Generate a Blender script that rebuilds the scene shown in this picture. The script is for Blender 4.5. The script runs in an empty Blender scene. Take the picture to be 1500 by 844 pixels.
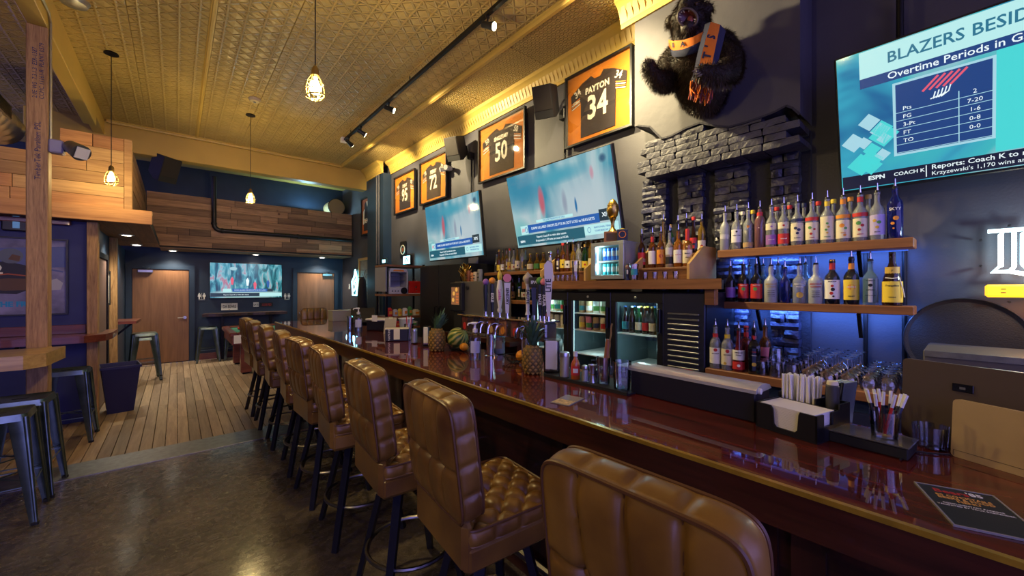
import bpy, math, random
from mathutils import Matrix, Vector
R = math.radians
sc = bpy.context.scene
COL = sc.collection
random.seed(7)

# ------------------------------------------------------------ camera, world, exposure
F, CX, CY, CH, YAW = 574.0, 750.0, 422.0, 1.62, R(40.6)      # focal length in pixels of the 1500 x 844 frame
SY, CYW = math.sin(YAW), math.cos(YAW)
cam_d = bpy.data.cameras.new('camera')
cam = bpy.data.objects.new('camera', cam_d)
COL.objects.link(cam)
cam.location = (0, 0, CH)
cam.rotation_euler = (R(90), 0, -YAW)
cam_d.sensor_width = 36
cam_d.lens = F / 1500 * 36
cam_d.clip_start = 0.02
sc.camera = cam
sc.view_settings.view_transform = 'Standard'
sc.view_settings.look = 'None'
sc.view_settings.exposure = 1.1
sc.view_settings.gamma = 1.0
sc.view_settings.use_curve_mapping = False
sc.cycles.use_denoising = True
sc.cycles.max_bounces = 8
sc.cycles.transparent_max_bounces = 24
sc.cycles.caustics_reflective = False
sc.cycles.caustics_refractive = False
sc.cycles.sample_clamp_indirect = 4
world = bpy.data.worlds.new('evening')
sc.world = world
world.use_nodes = True
world.node_tree.nodes['Background'].inputs[0].default_value = (0.34, 0.30, 0.95, 1)   # dusk coming in through the open shop front
world.node_tree.nodes['Background'].inputs[1].default_value = 1.15

def lamp(name, kind, loc, energy, color, size=0.05, aim=None, spot=60, blend=0.6, sy=None):
    d = bpy.data.lights.new(name, kind)
    d.energy = energy
    d.color = color
    if kind == 'AREA':
        d.size = size
        if sy:
            d.shape = 'RECTANGLE'; d.size_y = sy
    else:
        d.shadow_soft_size = size
    if kind == 'SPOT':
        d.spot_size = R(spot); d.spot_blend = blend
    o = bpy.data.objects.new(name, d)
    COL.objects.link(o)
    o.location = loc
    if aim is not None:
        o.rotation_euler = (Vector(aim) - Vector(loc)).to_track_quat('-Z', 'Y').to_euler()
    return o

# pixel of the photograph -> point on a plane of the room
def ray(px, py):
    l = (px - CX) / F
    return Vector((SY + CYW * l, CYW - SY * l, -(py - CY) / F))
def PX(px, py, X):
    r = ray(px, py); k = X / r.x
    return Vector((X, r.y * k, CH + r.z * k))
def PY(px, py, Y):
    r = ray(px, py); k = Y / r.y
    return Vector((r.x * k, Y, CH + r.z * k))
def PZ(px, py, z):
    r = ray(px, py); k = (z - CH) / r.z
    return Vector((r.x * k, r.y * k, z))
def mpp(p):                                    # metres per photograph pixel at a point
    return (SY * p[0] + CYW * p[1]) / F

# ------------------------------------------------------------ materials
MATS = {}
def nodes_of(name):
    m = bpy.data.materials.new(name)
    m.use_nodes = True
    return m, m.node_tree, m.node_tree.nodes['Principled BSDF']
def node(nt, kind, **kw):
    n = nt.nodes.new(kind)
    for k, v in kw.items():
        if k.startswith('i_'):
            n.inputs[int(k[2:]) if k[2:].isdigit() else k[2:]].default_value = v
        else:
            setattr(n, k, v)
    return n
def rgba(c):
    return (c[0], c[1], c[2], 1)
def coords(nt, kind='Object', scale=(1, 1, 1), rnd=False, rot=(0, 0, 0)):
    tc = node(nt, 'ShaderNodeTexCoord')
    mp = node(nt, 'ShaderNodeMapping')
    mp.inputs['Scale'].default_value = scale
    mp.inputs['Rotation'].default_value = rot
    nt.links.new(tc.outputs[kind], mp.inputs[0])
    if rnd:
        oi = node(nt, 'ShaderNodeObjectInfo')
        ml = node(nt, 'ShaderNodeMath', operation='MULTIPLY', i_1=37.0)
        nt.links.new(oi.outputs['Random'], ml.inputs[0])
        nt.links.new(ml.outputs[0], mp.inputs['Location'])
    return mp.outputs[0]
def ramp(nt, fac, stops, interp='LINEAR'):
    r = node(nt, 'ShaderNodeValToRGB')
    r.color_ramp.interpolation = interp
    el = r.color_ramp.elements
    while len(el) < len(stops):
        el.new(0.5)
    for e, (p, c) in zip(el, stops):
        e.position = p; e.color = rgba(c)
    nt.links.new(fac, r.inputs[0])
    return r.outputs[0]
def mixc(nt, fac, a, b, mode='MIX'):
    m = node(nt, 'ShaderNodeMix', data_type='RGBA', blend_type=mode)
    for s, v in ((m.inputs[0], fac), (m.inputs[6], a), (m.inputs[7], b)):
        if hasattr(v, 'links'):
            nt.links.new(v, s)
        else:
            s.default_value = v if isinstance(v, (int, float)) else rgba(v)
    return m.outputs[2]
def mth(nt, op, a, b=0.0, c=0.0):
    n = node(nt, 'ShaderNodeMath', operation=op)
    for i, v in enumerate((a, b, c)):
        if hasattr(v, 'links'):
            nt.links.new(v, n.inputs[i])
        else:
            n.inputs[i].default_value = v
    return n.outputs[0]
def bump(nt, b, h, strength=0.4, dist=0.01):
    n = node(nt, 'ShaderNodeBump')
    n.inputs['Strength'].default_value = strength
    n.inputs['Distance'].default_value = dist
    nt.links.new(h, n.inputs['Height'])
    nt.links.new(n.outputs[0], b.inputs['Normal'])

def M(name, col=(.5, .5, .5), rough=.5, metal=0.0, emit=None, es=1.0, trans=0.0, ior=1.45, coat=0.0,
      vary=0.0, vs=6.0, bmp=0.0, bs=60.0, rnd=0.0, spec=None):
    if name in MATS:
        return MATS[name]
    m, nt, b = nodes_of(name)
    b.inputs['Base Color'].default_value = rgba(col)
    b.inputs['Roughness'].default_value = rough
    b.inputs['Metallic'].default_value = metal
    b.inputs['Transmission Weight'].default_value = trans
    b.inputs['IOR'].default_value = ior
    b.inputs['Coat Weight'].default_value = coat
    b.inputs['Coat Roughness'].default_value = 0.05
    if spec is not None:
        b.inputs['Specular IOR Level'].default_value = spec
    if emit:
        b.inputs['Emission Color'].default_value = rgba(emit)
        b.inputs['Emission Strength'].default_value = es
    if vary or rnd:
        c = None
        if vary:
            n = node(nt, 'ShaderNodeTexNoise', i_Scale=vs, i_Detail=5.0)
            nt.links.new(coords(nt, rnd=True), n.inputs['Vector'])
            c = ramp(nt, n.outputs[0], [(.3, [x * (1 - vary) for x in col]), (.7, [min(1, x * (1 + vary)) for x in col])])
        if rnd:
            oi = node(nt, 'ShaderNodeObjectInfo')
            t = mth(nt, 'MULTIPLY_ADD', oi.outputs['Random'], 2 * rnd, 1 - rnd)
            c = mixc(nt, 1.0, c if c is not None else col, t, 'MULTIPLY')
        nt.links.new(c, b.inputs['Base Color'])
    if bmp:
        n = node(nt, 'ShaderNodeTexNoise', i_Scale=bs, i_Detail=4.0)
        nt.links.new(coords(nt), n.inputs['Vector'])
        bump(nt, b, n.outputs[0], bmp)
    MATS[name] = m
    return m

def wood(name, c1, c2, axis=0, rough=.5, grain=14.0, tint=.35, coat=0.0, hue=None, bmp=.15, knots=0.0, spec=None):
    m, nt, b = nodes_of(name)
    s = [grain, grain, grain]; s[axis] = grain * .07
    v = coords(nt, scale=s, rnd=True)
    n = node(nt, 'ShaderNodeTexNoise', i_Scale=1.6, i_Detail=7.0, i_Distortion=1.2)
    nt.links.new(v, n.inputs['Vector'])
    n2 = node(nt, 'ShaderNodeTexNoise', i_Scale=9.0, i_Detail=3.0)
    nt.links.new(v, n2.inputs['Vector'])
    f = mth(nt, 'MULTIPLY_ADD', n2.outputs[0], .35, mth(nt, 'MULTIPLY', n.outputs[0], .75))
    c = ramp(nt, f, [(.33, c1), (.68, c2)])
    if knots:
        vo = node(nt, 'ShaderNodeTexVoronoi', i_Scale=knots)
        nt.links.new(coords(nt, rnd=True), vo.inputs['Vector'])
        k = ramp(nt, vo.outputs['Distance'], [(.03, (.25, .16, .1)), (.07, (1, 1, 1))])
        c = mixc(nt, 1.0, c, k, 'MULTIPLY')
    oi = node(nt, 'ShaderNodeObjectInfo')
    if hue:
        w = node(nt, 'ShaderNodeTexWhiteNoise', noise_dimensions='1D')
        nt.links.new(oi.outputs['Random'], w.inputs['W'])
        c = mixc(nt, mth(nt, 'MULTIPLY', w.outputs[0], .75), c, mixc(nt, 1.0, c, hue, 'MULTIPLY'))
    t = mth(nt, 'MULTIPLY_ADD', oi.outputs['Random'], 2 * tint, 1 - tint)
    c = mixc(nt, 1.0, c, t, 'MULTIPLY')
    nt.links.new(c, b.inputs['Base Color'])
    b.inputs['Roughness'].default_value = rough
    b.inputs['Coat Weight'].default_value = coat
    b.inputs['Coat Roughness'].default_value = .03
    if spec is not None:
        b.inputs['Specular IOR Level'].default_value = spec
    if bmp:
        bump(nt, b, f, bmp, .004)
    MATS[name] = m
    return m

def thin_glass(name, tint=(1, 1, 1), refl=(.9, .95, 1), rough=.03, base=.06, gain=.75):
    m = bpy.data.materials.new(name)
    m.use_nodes = True
    nt = m.node_tree
    nt.nodes.remove(nt.nodes['Principled BSDF'])
    out = nt.nodes['Material Output']
    tr = node(nt, 'ShaderNodeBsdfTransparent'); tr.inputs[0].default_value = rgba(tint)
    gl = node(nt, 'ShaderNodeBsdfGlossy'); gl.inputs[0].default_value = rgba(refl); gl.inputs[1].default_value = rough
    lw = node(nt, 'ShaderNodeLayerWeight'); lw.inputs[0].default_value = .3
    fac = mth(nt, 'MULTIPLY_ADD', lw.outputs['Fresnel'], gain, base)
    mx = node(nt, 'ShaderNodeMixShader')
    nt.links.new(fac, mx.inputs[0]); nt.links.new(tr.outputs[0], mx.inputs[1]); nt.links.new(gl.outputs[0], mx.inputs[2])
    nt.links.new(mx.outputs[0], out.inputs[0])
    MATS[name] = m
    return m

# ------------------------------------------------------------ mesh builder
class MB:
    def __init__(s):
        s.v, s.f, s.m = [], [], []
    def add(s, vs, fs, m=0, T=None):
        o = len(s.v)
        s.v += [tuple(T @ Vector(p)) if T is not None else tuple(p) for p in vs]
        for f in fs:
            s.f.append([i + o for i in f]); s.m.append(m)
        return s
    def box(s, x0, x1, y0, y1, z0, z1, m=0, b=0.0, T=None):
        if b <= 0:
            vs = [(x, y, z) for x in (x0, x1) for y in (y0, y1) for z in (z0, z1)]
            fs = [(0, 1, 3, 2), (4, 6, 7, 5), (0, 4, 5, 1), (2, 3, 7, 6), (0, 2, 6, 4), (1, 5, 7, 3)]
            return s.add(vs, fs, m, T)
        b = min(b, (x1 - x0) * .49, (y1 - y0) * .49, (z1 - z0) * .49)
        vs = []; idx = {}
        for i, x in enumerate((x0, x1)):
            for j, y in enumerate((y0, y1)):
                for k, z in enumerate((z0, z1)):
                    sx, sy, sz = (1 - 2 * i) * b, (1 - 2 * j) * b, (1 - 2 * k) * b
                    idx[i, j, k, 0] = len(vs); vs.append((x, y + sy, z + sz))
                    idx[i, j, k, 1] = len(vs); vs.append((x + sx, y, z + sz))
                    idx[i, j, k, 2] = len(vs); vs.append((x + sx, y + sy, z))
        fs = []
        q = ((0, 0), (1, 0), (1, 1), (0, 1))
        for e in (0, 1):
            fs.append([idx[e, a, c, 0] for a, c in q]); fs.append([idx[a, e, c, 1] for a, c in q]); fs.append([idx[a, c, e, 2] for a, c in q])
        for a in (0, 1):
            for c in (0, 1):
                fs.append([idx[0, a, c, 1], idx[1, a, c, 1], idx[1, a, c, 2], idx[0, a, c, 2]])
                fs.append([idx[a, 0, c, 0], idx[a, 1, c, 0], idx[a, 1, c, 2], idx[a, 0, c, 2]])
                fs.append([idx[a, c, 0, 0], idx[a, c, 1, 0], idx[a, c, 1, 1], idx[a, c, 0, 1]])
                for k in (0, 1):
                    fs.append([idx[a, c, k, 0], idx[a, c, k, 1], idx[a, c, k, 2]])
        return s.add(vs, fs, m, T)
    def lathe(s, prof, n=16, m=0, T=None, sq=0.0, caps=True):
        vs, fs = [], []
        for r, z in prof:
            for i in range(n):
                a = 2 * math.pi * i / n
                k = 1.0
                if sq:
                    k = 1 / (abs(math.cos(a)) ** sq + abs(math.sin(a)) ** sq) ** (1 / sq)
                vs.append((r * k * math.cos(a), r * k * math.sin(a), z))
        for j in range(len(prof) - 1):
            for i in range(n):
                fs.append((j * n + i, j * n + (i + 1) % n, (j + 1) * n + (i + 1) % n, (j + 1) * n + i))
        if caps:
            if prof[0][0] > 1e-4: fs.append(list(range(n))[::-1])
            if prof[-1][0] > 1e-4: fs.append([(len(prof) - 1) * n + i for i in range(n)])
        return s.add(vs, fs, m, T)
    def cyl(s, p, q, r, r2=None, n=12, m=0):
        p, q = Vector(p), Vector(q); d = q - p
        T = Matrix.Translation(p) @ d.to_track_quat('Z', 'Y').to_matrix().to_4x4()
        return s.lathe([(r, 0), (r if r2 is None else r2, d.length)], n, m, T)
    def bar(s, p, q, w, h=None, w2=None, h2=None, m=0, up='Y'):
        p, q = Vector(p), Vector(q); d = q - p
        T = Matrix.Translation(p) @ d.to_track_quat('Z', up).to_matrix().to_4x4()
        h = h or w; w2 = w2 or w; h2 = h2 or (h if w2 == w else h * w2 / w); L = d.length
        vs = [(sx * a / 2, sy * b / 2, z) for z, a, b in ((0, w, h), (L, w2, h2)) for sx, sy in ((-1, -1), (1, -1), (1, 1), (-1, 1))]
        return s.add(vs, [(3, 2, 1, 0), (4, 5, 6, 7), (0, 1, 5, 4), (1, 2, 6, 5), (2, 3, 7, 6), (3, 0, 4, 7)], m, T)
    def tube(s, path, r, n=8, m=0, closed=False, rs=None):
        P = [Vector(p) for p in path]; K = len(P)
        vs, fs = [], []
        up = None
        for i, p in enumerate(P):
            a = P[(i - 1) % K] if closed or i else P[0]
            b = P[(i + 1) % K] if closed or i < K - 1 else P[-1]
            t = (b - a).normalized() if (b - a).length > 1e-9 else Vector((0, 0, 1))
            if up is None:
                up = t.orthogonal().normalized()
            up = (up - t * up.dot(t))
            up = up.normalized() if up.length > 1e-6 else t.orthogonal().normalized()
            w = t.cross(up)
            rr = rs[i] if rs else r
            for k in range(n):
                c = 2 * math.pi * k / n
                vs.append(p + (up * math.cos(c) + w * math.sin(c)) * rr)
        for i in range(K if closed else K - 1):
            for k in range(n):
                j = (i + 1) % K
                fs.append((i * n + k, i * n + (k + 1) % n, j * n + (k + 1) % n, j * n + k))
        if not closed:
            fs.append(list(range(n))[::-1]); fs.append([(K - 1) * n + k for k in range(n)])
        return s.add(vs, fs, m)
    def prism(s, poly, z0, z1, m=0, T=None):
        n = len(poly)
        vs = [(x, y, z0) for x, y in poly] + [(x, y, z1) for x, y in poly]
        fs = [list(range(n))[::-1], list(range(n, 2 * n))] + [(i, (i + 1) % n, n + (i + 1) % n, n + i) for i in range(n)]
        return s.add(vs, fs, m, T)
    def ball(s, c, rx, ry=None, rz=None, n=12, k=8, m=0, T=None):
        ry = ry or rx; rz = rz or rx
        vs, fs = [(c[0], c[1], c[2] - rz)], []
        for j in range(1, k):
            t = math.pi * j / k
            for i in range(n):
                a = 2 * math.pi * i / n
                vs.append((c[0] + rx * math.sin(t) * math.cos(a), c[1] + ry * math.sin(t) * math.sin(a), c[2] - rz * math.cos(t)))
        vs.append((c[0], c[1], c[2] + rz))
        for i in range(n):
            fs.append((0, 1 + (i + 1) % n, 1 + i))
            for j in range(k - 2):
                a = 1 + j * n
                fs.append((a + i, a + (i + 1) % n, a + n + (i + 1) % n, a + n + i))
            fs.append((1 + (k - 2) * n + i, 1 + (k - 2) * n + (i + 1) % n, len(vs) - 1))
        return s.add(vs, fs, m, T)
    def text(s, t, size, T=None, m=0, align='CENTER', ext=.0006, bold=0.0, sx=1.0, wrap=None):
        cu = bpy.data.curves.new('t', 'FONT')
        cu.body = t; cu.size = size; cu.align_x = align; cu.align_y = 'CENTER'
        cu.extrude = ext; cu.offset = bold; cu.resolution_u = 2
        ob = bpy.data.objects.new('t', cu)
        me = ob.to_mesh()
        vs = [Vector((v.co.x * sx, v.co.y, v.co.z)) for v in me.vertices]
        if wrap:                                   # bend round a vertical cylinder of this radius (label lettering)
            vs = [Vector(((wrap + v.z) * math.sin(v.x / wrap), v.y, (wrap + v.z) * math.cos(v.x / wrap))) for v in vs]
        fs = [list(p.vertices) for p in me.polygons]
        ob.to_mesh_clear()
        bpy.data.objects.remove(ob); bpy.data.curves.remove(cu)
        return s.add(vs, fs, m, T)
    def mesh(s, name, mats, smooth=35):
        me = bpy.data.meshes.new(name)
        me.from_pydata(s.v, [], s.f)
        for x in (mats if isinstance(mats, (list, tuple)) else [mats]):
            me.materials.append(x if not isinstance(x, str) else MATS[x])
        me.polygons.foreach_set('material_index', s.m)
        if smooth:
            me.shade_smooth()
            if smooth < 180:
                me.set_sharp_from_angle(angle=R(smooth))
        me.update()
        return me
    def build(s, name, mats, parent=None, smooth=35, loc=None):
        return obj(name, s.mesh(name, mats, smooth), parent, loc)

def obj(name, me, parent=None, loc=None):
    o = bpy.data.objects.new(name, me)
    COL.objects.link(o)
    o.parent = parent
    if loc is not None:
        o.location = loc
    return o
def tag(o, label, cat, group=None):
    o['label'] = label; o['category'] = cat
    if group: o['group'] = group
    return o
def struct(o, label=None):
    o['kind'] = 'structure'
    if label: o['label'] = label
    return o
def thing(name, label, cat, T=(0, 0, 0), group=None, rz=0.0):
    o = bpy.data.objects.new(name, None)
    COL.objects.link(o)
    o.empty_display_size = .05
    if isinstance(T, Matrix):
        o.matrix_world = T
    else:
        o.location = T; o.rotation_euler = (0, 0, rz)
    return tag(o, label, cat, group)
def dup(root, loc=None, rz=None, label=None, group=None, T=None):
    r = root.copy(); COL.objects.link(r)
    if T is not None: r.matrix_world = T
    if loc is not None: r.location = loc
    if rz is not None: r.rotation_euler = (0, 0, rz)
    if label: r['label'] = label
    if group: r['group'] = group
    for ch in KIDS(root):
        c = ch.copy(); COL.objects.link(c); c.parent = r
        for g in KIDS(ch):
            d = g.copy(); COL.objects.link(d); d.parent = c
    return r
def KIDS(o):
    return [x for x in COL.objects if x.parent == o]
def basis(o, u, v):                              # local x = u, y = v, z = out of the wall
    u, v = Vector(u).normalized(), Vector(v).normalized()
    n = u.cross(v)
    T = Matrix((u, v, n)).transposed().to_4x4()
    T.translation = Vector(o)
    return T
def on_right(o, tilt=0.0, turn=0.0):             # a face that looks back from the bar wall into the room
    return basis(o, (0, -1, 0), (0, 0, 1)) @ Matrix.Rotation(turn, 4, 'Y') @ Matrix.Rotation(tilt, 4, 'X')
def on_back(o):
    return basis(o, (1, 0, 0), (0, 0, 1))
def toward(p):                                   # heading from a point to the viewer
    return math.atan2(-p[1], -p[0])

# ------------------------------------------------------------ shared materials
def tin(name, col, cell, kind):
    m, nt, b = nodes_of(name)
    tc = node(nt, 'ShaderNodeTexCoord')
    sx = node(nt, 'ShaderNodeSeparateXYZ')
    nt.links.new(tc.outputs['Object'], sx.inputs[0])
    x = mth(nt, 'DIVIDE', sx.outputs[0], cell); y = mth(nt, 'DIVIDE', sx.outputs[1], cell)
    tri = lambda a: mth(nt, 'ABSOLUTE', mth(nt, 'SUBTRACT', mth(nt, 'FRACT', mth(nt, 'ADD', a, 50.0)), .5))
    if kind == 'diamond':
        a = mth(nt, 'MINIMUM', tri(x), tri(y))
        d = mth(nt, 'MINIMUM', tri(mth(nt, 'ADD', x, y)), tri(mth(nt, 'SUBTRACT', x, y)))
        h = ramp(nt, mth(nt, 'MINIMUM', a, d), [(0, (1, 1, 1)), (.07, (.75, .75, .75)), (.12, (0, 0, 0)), (.5, (.25, .25, .25))])
    else:
        r = mth(nt, 'SQRT', mth(nt, 'ADD', mth(nt, 'POWER', tri(x), 2.0), mth(nt, 'POWER', tri(y), 2.0)))
        h = ramp(nt, r, [(0, (.1, .1, .1)), (.2, (.2, .2, .2)), (.3, (1, 1, 1)), (.42, (.9, .9, .9)), (.5, (0, 0, 0))])
    n = node(nt, 'ShaderNodeTexNoise', i_Scale=3.0, i_Detail=6.0)
    nt.links.new(tc.outputs['Object'], n.inputs['Vector'])
    c = ramp(nt, n.outputs[0], [(.3, [v * .88 for v in col]), (.7, [min(1, v * 1.1) for v in col])])
    oi = node(nt, 'ShaderNodeObjectInfo')
    c = mixc(nt, 1.0, c, mth(nt, 'MULTIPLY_ADD', oi.outputs['Random'], .12, .94), 'MULTIPLY')
    nt.links.new(c, b.inputs['Base Color'])
    b.inputs['Roughness'].default_value = .42
    bump(nt, b, h, 1.0, .02 if kind == 'diamond' else .03)
    MATS[name] = m
    return m

CEIL = (.50, .36, .115)
tin('tin_field', CEIL, .1525, 'diamond')
tin('tin_border', CEIL, .061, 'ring')
M('yellow_paint', (.55, .375, .085), .45, vary=.08, vs=2)
M('navy_wall', (.014, .030, .062), .5, vary=.15, vs=3, bmp=.08, bs=90)
M('charcoal_wall', (.062, .060, .078), .55, vary=.12, vs=2.5, bmp=.1, bs=70)
M('blue_wall', (.022, .030, .145), .5, vary=.1, vs=3, bmp=.06, bs=90)
M('stucco', (.062, .060, .072), .6, vary=.12, vs=3, bmp=.25, bs=14)
M('dark_brick', (.042, .044, .078), .30, vary=.5, vs=18, bmp=1.0, bs=34, rnd=.35)
M('lintel_brick', (.048, .048, .066), .5, vary=.3, vs=12, bmp=.9, bs=34, rnd=.15)
M('mortar', (.022, .022, .034), .75, bmp=.6, bs=40)
M('black_metal', (.012, .012, .014), .4, metal=.6)
M('black_plastic', (.010, .010, .012), .38)
M('matte_black', (.008, .008, .010), .7)
M('steel', (.52, .53, .55), .28, metal=1)
M('dull_steel', (.30, .31, .33), .4, metal=1, vary=.2, vs=20)
M('chrome', (.8, .82, .85), .08, metal=1)
M('white_plastic', (.72, .72, .70), .4)
M('white_print', (.80, .79, .74), .6)
M('pale_print', (.82, .76, .60), .6)
M('black_print', (.012, .012, .014), .6)
M('red_print', (.45, .03, .025), .55)
M('blue_print', (.02, .09, .40), .5)
M('orange_print', (.80, .23, .015), .55)
M('brass', (.62, .40, .07), .25, metal=.9)
M('gold', (.55, .36, .09), .3, metal=1, vary=.25, vs=8)
M('paper', (.78, .76, .72), .7, bmp=.05, bs=60)
M('concrete_joint', (.05, .045, .04), .8)
wood('plank_light', (.40, .22, .085), (.62, .40, .17), 0, .6, 10, .22, hue=(1.05, .72, .62), knots=2.2)
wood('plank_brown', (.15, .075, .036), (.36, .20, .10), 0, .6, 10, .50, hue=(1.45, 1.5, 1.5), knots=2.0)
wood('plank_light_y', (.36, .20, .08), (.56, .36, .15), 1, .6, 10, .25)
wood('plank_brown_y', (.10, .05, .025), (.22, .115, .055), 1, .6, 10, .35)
wood('floor_oak', (.19, .132, .085), (.37, .275, .185), 1, .42, 9, .26, hue=(.92, .86, .90), bmp=.2)
wood('door_oak', (.145, .065, .030), (.245, .115, .055), 2, .45, 5, .03, bmp=.1)
wood('post_wood', (.20, .095, .035), (.52, .31, .13), 2, .6, 26, .03, bmp=.4)
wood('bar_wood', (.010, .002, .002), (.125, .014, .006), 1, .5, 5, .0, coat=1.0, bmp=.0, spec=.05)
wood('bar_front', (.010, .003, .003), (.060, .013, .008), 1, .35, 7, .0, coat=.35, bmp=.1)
wood('shelf_wood', (.13, .045, .015), (.28, .115, .040), 1, .45, 9, .12, bmp=.15, knots=2.5)
wood('shelf_wood_x', (.13, .045, .015), (.28, .115, .040), 0, .45, 9, .12, bmp=.15)
wood('red_wood', (.085, .018, .010), (.20, .050, .026), 0, .3, 9, .06, coat=.3)
wood('pine_slab', (.34, .20, .06), (.55, .36, .12), 0, .35, 9, .05, coat=.4)
thin_glass('clear_glass')
thin_glass('frame_glass', refl=(1, 1, 1), rough=.02, base=.015, gain=.35)

# concrete with worn polish and cracks
m, nt, b = nodes_of('concrete')
n1 = node(nt, 'ShaderNodeTexNoise', i_Scale=1.3, i_Detail=9.0, i_Roughness=.65)
n2 = node(nt, 'ShaderNodeTexNoise', i_Scale=17.0, i_Detail=8.0, i_Roughness=.7)
vo = node(nt, 'ShaderNodeTexVoronoi', feature='DISTANCE_TO_EDGE', i_Scale=.75)
cc = coords(nt)
wv = node(nt, 'ShaderNodeTexNoise', i_Scale=2.2, i_Detail=6.0)
nt.links.new(cc, wv.inputs['Vector'])
dm = mixc(nt, .22, cc, wv.outputs['Color'])
for q in (n1, n2):
    nt.links.new(cc, q.inputs['Vector'])
nt.links.new(dm, vo.inputs['Vector'])
crack = ramp(nt, vo.outputs['Distance'], [(0, (0, 0, 0)), (.008, (1, 1, 1))])
base = ramp(nt, n1.outputs[0], [(.30, (.035, .028, .026)), (.5, (.095, .078, .066)), (.70, (.19, .155, .12))])
fine = ramp(nt, n2.outputs[0], [(.35, (.45, .42, .42)), (.6, (1, 1, 1)), (.72, (1.0, 1.0, 1.0))])
c = mixc(nt, 1.0, base, fine, 'MULTIPLY')
c = mixc(nt, 1.0, c, mixc(nt, crack, (.25, .25, .25), (1, 1, 1)), 'MULTIPLY')
nt.links.new(c, b.inputs['Base Color'])
nt.links.new(ramp(nt, n2.outputs[0], [(.35, (.40, .40, .40)), (.65, (.16, .16, .16))]), b.inputs['Roughness'])
bump(nt, b, mth(nt, 'MULTIPLY_ADD', crack, .25, mth(nt, 'ADD', mth(nt, 'MULTIPLY', n1.outputs[0], 1.5), mth(nt, 'MULTIPLY', n2.outputs[0], .8))), .45, .022)
b.inputs['Coat Weight'].default_value = .6
b.inputs['Coat Roughness'].default_value = .16
MATS['concrete'] = m

# ------------------------------------------------------------ the room shell
XW, YB, ZC, ZS = 3.5, 11.3, 4.3, 2.42        # bar wall, back wall, ceiling, soffit
TH0, TH1 = 4.95, 5.35                        # threshold plate between the two floors
floor = struct(MB().box(-4.2, 3.7, -3.2, TH0, -.12, 0).box(-4.2, 3.7, TH0, 11.5, -.12, -.02).build('floor', 'concrete'), 'worn polished concrete floor with cracks')
struct(MB().box(-4.2, 3.45, TH0, TH1, -.02, .006, b=.003).build('trim_1', 'dull_steel'), 'grey metal threshold plate between concrete and wood floor')
bw, meshes = .098, {}
x = -1.75
while x < 3.4:
    y = TH1 + .002
    first = random.uniform(.8, 2.6)
    while y < YB:
        L = round(min(first if y < TH1 + .01 else random.choice((1.5, 1.9, 2.4, 2.9)), YB - y), 2)
        if L < .12: break
        if L not in meshes:
            meshes[L] = MB().box(0, bw - .005, 0, L - .004, 0, .02, b=.002).mesh('floor_board', 'floor_oak')
        if x < 1.35 or y > 6.9:
            obj('floor_board', meshes[L], floor, (x, y, -.02 + random.uniform(-.0006, .0014)))
        y += L
    x += bw
# ceiling: pressed tin panels nailed up in rows, with mouldings between the fields
ceil = struct(MB().box(-4.2, 3.7, -3.2, 11.5, ZC + .01, ZC + .1).build('ceiling', 'yellow_paint'), 'yellow pressed tin ceiling')
pm = MB().box(.002, .608, .002, 1.218, -.008, .012, b=.004).mesh('tin_panel', 'tin_field')
pb = MB().box(.002, .608, .002, 1.218, -.008, .012, b=.004).mesh('tin_panel', 'tin_border')
for j in range(-2, 8):
    for xx in [.25 - .61 * k for k in range(1, 5)] + [.30 + .61 * k for k in range(0, 4)]:
        if j * 1.22 > -2 and not (xx > 2.05):
            obj('tin_panel', pm, ceil, (xx, j * 1.22 - .35, ZC))
    obj('tin_panel', pb, ceil, (2.80, j * 1.22 - .35, ZC))
fill = MB().box(2.13, 2.70, -3, 9.2, ZC - .006, ZC + .012).build('tin_panel', 'tin_field', ceil)
MB().box(-4.2, -2.2, -3, 11.4, ZC - .006, ZC + .012).build('tin_panel', 'tin_field', ceil)
def moulding(p, q, w=.07, d=.045, name='moulding'):
    p, q = Vector(p), Vector(q); t = (q - p).normalized(); s = t.cross(Vector((0, 0, 1)))
    prof = [(-w / 2, 0), (-w / 2, -d * .35), (-w * .28, -d * .5), (-w * .2, -d), (w * .2, -d), (w * .28, -d * .5), (w / 2, -d * .35), (w / 2, 0)]
    vs = [p + s * a + Vector((0, 0, z)) for a, z in prof] + [q + s * a + Vector((0, 0, z)) for a, z in prof]
    n = len(prof)
    fs = [(i, (i + 1) % n, n + (i + 1) % n, n + i) for i in range(n)] + [list(range(n)), list(range(n, 2 * n))[::-1]]
    return MB().add(vs, fs).build(name, 'yellow_paint', ceil)
moulding((2.75, -2.5, ZC), (2.75, 8.92, ZC), .09, .05)
moulding((.275, -2.5, ZC), (.275, 8.9, ZC), .05, .02)
moulding((-.84, 8.92, ZC), (2.79, 8.92, ZC), .09, .05)
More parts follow.
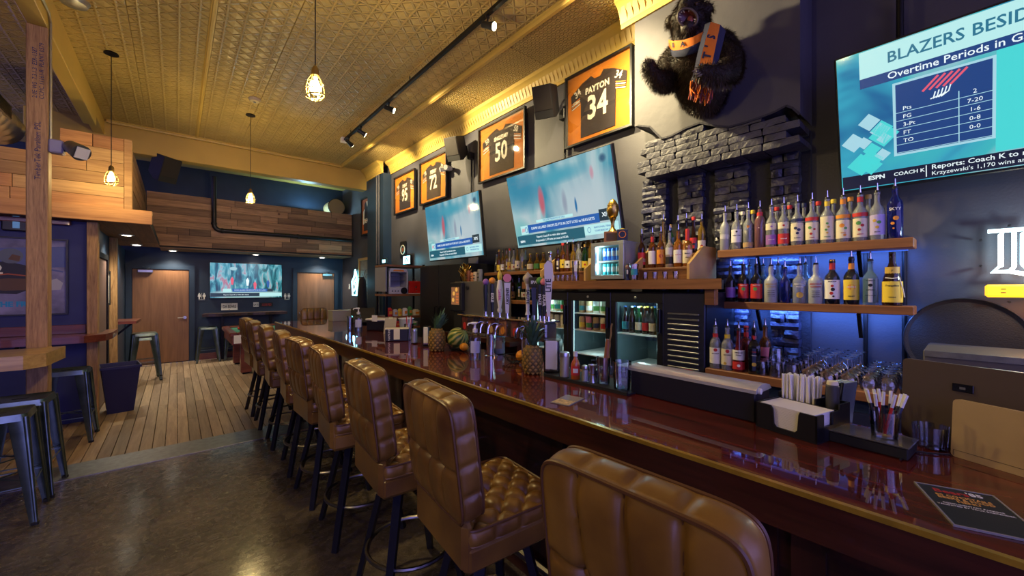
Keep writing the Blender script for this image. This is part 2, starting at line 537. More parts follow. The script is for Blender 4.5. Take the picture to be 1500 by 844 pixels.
# cornice along the bar wall, stepping out round the chimney breast
YC0, YC1, XC = .743, 2.0, 3.2
def cornice(p, q, out, name, z0=4.05):
    p, q, out = Vector(p), Vector(q), Vector(out)
    prof = [(0, z0), (.022, z0), (.026, z0 + .035), (.035, z0 + .045), (.045, z0 + .10), (.085, z0 + .17), (.135, z0 + .2), (.14, z0 + .25), (0, z0 + .25)]
    vs = [Vector((p.x, p.y, 0)) + out * a + Vector((0, 0, z)) for a, z in prof] + [Vector((q.x, q.y, 0)) + out * a + Vector((0, 0, z)) for a, z in prof]
    n = len(prof)
    o = MB().add(vs, [(i, (i + 1) % n, n + (i + 1) % n, n + i) for i in range(n)] + [list(range(n)), list(range(n, 2 * n))[::-1]]).build(name, 'yellow_paint')
    t = (q - p).normalized(); L = (q - p).length
    k = MB()                                           # embossed leaf ribs on the cove
    for i in range(int(L / .062)):
        c = p + t * (.031 + i * .062)
        k.bar(Vector((c.x, c.y, z0 + .055)) + out * .0325, Vector((c.x, c.y, z0 + .168)) + out * .0775, .046, .012, .040, .010)
    k.build('leaf_moulding', 'yellow_paint', o)['kind'] = 'stuff'
    return struct(o, 'yellow embossed tin cornice along the top of the wall')
cornice((XW, YC1, 0), (XW, 8.05, 0), (-1, 0, 0), 'trim_2')
cornice((XC, YC0, 0), (XC, YC1 + .13, 0), (-1, 0, 0), 'trim_3')
cornice((3.32, 8.05, 0), (3.32, 8.95, 0), (-1, 0, 0), 'trim_4')
# beams
def beam(name, x0, x1, y0, y1, z0, z1, label, mat='yellow_paint'):
    return struct(MB().box(x0, x1, y0, y1, z0, z1, b=.006).build(name, mat), label)
beam('trim_5', -1.0, -.87, -3.0, 8.15, 3.95, ZC, 'long yellow ceiling beam carried by the timber post')
beam('trim_6', -1.7, 3.32, 9.0, 9.22, 3.86, ZC, 'yellow cross beam above the loft')
beam('trim_7', -1.0, -.87, 8.15, 9.0, 4.08, ZC, 'raised yellow end piece of the long ceiling beam')
# walls
struct(MB().box(XW, XW + .15, -3.2, 11.5, 0, ZC).build('wall_right', 'charcoal_wall'), 'dark bar wall behind the bottles and screens')
struct(MB().box(-4.2, 3.7, YB, YB + .15, 0, ZC).build('wall_back', 'navy_wall'), 'navy back wall with two doors')
struct(MB().box(-.95, -.80, 7.15, YB, 0, ZS).build('wall_left', 'navy_wall'), 'navy side wall of the passage')
struct(MB().box(-4.2, -.80, 7.0, 7.15, 0, ZS + .1).build('wall_front', 'blue_wall'), 'blue wall behind the football poster')
struct(MB().box(-4.35, -4.2, -3.2, 7.0, 0, ZC).build('wall_side', 'charcoal_wall'), 'far side wall')
struct(MB().box(3.32, XW, 8.05, 8.95, 0, 4.06).build('wall_pier', 'navy_wall'), 'navy pier on the bar wall carrying the cross beam')
# loft boarding: light planks facing the bar, brown planks across the back, soffit boards below
def planks(parent, u0, u1, z0, z1, rows, lens, place, mat, th=.018, gap=.003):
    hgt = (z1 - z0) / rows
    for r in range(rows):
        u = u0 - random.uniform(0, .9)
        while u < u1:
            L = random.choice(lens)
            a, c = max(u, u0), min(u + L, u1)
            if c - a > .03:
                bb = place(a + gap, c - gap, z0 + r * hgt + gap * .6, z0 + (r + 1) * hgt - gap * .6, th + random.uniform(-.003, .003))
                o = MB().box(*bb, b=.002).build('plank', mat, parent)
            u += L
core = struct(MB().box(-4.2, -.44, 6.84, 6.95, ZS + .17, 3.16).box(-1.02, -.44, 6.84, 6.95, 3.16, 3.47).build('wall_loft', 'matte_black'), 'loft front boarded with light reclaimed planks')
planks(core, -2.0, -.49, ZS + .17, 3.16, 4, (.7, 1.1, 1.6, 2.2), lambda a, c, z, w, t: (a, c, 6.84 - t, 6.84, z, w), 'plank_light')
planks(core, -1.02, -.49, 3.16, 3.47, 2, (.9, 1.4), lambda a, c, z, w, t: (a, c, 6.84 - t, 6.84, z, w), 'plank_light')
MB().box(-.49, -.42, 6.815, 6.95, ZS + .17, 3.47, b=.003).build('corner_board', 'plank_light', core)
MB().box(-4.2, -.23, 6.72, 6.76, ZS, ZS + .17, b=.004).build('fascia_board', 'plank_light', core)
MB().box(-4.2, -.23, 6.76, 6.90, ZS + .13, ZS + .17).build('ledge_board', 'plank_light', core)
MB().box(-4.2, -.95, 6.92, 6.99, ZS - .06, ZS, b=.008).build('picture_rail', 'red_wood', core)
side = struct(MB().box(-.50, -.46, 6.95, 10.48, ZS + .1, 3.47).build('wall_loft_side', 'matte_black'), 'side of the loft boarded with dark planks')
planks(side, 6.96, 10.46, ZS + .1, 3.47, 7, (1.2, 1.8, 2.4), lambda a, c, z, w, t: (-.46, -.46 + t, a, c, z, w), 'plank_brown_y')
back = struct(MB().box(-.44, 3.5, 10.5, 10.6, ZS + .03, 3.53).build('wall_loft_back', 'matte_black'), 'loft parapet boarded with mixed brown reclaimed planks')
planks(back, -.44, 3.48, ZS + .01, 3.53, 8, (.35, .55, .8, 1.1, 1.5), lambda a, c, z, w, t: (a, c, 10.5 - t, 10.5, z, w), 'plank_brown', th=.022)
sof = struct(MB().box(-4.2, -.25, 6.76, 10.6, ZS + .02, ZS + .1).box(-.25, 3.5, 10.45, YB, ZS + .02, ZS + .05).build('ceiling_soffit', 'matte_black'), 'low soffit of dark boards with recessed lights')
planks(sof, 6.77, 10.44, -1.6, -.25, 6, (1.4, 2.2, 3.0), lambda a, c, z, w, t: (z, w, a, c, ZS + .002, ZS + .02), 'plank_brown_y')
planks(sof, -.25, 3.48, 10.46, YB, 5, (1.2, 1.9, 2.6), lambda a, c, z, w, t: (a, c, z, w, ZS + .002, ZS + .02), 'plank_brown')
# chimney breast: stucco with a broken lower edge over painted brick piers
jag = [(934, 184), (952, 185.6), (960, 194), (969, 203), (983, 199), (1004, 188), (1025, 180), (1046, 184), (1067, 186), (1090, 180), (1121.6, 169), (1134.6, 164), (1151.6, 155), (1160.7, 158), (1171, 167)]
pts = [PX(a, c, XC) for a, c in jag]
poly = [(YC1, ZC)] + [(YC1, pts[0].z)] + [(p.y, p.z) for p in pts[:-1]] + [(YC0, pts[-1].z), (YC0, ZC)]
T = Matrix(((0, 0, 1, 0), (1, 0, 0, 0), (0, 1, 0, 0), (0, 0, 0, 1)))
breast = struct(MB().prism(poly, XC, XW, T=T).build('wall_chimney', 'stucco', smooth=0), 'grey stucco chimney breast broken away above painted brick')
rag = MB()
for i in range(len(pts) - 1):
    rag.bar(pts[i] + Vector((.004, 0, 0)), pts[i + 1] + Vector((.004, 0, 0)), .014, .014)
rag.build('broken_edge', 'mortar', breast)
bk = struct(MB().box(3.465, XW, YC0, YC1, 1.1, 2.75).build('wall_brick', 'mortar'), 'dark painted brick fireplace piers under the stucco')
def brick_mesh(L, H, D, seed, mat):
    rg = random.Random(seed)
    b_ = MB(); nx, nz = 5, 3
    g = {}
    vs = []
    for i in range(nx):
        for k in range(nz):
            e = (i in (0, nx - 1)) or (k in (0, nz - 1))
            g[i, k] = len(vs)
            vs.append((-(rg.uniform(.0, .014) if e else rg.uniform(.006, .034)) * (.4 if mat == 'lintel_brick' else 1), (i / (nx - 1) - .5) * L * (1 - .08 * (k != 1) * rg.random()), (k / (nz - 1) - .5) * H * (1 - .12 * rg.random())))
    n0 = len(vs)
    for i in range(nx):
        for k in range(nz):
            vs.append((D, vs[g[i, k]][1], vs[g[i, k]][2]))
    fs = [(g[i, k], g[i + 1, k], g[i + 1, k + 1], g[i, k + 1]) for i in range(nx - 1) for k in range(nz - 1)]
    rim = [g[i, 0] for i in range(nx)] + [g[nx - 1, k] for k in range(1, nz)] + [g[i, nz - 1] for i in range(nx - 2, -1, -1)] + [g[0, k] for k in range(nz - 2, 0, -1)]
    fs += [(rim[(i + 1) % len(rim)], rim[i], rim[i] + n0, rim[(i + 1) % len(rim)] + n0) for i in range(len(rim))]
    return b_.add(vs, fs).mesh('brick', mat, smooth=30)
BR = {}
def brick(xf, y, z, L, H, seed, dep=.07, mat='dark_brick'):
    key = (round(L, 2), round(H, 3), seed % 4, mat)
    if key not in BR:
        BR[key] = brick_mesh(L, H, dep, len(BR), mat)
    o = obj('brick', BR[key], bk, (xf, y, z))
    o.rotation_euler = (random.uniform(-.02, .02), 0, random.uniform(-.05, .05))
zl = lambda y: 2.665 + (y - YC0) / (YC1 - YC0) * -.07 + .06        # underside of the broken lintel
for k, (a, c) in enumerate(((940, 976), (993, 1029), (1046, 1096), (1128, 1171))):
    y1, y0 = PX(a, 250, 3.40).y, PX(c, 250, 3.40).y
    z = 1.12; r = 0
    while z < 2.62:
        hh = random.choice((.05, .058, .066))
        w = y1 - y0
        if w > .15 and r % 2 == 0:
            cut = w * random.uniform(.4, .6)
            brick(3.415 + random.uniform(-.018, .012), y0 + cut / 2, z + hh / 2, round(cut, 2) - .01, hh, r + k)
            brick(3.415 + random.uniform(-.018, .012), y0 + cut + (w - cut) / 2, z + hh / 2, round(w - cut, 2) - .01, hh, r + k + 1)
        else:
            brick(3.415 + random.uniform(-.015, .012), (y0 + y1) / 2, z + hh / 2, round(w, 2), hh, r + k)
        z += hh; r += 1
for r in range(6):                                                # lintel courses hanging below the stucco
    y = YC0 + (r % 2) * .08
    while y < YC1 - .06:
        L = random.choice((.14, .19, .23))
        top = 2.635 + r * .054
        lim = min(p.z for p in pts if abs(p.y - y - L / 2) < .16) if any(abs(p.y - y - L / 2) < .16 for p in pts) else 2.9
        if top + .02 < lim + .04 and y + L < YC1 + .03:
            brick(XC + .012, y + L / 2, top, L - .006, .052, r + int(y * 10), .27, 'lintel_brick')
        y += L
# timber posts
def post(name, x0, x1, y0, y1, z0, z1, label, mat='post_wood'):
    return struct(MB().box(x0, x1, y0, y1, z0, z1, b=.006).build(name, mat), label)
# doors
def door(name, x0, x1, hinge, label):
    t = bpy.data.objects.new(name, None); COL.objects.link(t); t.location = (0, 0, 0)
    struct(t, label)
    MB().box(x0, x1, YB - .03, YB + .005, .012, 2.02, b=.003).build('door_leaf', 'door_oak', t)
    f = MB()
    f.box(x0 - .10, x0 - .006, YB - .05, YB + .01, 0, 2.12).box(x1 + .006, x1 + .10, YB - .05, YB + .01, 0, 2.12).box(x0 - .006, x1 + .006, YB - .05, YB + .01, 2.026, 2.12)
    f.build('door_frame', 'navy_wall', t)
    s = -1 if hinge == 'right' else 1
    hx = (x0 + .07) if hinge == 'right' else (x1 - .07)
    h = MB().cyl((hx, YB - .03, .97), (hx, YB - .05, .97), .032).cyl((hx, YB - .045, .97), (hx, YB - .085, .97), .011)
    h.tube([(hx, YB - .08, .97), (hx - s * .03, YB - .085, .97), (hx - s * .12, YB - .08, .965)], .010)
    h.build('door_handle', 'steel', t)
    cx = (x0 + .20) if hinge == 'left' else (x1 - .18)
    k = MB().box(cx - .12, cx + .12, YB - .085, YB - .03, 1.945, 2.005, b=.008)
    k.bar((cx, YB - .06, 2.01), (cx + s * .06, YB - .12, 2.035), .02, .008).bar((cx + s * .06, YB - .12, 2.035), (cx - s * .04, YB - .05, 2.06), .02, .008)
    k.build('door_closer', 'steel', t)
    MB().box(x0, x1, YB - .045, YB - .02, 0, .012).build('door_sill', 'black_metal', t)
door('door_1', -.69, .215, 'left', 'oak veneer door with steel closer beside the restroom sign')
door('door_2', 2.37, 3.267, 'right', 'oak veneer door with lever handle behind the end of the bar')
struct(MB().box(.35, 2.25, YB - .025, YB, 0, .14, b=.004).build('baseboard_back', 'red_wood'), 'red brown baseboard of the back wall')

# ------------------------------------------------------------ timber posts and passage
post('wall_post', -1.0, -.87, 5.37, 5.50, 0, 3.95, 'rough laminated timber post with blue stamped lettering')
pz = MB()
Tp = basis((-.935, 5.368, 3.0), (0, 0, 1), (-1, 0, 0))
pz.text('TimberTek Parallam PSL', .052, Tp @ Matrix.Translation((-.42, -.005, 0)), align='LEFT')
pz.text('2.0E WS  7.3.1.3  ESR-1387', .040, Tp @ Matrix.Translation((.30, .012, 0)), align='LEFT').text('CCMC 11161-R  PLANT 0579', .040, Tp @ Matrix.Translation((.30, -.028, 0)), align='LEFT')
stamp = pz.build('lettering', [M('stamp_ink', (.03, .035, .12), .7)], [o for o in COL.objects if o.name == 'wall_post'][0], smooth=0)
post('wall_post_2', -.815, -.72, 6.88, 7.0, 0, ZS, 'timber post at the corner of the blue wall')
post('wall_post_3', -.80, -.71, 8.78, 8.9, 0, ZS, 'narrow timber post in the passage with a small ledge')
d3 = bpy.data.objects.new('door_3', None); COL.objects.link(d3); struct(d3, 'plain pinkish brown door in the passage wall')
MB().box(-.80, -.775, 7.35, 8.2, 0.01, 2.02, b=.003).build('door_leaf', M('mauve_door', (.20, .125, .11), .5), d3)
MB().box(-.80, -.76, 7.26, 7.34, 0, 2.1).box(-.80, -.76, 8.21, 8.29, 0, 2.1).box(-.80, -.76, 7.34, 8.21, 2.03, 2.1).build('door_frame', 'black_metal', d3)
MB().cyl((-.775, 7.42, 1.0), (-.72, 7.42, 1.0), .022).build('door_handle', 'steel', d3)
def frame_bars(b_, w, h, fw, z0, z1, m=0):
    b_.box(-w / 2, w / 2, h / 2 - fw, h / 2, z0, z1, m).box(-w / 2, w / 2, -h / 2, -h / 2 + fw, z0, z1, m)
    return b_.box(-w / 2, -w / 2 + fw, -h / 2 + fw, h / 2 - fw, z0, z1, m).box(w / 2 - fw, w / 2, -h / 2 + fw, h / 2 - fw, z0, z1, m)
for y, z, lb in ((8.5, 1.62, 'small dark framed notice between the passage door and the narrow post'), (9.3, 1.62, 'small dark framed notice past the narrow timber post')):
    t = thing('framed_notice', lb, 'picture', basis((-.795, y, z), (0, 1, 0), (0, 0, 1)))
    MB().box(-.14, .14, -.24, .24, 0, .012).build('backing', 'paper', t)
    frame_bars(MB(), .32, .52, .03, 0, .025).build('frame', 'matte_black', t)
    MB().text('RULES', .06, Matrix.Translation((0, .15, .013))).build('lettering', 'black_print', t) if False else None

# ------------------------------------------------------------ the bar counter
bx = lambda y: 1.2876 - .00897 * (y + .07)          # front edge, a hair off square to the wall
Y0, Y1, YR = -1.6, 7.354, 6.6
bar = thing('bar_counter', 'long glossy red brown bar counter with a brass edge strip', 'bar', (0, 0, 0))
bt = MB().prism([(bx(Y0) + .012, Y0), (2.08, Y0), (2.08, YR), (2.8, YR), (2.8, Y1), (bx(Y1) + .012, Y1)], 1.035, 1.07)
bt.build('bar_top', 'bar_wood', bar, smooth=0)
e = MB()
e.prism([(bx(Y0) - .004, Y0), (bx(Y0) + .012, Y0), (bx(Y1) + .012, Y1), (bx(Y1) - .004, Y1)], 1.057, 1.071)
e.build('edge_strip', M('bar_brass', (.50, .31, .035), .28, metal=.55, vary=.3, vs=9), bar, smooth=0)
e = MB()
e.prism([(bx(Y0), Y0), (bx(Y0) + .05, Y0), (bx(Y1) + .05, Y1), (bx(Y1), Y1)], .945, 1.057)
e.prism([(bx(Y1), Y1 - .05), (2.8, Y1 - .05), (2.8, Y1 - .002), (bx(Y1), Y1 - .002)], .945, 1.035)
e.build('fascia', 'bar_front', bar, smooth=0)
e = MB().prism([(bx(Y0) + .05, Y0), (1.55, Y0), (1.55, Y1 - .1), (bx(Y1) + .05, Y1 - .1)], .965, 1.035)
e.build('overhang', 'bar_front', bar, smooth=0)
fp = MB().box(1.55, 1.66, Y0, Y1 - .1, .0, 1.035).box(1.66, 2.75, YR + .1, Y1 - .1, 0, 1.035)
fp.build('front_wall', 'bar_front', bar, smooth=0)
y = Y0 + .1
while y < Y1 - 1:
    o = frame_bars(MB(), .92, .74, .09, 0, .02)
    p_ = o.build('front_panel', 'bar_front', bar, smooth=0)
    p_.matrix_local = basis((1.55, y + .46, .52), (0, -1, 0), (0, 0, 1))
    y += .96
MB().box(1.50, 1.55, Y0, Y1 - .1, 0, .1).build('kick_board', 'bar_front', bar)
MB().box(2.0, 2.08, Y0, YR, .9, 1.035).box(1.66, 2.08, Y0, YR, .55, .60).build('back_rail', 'bar_front', bar)
rail = MB().tube([(1.40, Y0, .2), (1.40, Y1 - .3, .2)], .022)
for i in range(8):
    rail.cyl((1.40, Y0 + .6 + i * 1.1, .2), (1.55, Y0 + .6 + i * 1.1, .2), .014)
rail.build('foot_rail', M('foot_steel', (.2, .19, .2), .3, metal=1), bar)

# ------------------------------------------------------------ leather bar stools
m, nt, b = nodes_of('leather')
n = node(nt, 'ShaderNodeTexNoise', i_Scale=5.0, i_Detail=6.0)
nt.links.new(coords(nt, rnd=True), n.inputs['Vector'])
n2 = node(nt, 'ShaderNodeTexVoronoi', i_Scale=420.0)
nt.links.new(coords(nt), n2.inputs['Vector'])
nt.links.new(ramp(nt, n.outputs[0], [(.3, (.10, .040, .011)), (.52, (.19, .092, .014)), (.75, (.30, .155, .026))]), b.inputs['Base Color'])
nt.links.new(ramp(nt, n.outputs[0], [(.3, (.30, .30, .30)), (.7, (.44, .44, .44))]), b.inputs['Roughness'])
b.inputs['Coat Weight'].default_value = .18
b.inputs['Coat Roughness'].default_value = .25
bump(nt, b, n2.outputs['Distance'], .06, .001)
MATS['leather'] = m
M('piping_leather', (.10, .042, .014), .4)
M('stool_leg', (.030, .032, .050), .35, metal=.7)

def pad(w, h, T, groove, n=60, pw=9, band=(.25, .5, .75), bulge=.010):
    """upholstered slab: x is its thickness, y its width, z its height (from 0)"""
    b_ = MB(); vs = []; fs = []
    def sheet(s):
        ids = {}
        for i in range(n + 1):
            for j in range(n + 1):
                a, c = -1 + 2 * i / n, -1 + 2 * j / n
                k = max(abs(a), abs(c)) / max(1e-9, (abs(a) ** pw + abs(c) ** pw) ** (1 / pw))
                a2, c2 = a * k, c * k
                edge = (1 - max(abs(a), abs(c)) ** 6)
                x = s * (T / 2 + .024 * edge - groove((a2 + 1) / 2, (c2 + 1) / 2, s) * min(1, edge * 3))
                ids[i, j] = len(vs); vs.append((x, a2 * w / 2, h / 2 + c2 * h / 2))
        for i in range(n):
            for j in range(n):
                q = (ids[i, j], ids[i + 1, j], ids[i + 1, j + 1], ids[i, j + 1])
                fs.append(q if s > 0 else q[::-1])
        return [ids[i, 0] for i in range(n)] + [ids[n, j] for j in range(n)] + [ids[i, n] for i in range(n, 0, -1)] + [ids[0, j] for j in range(n, 0, -1)]
    A, B = sheet(-1), sheet(1)
    K = len(A); rows = [A]
    for r in range(1, 6):
        t = r / 6; row = []
        for q in range(K):
            p, o = Vector(vs[A[q]]), Vector(vs[B[q]])
            c = Vector((0, 0, h / 2)); nrm = (Vector((0, p.y, p.z)) - c)
            sidef = (q % n) / n
            g = sum(math.exp(-((sidef - u) / .03) ** 2) for u in band) * .012
            nn = Vector((0, 1 if q // n == 1 else -1 if q // n == 3 else 0, 1 if q // n == 2 else -1 if q // n == 0 else 0))
            row.append(len(vs)); vs.append(tuple(p.lerp(o, t) + nn * (bulge * math.sin(math.pi * t) - g * math.sin(math.pi * t))))
        rows.append(row)
    rows.append(B)
    for r in range(6):
        for q in range(K):
            fs.append((rows[r][q], rows[r][(q + 1) % K], rows[r + 1][(q + 1) % K], rows[r + 1][q])[::-1])
    b_.add(vs, fs)
    return b_, [vs[i] for i in A], [vs[i] for i in B]

def back_groove(u, v, s):
    g = 0
    for k, us in enumerate((.25, .5, .75)):
        bend = us + (.012 * math.sin(v * 6 + k) if v > .45 else 0)
        g += .017 * math.exp(-abs((u - bend) / .026) ** 1.4) * (1 if v > .44 else .6)
        g += .018 * math.exp(-(((u - us) / .06) ** 2 + ((v - .44) / .06) ** 2))
    sag = .44 + .022 * abs(math.sin(u * math.pi * 4))
    g += .015 * math.exp(-abs((v - sag) / .024) ** 1.4)
    return g
def seat_groove(u, v, s):
    if s < 0: return 0
    g = 0
    a, c = (u - .5) * 4, (v - .5) * 4
    for d in (a + c, a - c):
        f = abs((d + .5) % 1 - .5)
        g += .020 * math.exp(-abs(f / .13) ** 1.3)
    for i in range(-1, 2):
        for j in range(-1, 2):
            if (i + j) % 2 == 0:
                g += .024 * math.exp(-((a - i) ** 2 + (c - j) ** 2) / .06)
    return g
back_mb, bA, bB = pad(.45, .43, .085, back_groove)
seat_mb, sA, sB = pad(.45, .45, .060, seat_groove, pw=12)
REC = Matrix.Translation((-.20, 0, .80)) @ Matrix.Rotation(R(-7), 4, 'Y')
LAY = Matrix.Translation((.225, 0, .745)) @ Matrix.Rotation(R(-90), 4, 'Y')        # thickness axis turned upright
def xf(b_, T):
    b_.v = [tuple(T @ Vector(p)) for p in b_.v]; return b_
xf(back_mb, REC); xf(seat_mb, LAY)
def make_stool(label):
    t = thing('bar_stool', label, 'bar stool', group='leather stools along the bar')
    bk_ = back_mb.build('backrest', 'leather', t, smooth=180)
    pp = MB().tube([REC @ Vector(p) for p in bA], .0055, 6, closed=True).tube([REC @ Vector(p) for p in bB], .0055, 6, closed=True)
    pp.build('piping', 'piping_leather', bk_)
    for u in (.25, .5, .75):
        for s in (-1, 1):
            p = REC @ Vector((s * .034, (u - .5) * .45, .44 * .43))
            MB().ball(p, .006, .011, .011, 10, 6).build('button', 'leather', bk_)
    sm_ = MB()
    fx = lambda u_, v_: REC @ Vector((-(.0425 + .024 * (1 - max(abs(2 * u_ - 1), abs(2 * v_ - 1)) ** 6) - back_groove(u_, v_, -1) * min(1, 3 * (1 - max(abs(2 * u_ - 1), abs(2 * v_ - 1)) ** 6))), (u_ - .5) * .45, v_ * .43))
    for k_, us in enumerate((.25, .5, .75)):
        sm_.tube([fx(us + .012 * math.sin((.45 + .535 * q / 16) * 6 + k_), .45 + .535 * q / 16) for q in range(17)], .0022, 5)
        sm_.tube([fx(us, .02 + .42 * q / 12) for q in range(13)], .0016, 5)
    sm_.tube([fx(.02 + .96 * q / 48, .44 + .022 * abs(math.sin((.02 + .96 * q / 48) * math.pi * 4))) for q in range(49)], .0020, 5)
    sm_.build('seam', 'piping_leather', bk_)['kind'] = 'stuff'
    st = seat_mb.build('seat', 'leather', t, smooth=180)
    MB().tube([LAY @ Vector(p) for p in sB], .0055, 6, closed=True).build('piping', 'piping_leather', st)
    ap = MB().box(-.232, .222, -.222, .222, .615, .722, b=.02)
    ap.box(-.240, -.190, -.215, .215, .625, .805, b=.018)
    ap.build('seat_base', 'leather', t)
    MB().lathe([(.11, .585), (.12, .6), (.12, .615)], 20).lathe([(.05, .54), (.05, .585)], 14).build('swivel', 'black_metal', t)
    for sx in (-1, 1):
        for sy in (-1, 1):
            MB().bar((sx * .105, sy * .105, .59), (sx * .215, sy * .215, 0), .042, .030, .034, .026).build('leg', 'stool_leg', t)
    ring = [(.226 * math.cos(a), .226 * math.sin(a), .235) for a in [2 * math.pi * i / 36 for i in range(36)]]
    MB().tube(ring, .011, 8, closed=True).build('foot_ring', M('ring_steel', (.25, .24, .25), .3, metal=1), t)
    return t
SLABEL = 'tufted tan brown leather bar stool pulled up to the long bar'
stool0 = make_stool(SLABEL)
spots = [(.960, .45, 1.5), (1.005, 1.32, -5), (.975, 1.99, -4), (.970, 2.72, -5), (.96, 3.34, 2), (.965, 3.98, -4), (.955, 4.72, -3), (.945, 5.45, -2), (.935, 6.08, 2)]
SWHERE = ['before the napkin and straw caddy', 'before the sauces on the bar mat', 'before the steel tap tower', 'before the striped melon', 'before the narrow napkin dispenser', 'before the white bucket', 'before the far pump bottle', 'next to last before the bar corner', 'at the bar corner by the pool table']
for i, (x_, y_, a_) in enumerate(spots):
    lb = 'tufted tan brown leather bar stool ' + SWHERE[i]
    if i == 0:
        stool0.location = (x_, y_, 0); stool0.rotation_euler = (0, 0, R(a_))
        stool0['label'] = lb
    else:
        dup(stool0, (x_, y_, 0), R(a_), label=lb)
dup(stool0, (2.02, 8.0, 0), R(-90), label='tufted brown leather bar stool at the short end of the bar')

# ------------------------------------------------------------ metal stools
M('gunmetal', (.17, .23, .22), .28, metal=.9, vary=.25, vs=9)
def make_metal_stool():
    t = thing('metal_stool', 'x', 'stool')
    H = .76
    rr = lambda w, r, n=5: [(sx * (w - r) + r * math.cos(a), sy * (w - r) + r * math.sin(a)) for sx, sy, a0 in ((1, 1, 0), (-1, 1, 90), (-1, -1, 180), (1, -1, 270)) for a in [R(a0 + 90 * k / n) for k in range(n + 1)]]
    s = MB()
    o, i_, d = rr(.155, .035), rr(.140, .03), rr(.165, .04)
    n = len(o)
    vs = [(x, y, H - .006) for x, y in i_] + [(x, y, H) for x, y in o] + [(x, y, H - .045) for x, y in d] + [(x * .985, y * .985, H - .045) for x, y in d] + [(x * .97, y * .97, H - .01) for x, y in o]
    fs = [list(range(n))] + [(k * n + q, k * n + (q + 1) % n, (k + 1) * n + (q + 1) % n, (k + 1) * n + q)[::-1] for k in range(4) for q in range(n)]
    s.add(vs, fs)
    s.build('seat', 'gunmetal', t)
    hh = MB().prism([(.045 * math.cos(a) * 1.0, .014 * math.sin(a)) for a in [2 * math.pi * q / 16 for q in range(16)]], H - .0065, H - .0045)
    hh.build('hand_hole', 'matte_black', t)
    for sx in (-1, 1):
        for sy in (-1, 1):
            L = MB()
            T0, B0 = Vector((sx * .158, sy * .158, H - .02)), Vector((sx * .212, sy * .212, 0))
            for ax in (0, 1):
                dx = Vector((-sx, 0, 0)) if ax == 0 else Vector((0, -sy, 0))
                q = [T0, T0 + dx * .085, B0 + dx * .030, B0]
                inn = Vector((-sx * .004, -sy * .004, 0))
                vs = q + [p + inn for p in q]
                L.add(vs, [(0, 1, 2, 3), (7, 6, 5, 4), (0, 4, 5, 1), (1, 5, 6, 2), (2, 6, 7, 3), (3, 7, 4, 0)])
            L.tube([T0 + Vector((-sx * .006, -sy * .006, 0)), B0 + Vector((-sx * .004, -sy * .004, 0))], .011, 8, rs=[.016, .009])
            lg = L.build('leg', 'gunmetal', t, smooth=50)
            MB().box(-.018, .018, -.018, .018, 0, .022, b=.004, T=Matrix.Translation((B0.x - sx * .012, B0.y - sy * .012, 0))).build('foot', 'matte_black', lg)
    br = MB()
    for a in (-1, 1):
        br.bar((-.185, a * .185, .27), (.185, a * .185, .27), .014, .006).bar((a * .185, -.185, .27), (a * .185, .185, .27), .006, .014)
        br.bar((-.175 * a, -.175, .30), (.175 * a, .175, .30), .016, .006)
    br.build('braces', 'gunmetal', t)
    return t
ms = make_metal_stool()
MS = [((-.94, 4.355, 0), 2, 'grey green metal stool standing on the concrete at the tall slab table', None),
      ((-.925, 4.825, 0), -2, 'grey green metal stool at the threshold plate under the tall slab table', None),
      ((-.875, 6.20, 0), 0, 'grey metal stool at the red drink rail beside the navy bin', None),
      ((-.42, 9.42, 0), 6, 'grey metal stool by the narrow post, lower of a nested pair', None),
      ((.535, 10.95, 0), 0, 'grey metal stool under the wall ledge next to the oak door', None),
      ((1.02, 10.98, 0), 0, 'grey metal stool under the wall ledge behind the pool table', None)]
for i, (p, a, lb, g) in enumerate(MS):
    if i == 0:
        ms.location = p; ms.rotation_euler = (0, 0, R(a)); ms['label'] = lb
    else:
        dup(ms, p, R(a), label=lb)
dup(ms, (-.42, 9.42, .075), R(6), label='grey metal stool by the narrow post, nested on top of another')

# ------------------------------------------------------------ left side furniture
t = thing('slab_table', 'tall pine slab table against the stamped timber post', 'table', (0, 0, 0))
MB().prism([(-2.4, 4.77), (-.90, 4.77), (-.80, 4.87), (-.765, 5.36), (-2.4, 5.36)], .985, 1.092).build('tabletop', 'pine_slab', t, smooth=0)
MB().box(-1.75, -1.68, 5.0, 5.07, .02, .985).box(-1.9, -1.53, 4.85, 5.25, 0, .02).build('pedestal', 'black_metal', t)
t = thing('drink_rail', 'red brown wall ledge with rounded corner along the blue wall', 'ledge', (0, 0, 0))
MB().prism([(-2.4, 6.60), (-.80, 6.58), (-.64, 6.72), (-.60, 6.95), (-.60, 7.46), (-.70, 7.46), (-.70, 6.995), (-2.4, 6.995)], .99, 1.07).build('ledge_board', 'red_wood', t, smooth=0)
MB().box(-2.4, -.83, 6.97, 6.998, 1.071, 1.18, b=.004).build('splash_board', 'red_wood', t)
for x_ in (-2.0, -1.3):
    MB().bar((x_, 6.99, .75), (x_, 6.66, .98), .03).build('bracket', 'black_metal', t)
t = thing('passage_ledge', 'small red brown ledge beside the narrow passage post', 'ledge', (0, 0, 0))
MB().prism([(-.795, 8.92), (-.50, 8.98), (-.48, 9.7), (-.795, 9.7)], 1.03, 1.075).build('ledge_board', 'red_wood', t, smooth=0)
MB().bar((-.79, 9.3, .8), (-.56, 9.3, 1.03), .03).build('bracket', 'black_metal', t)
t = thing('waste_bin', 'navy plastic waste bin tapered towards the floor', 'bin', (-.565, 7.32, 0), rz=R(8))
s = MB()
ou = [(a, w, z) for a, w, z in ((0, .135, .0), (1, .20, .58), (2, .215, .58), (3, .215, .61), (4, .200, .61), (5, .130, .02))]
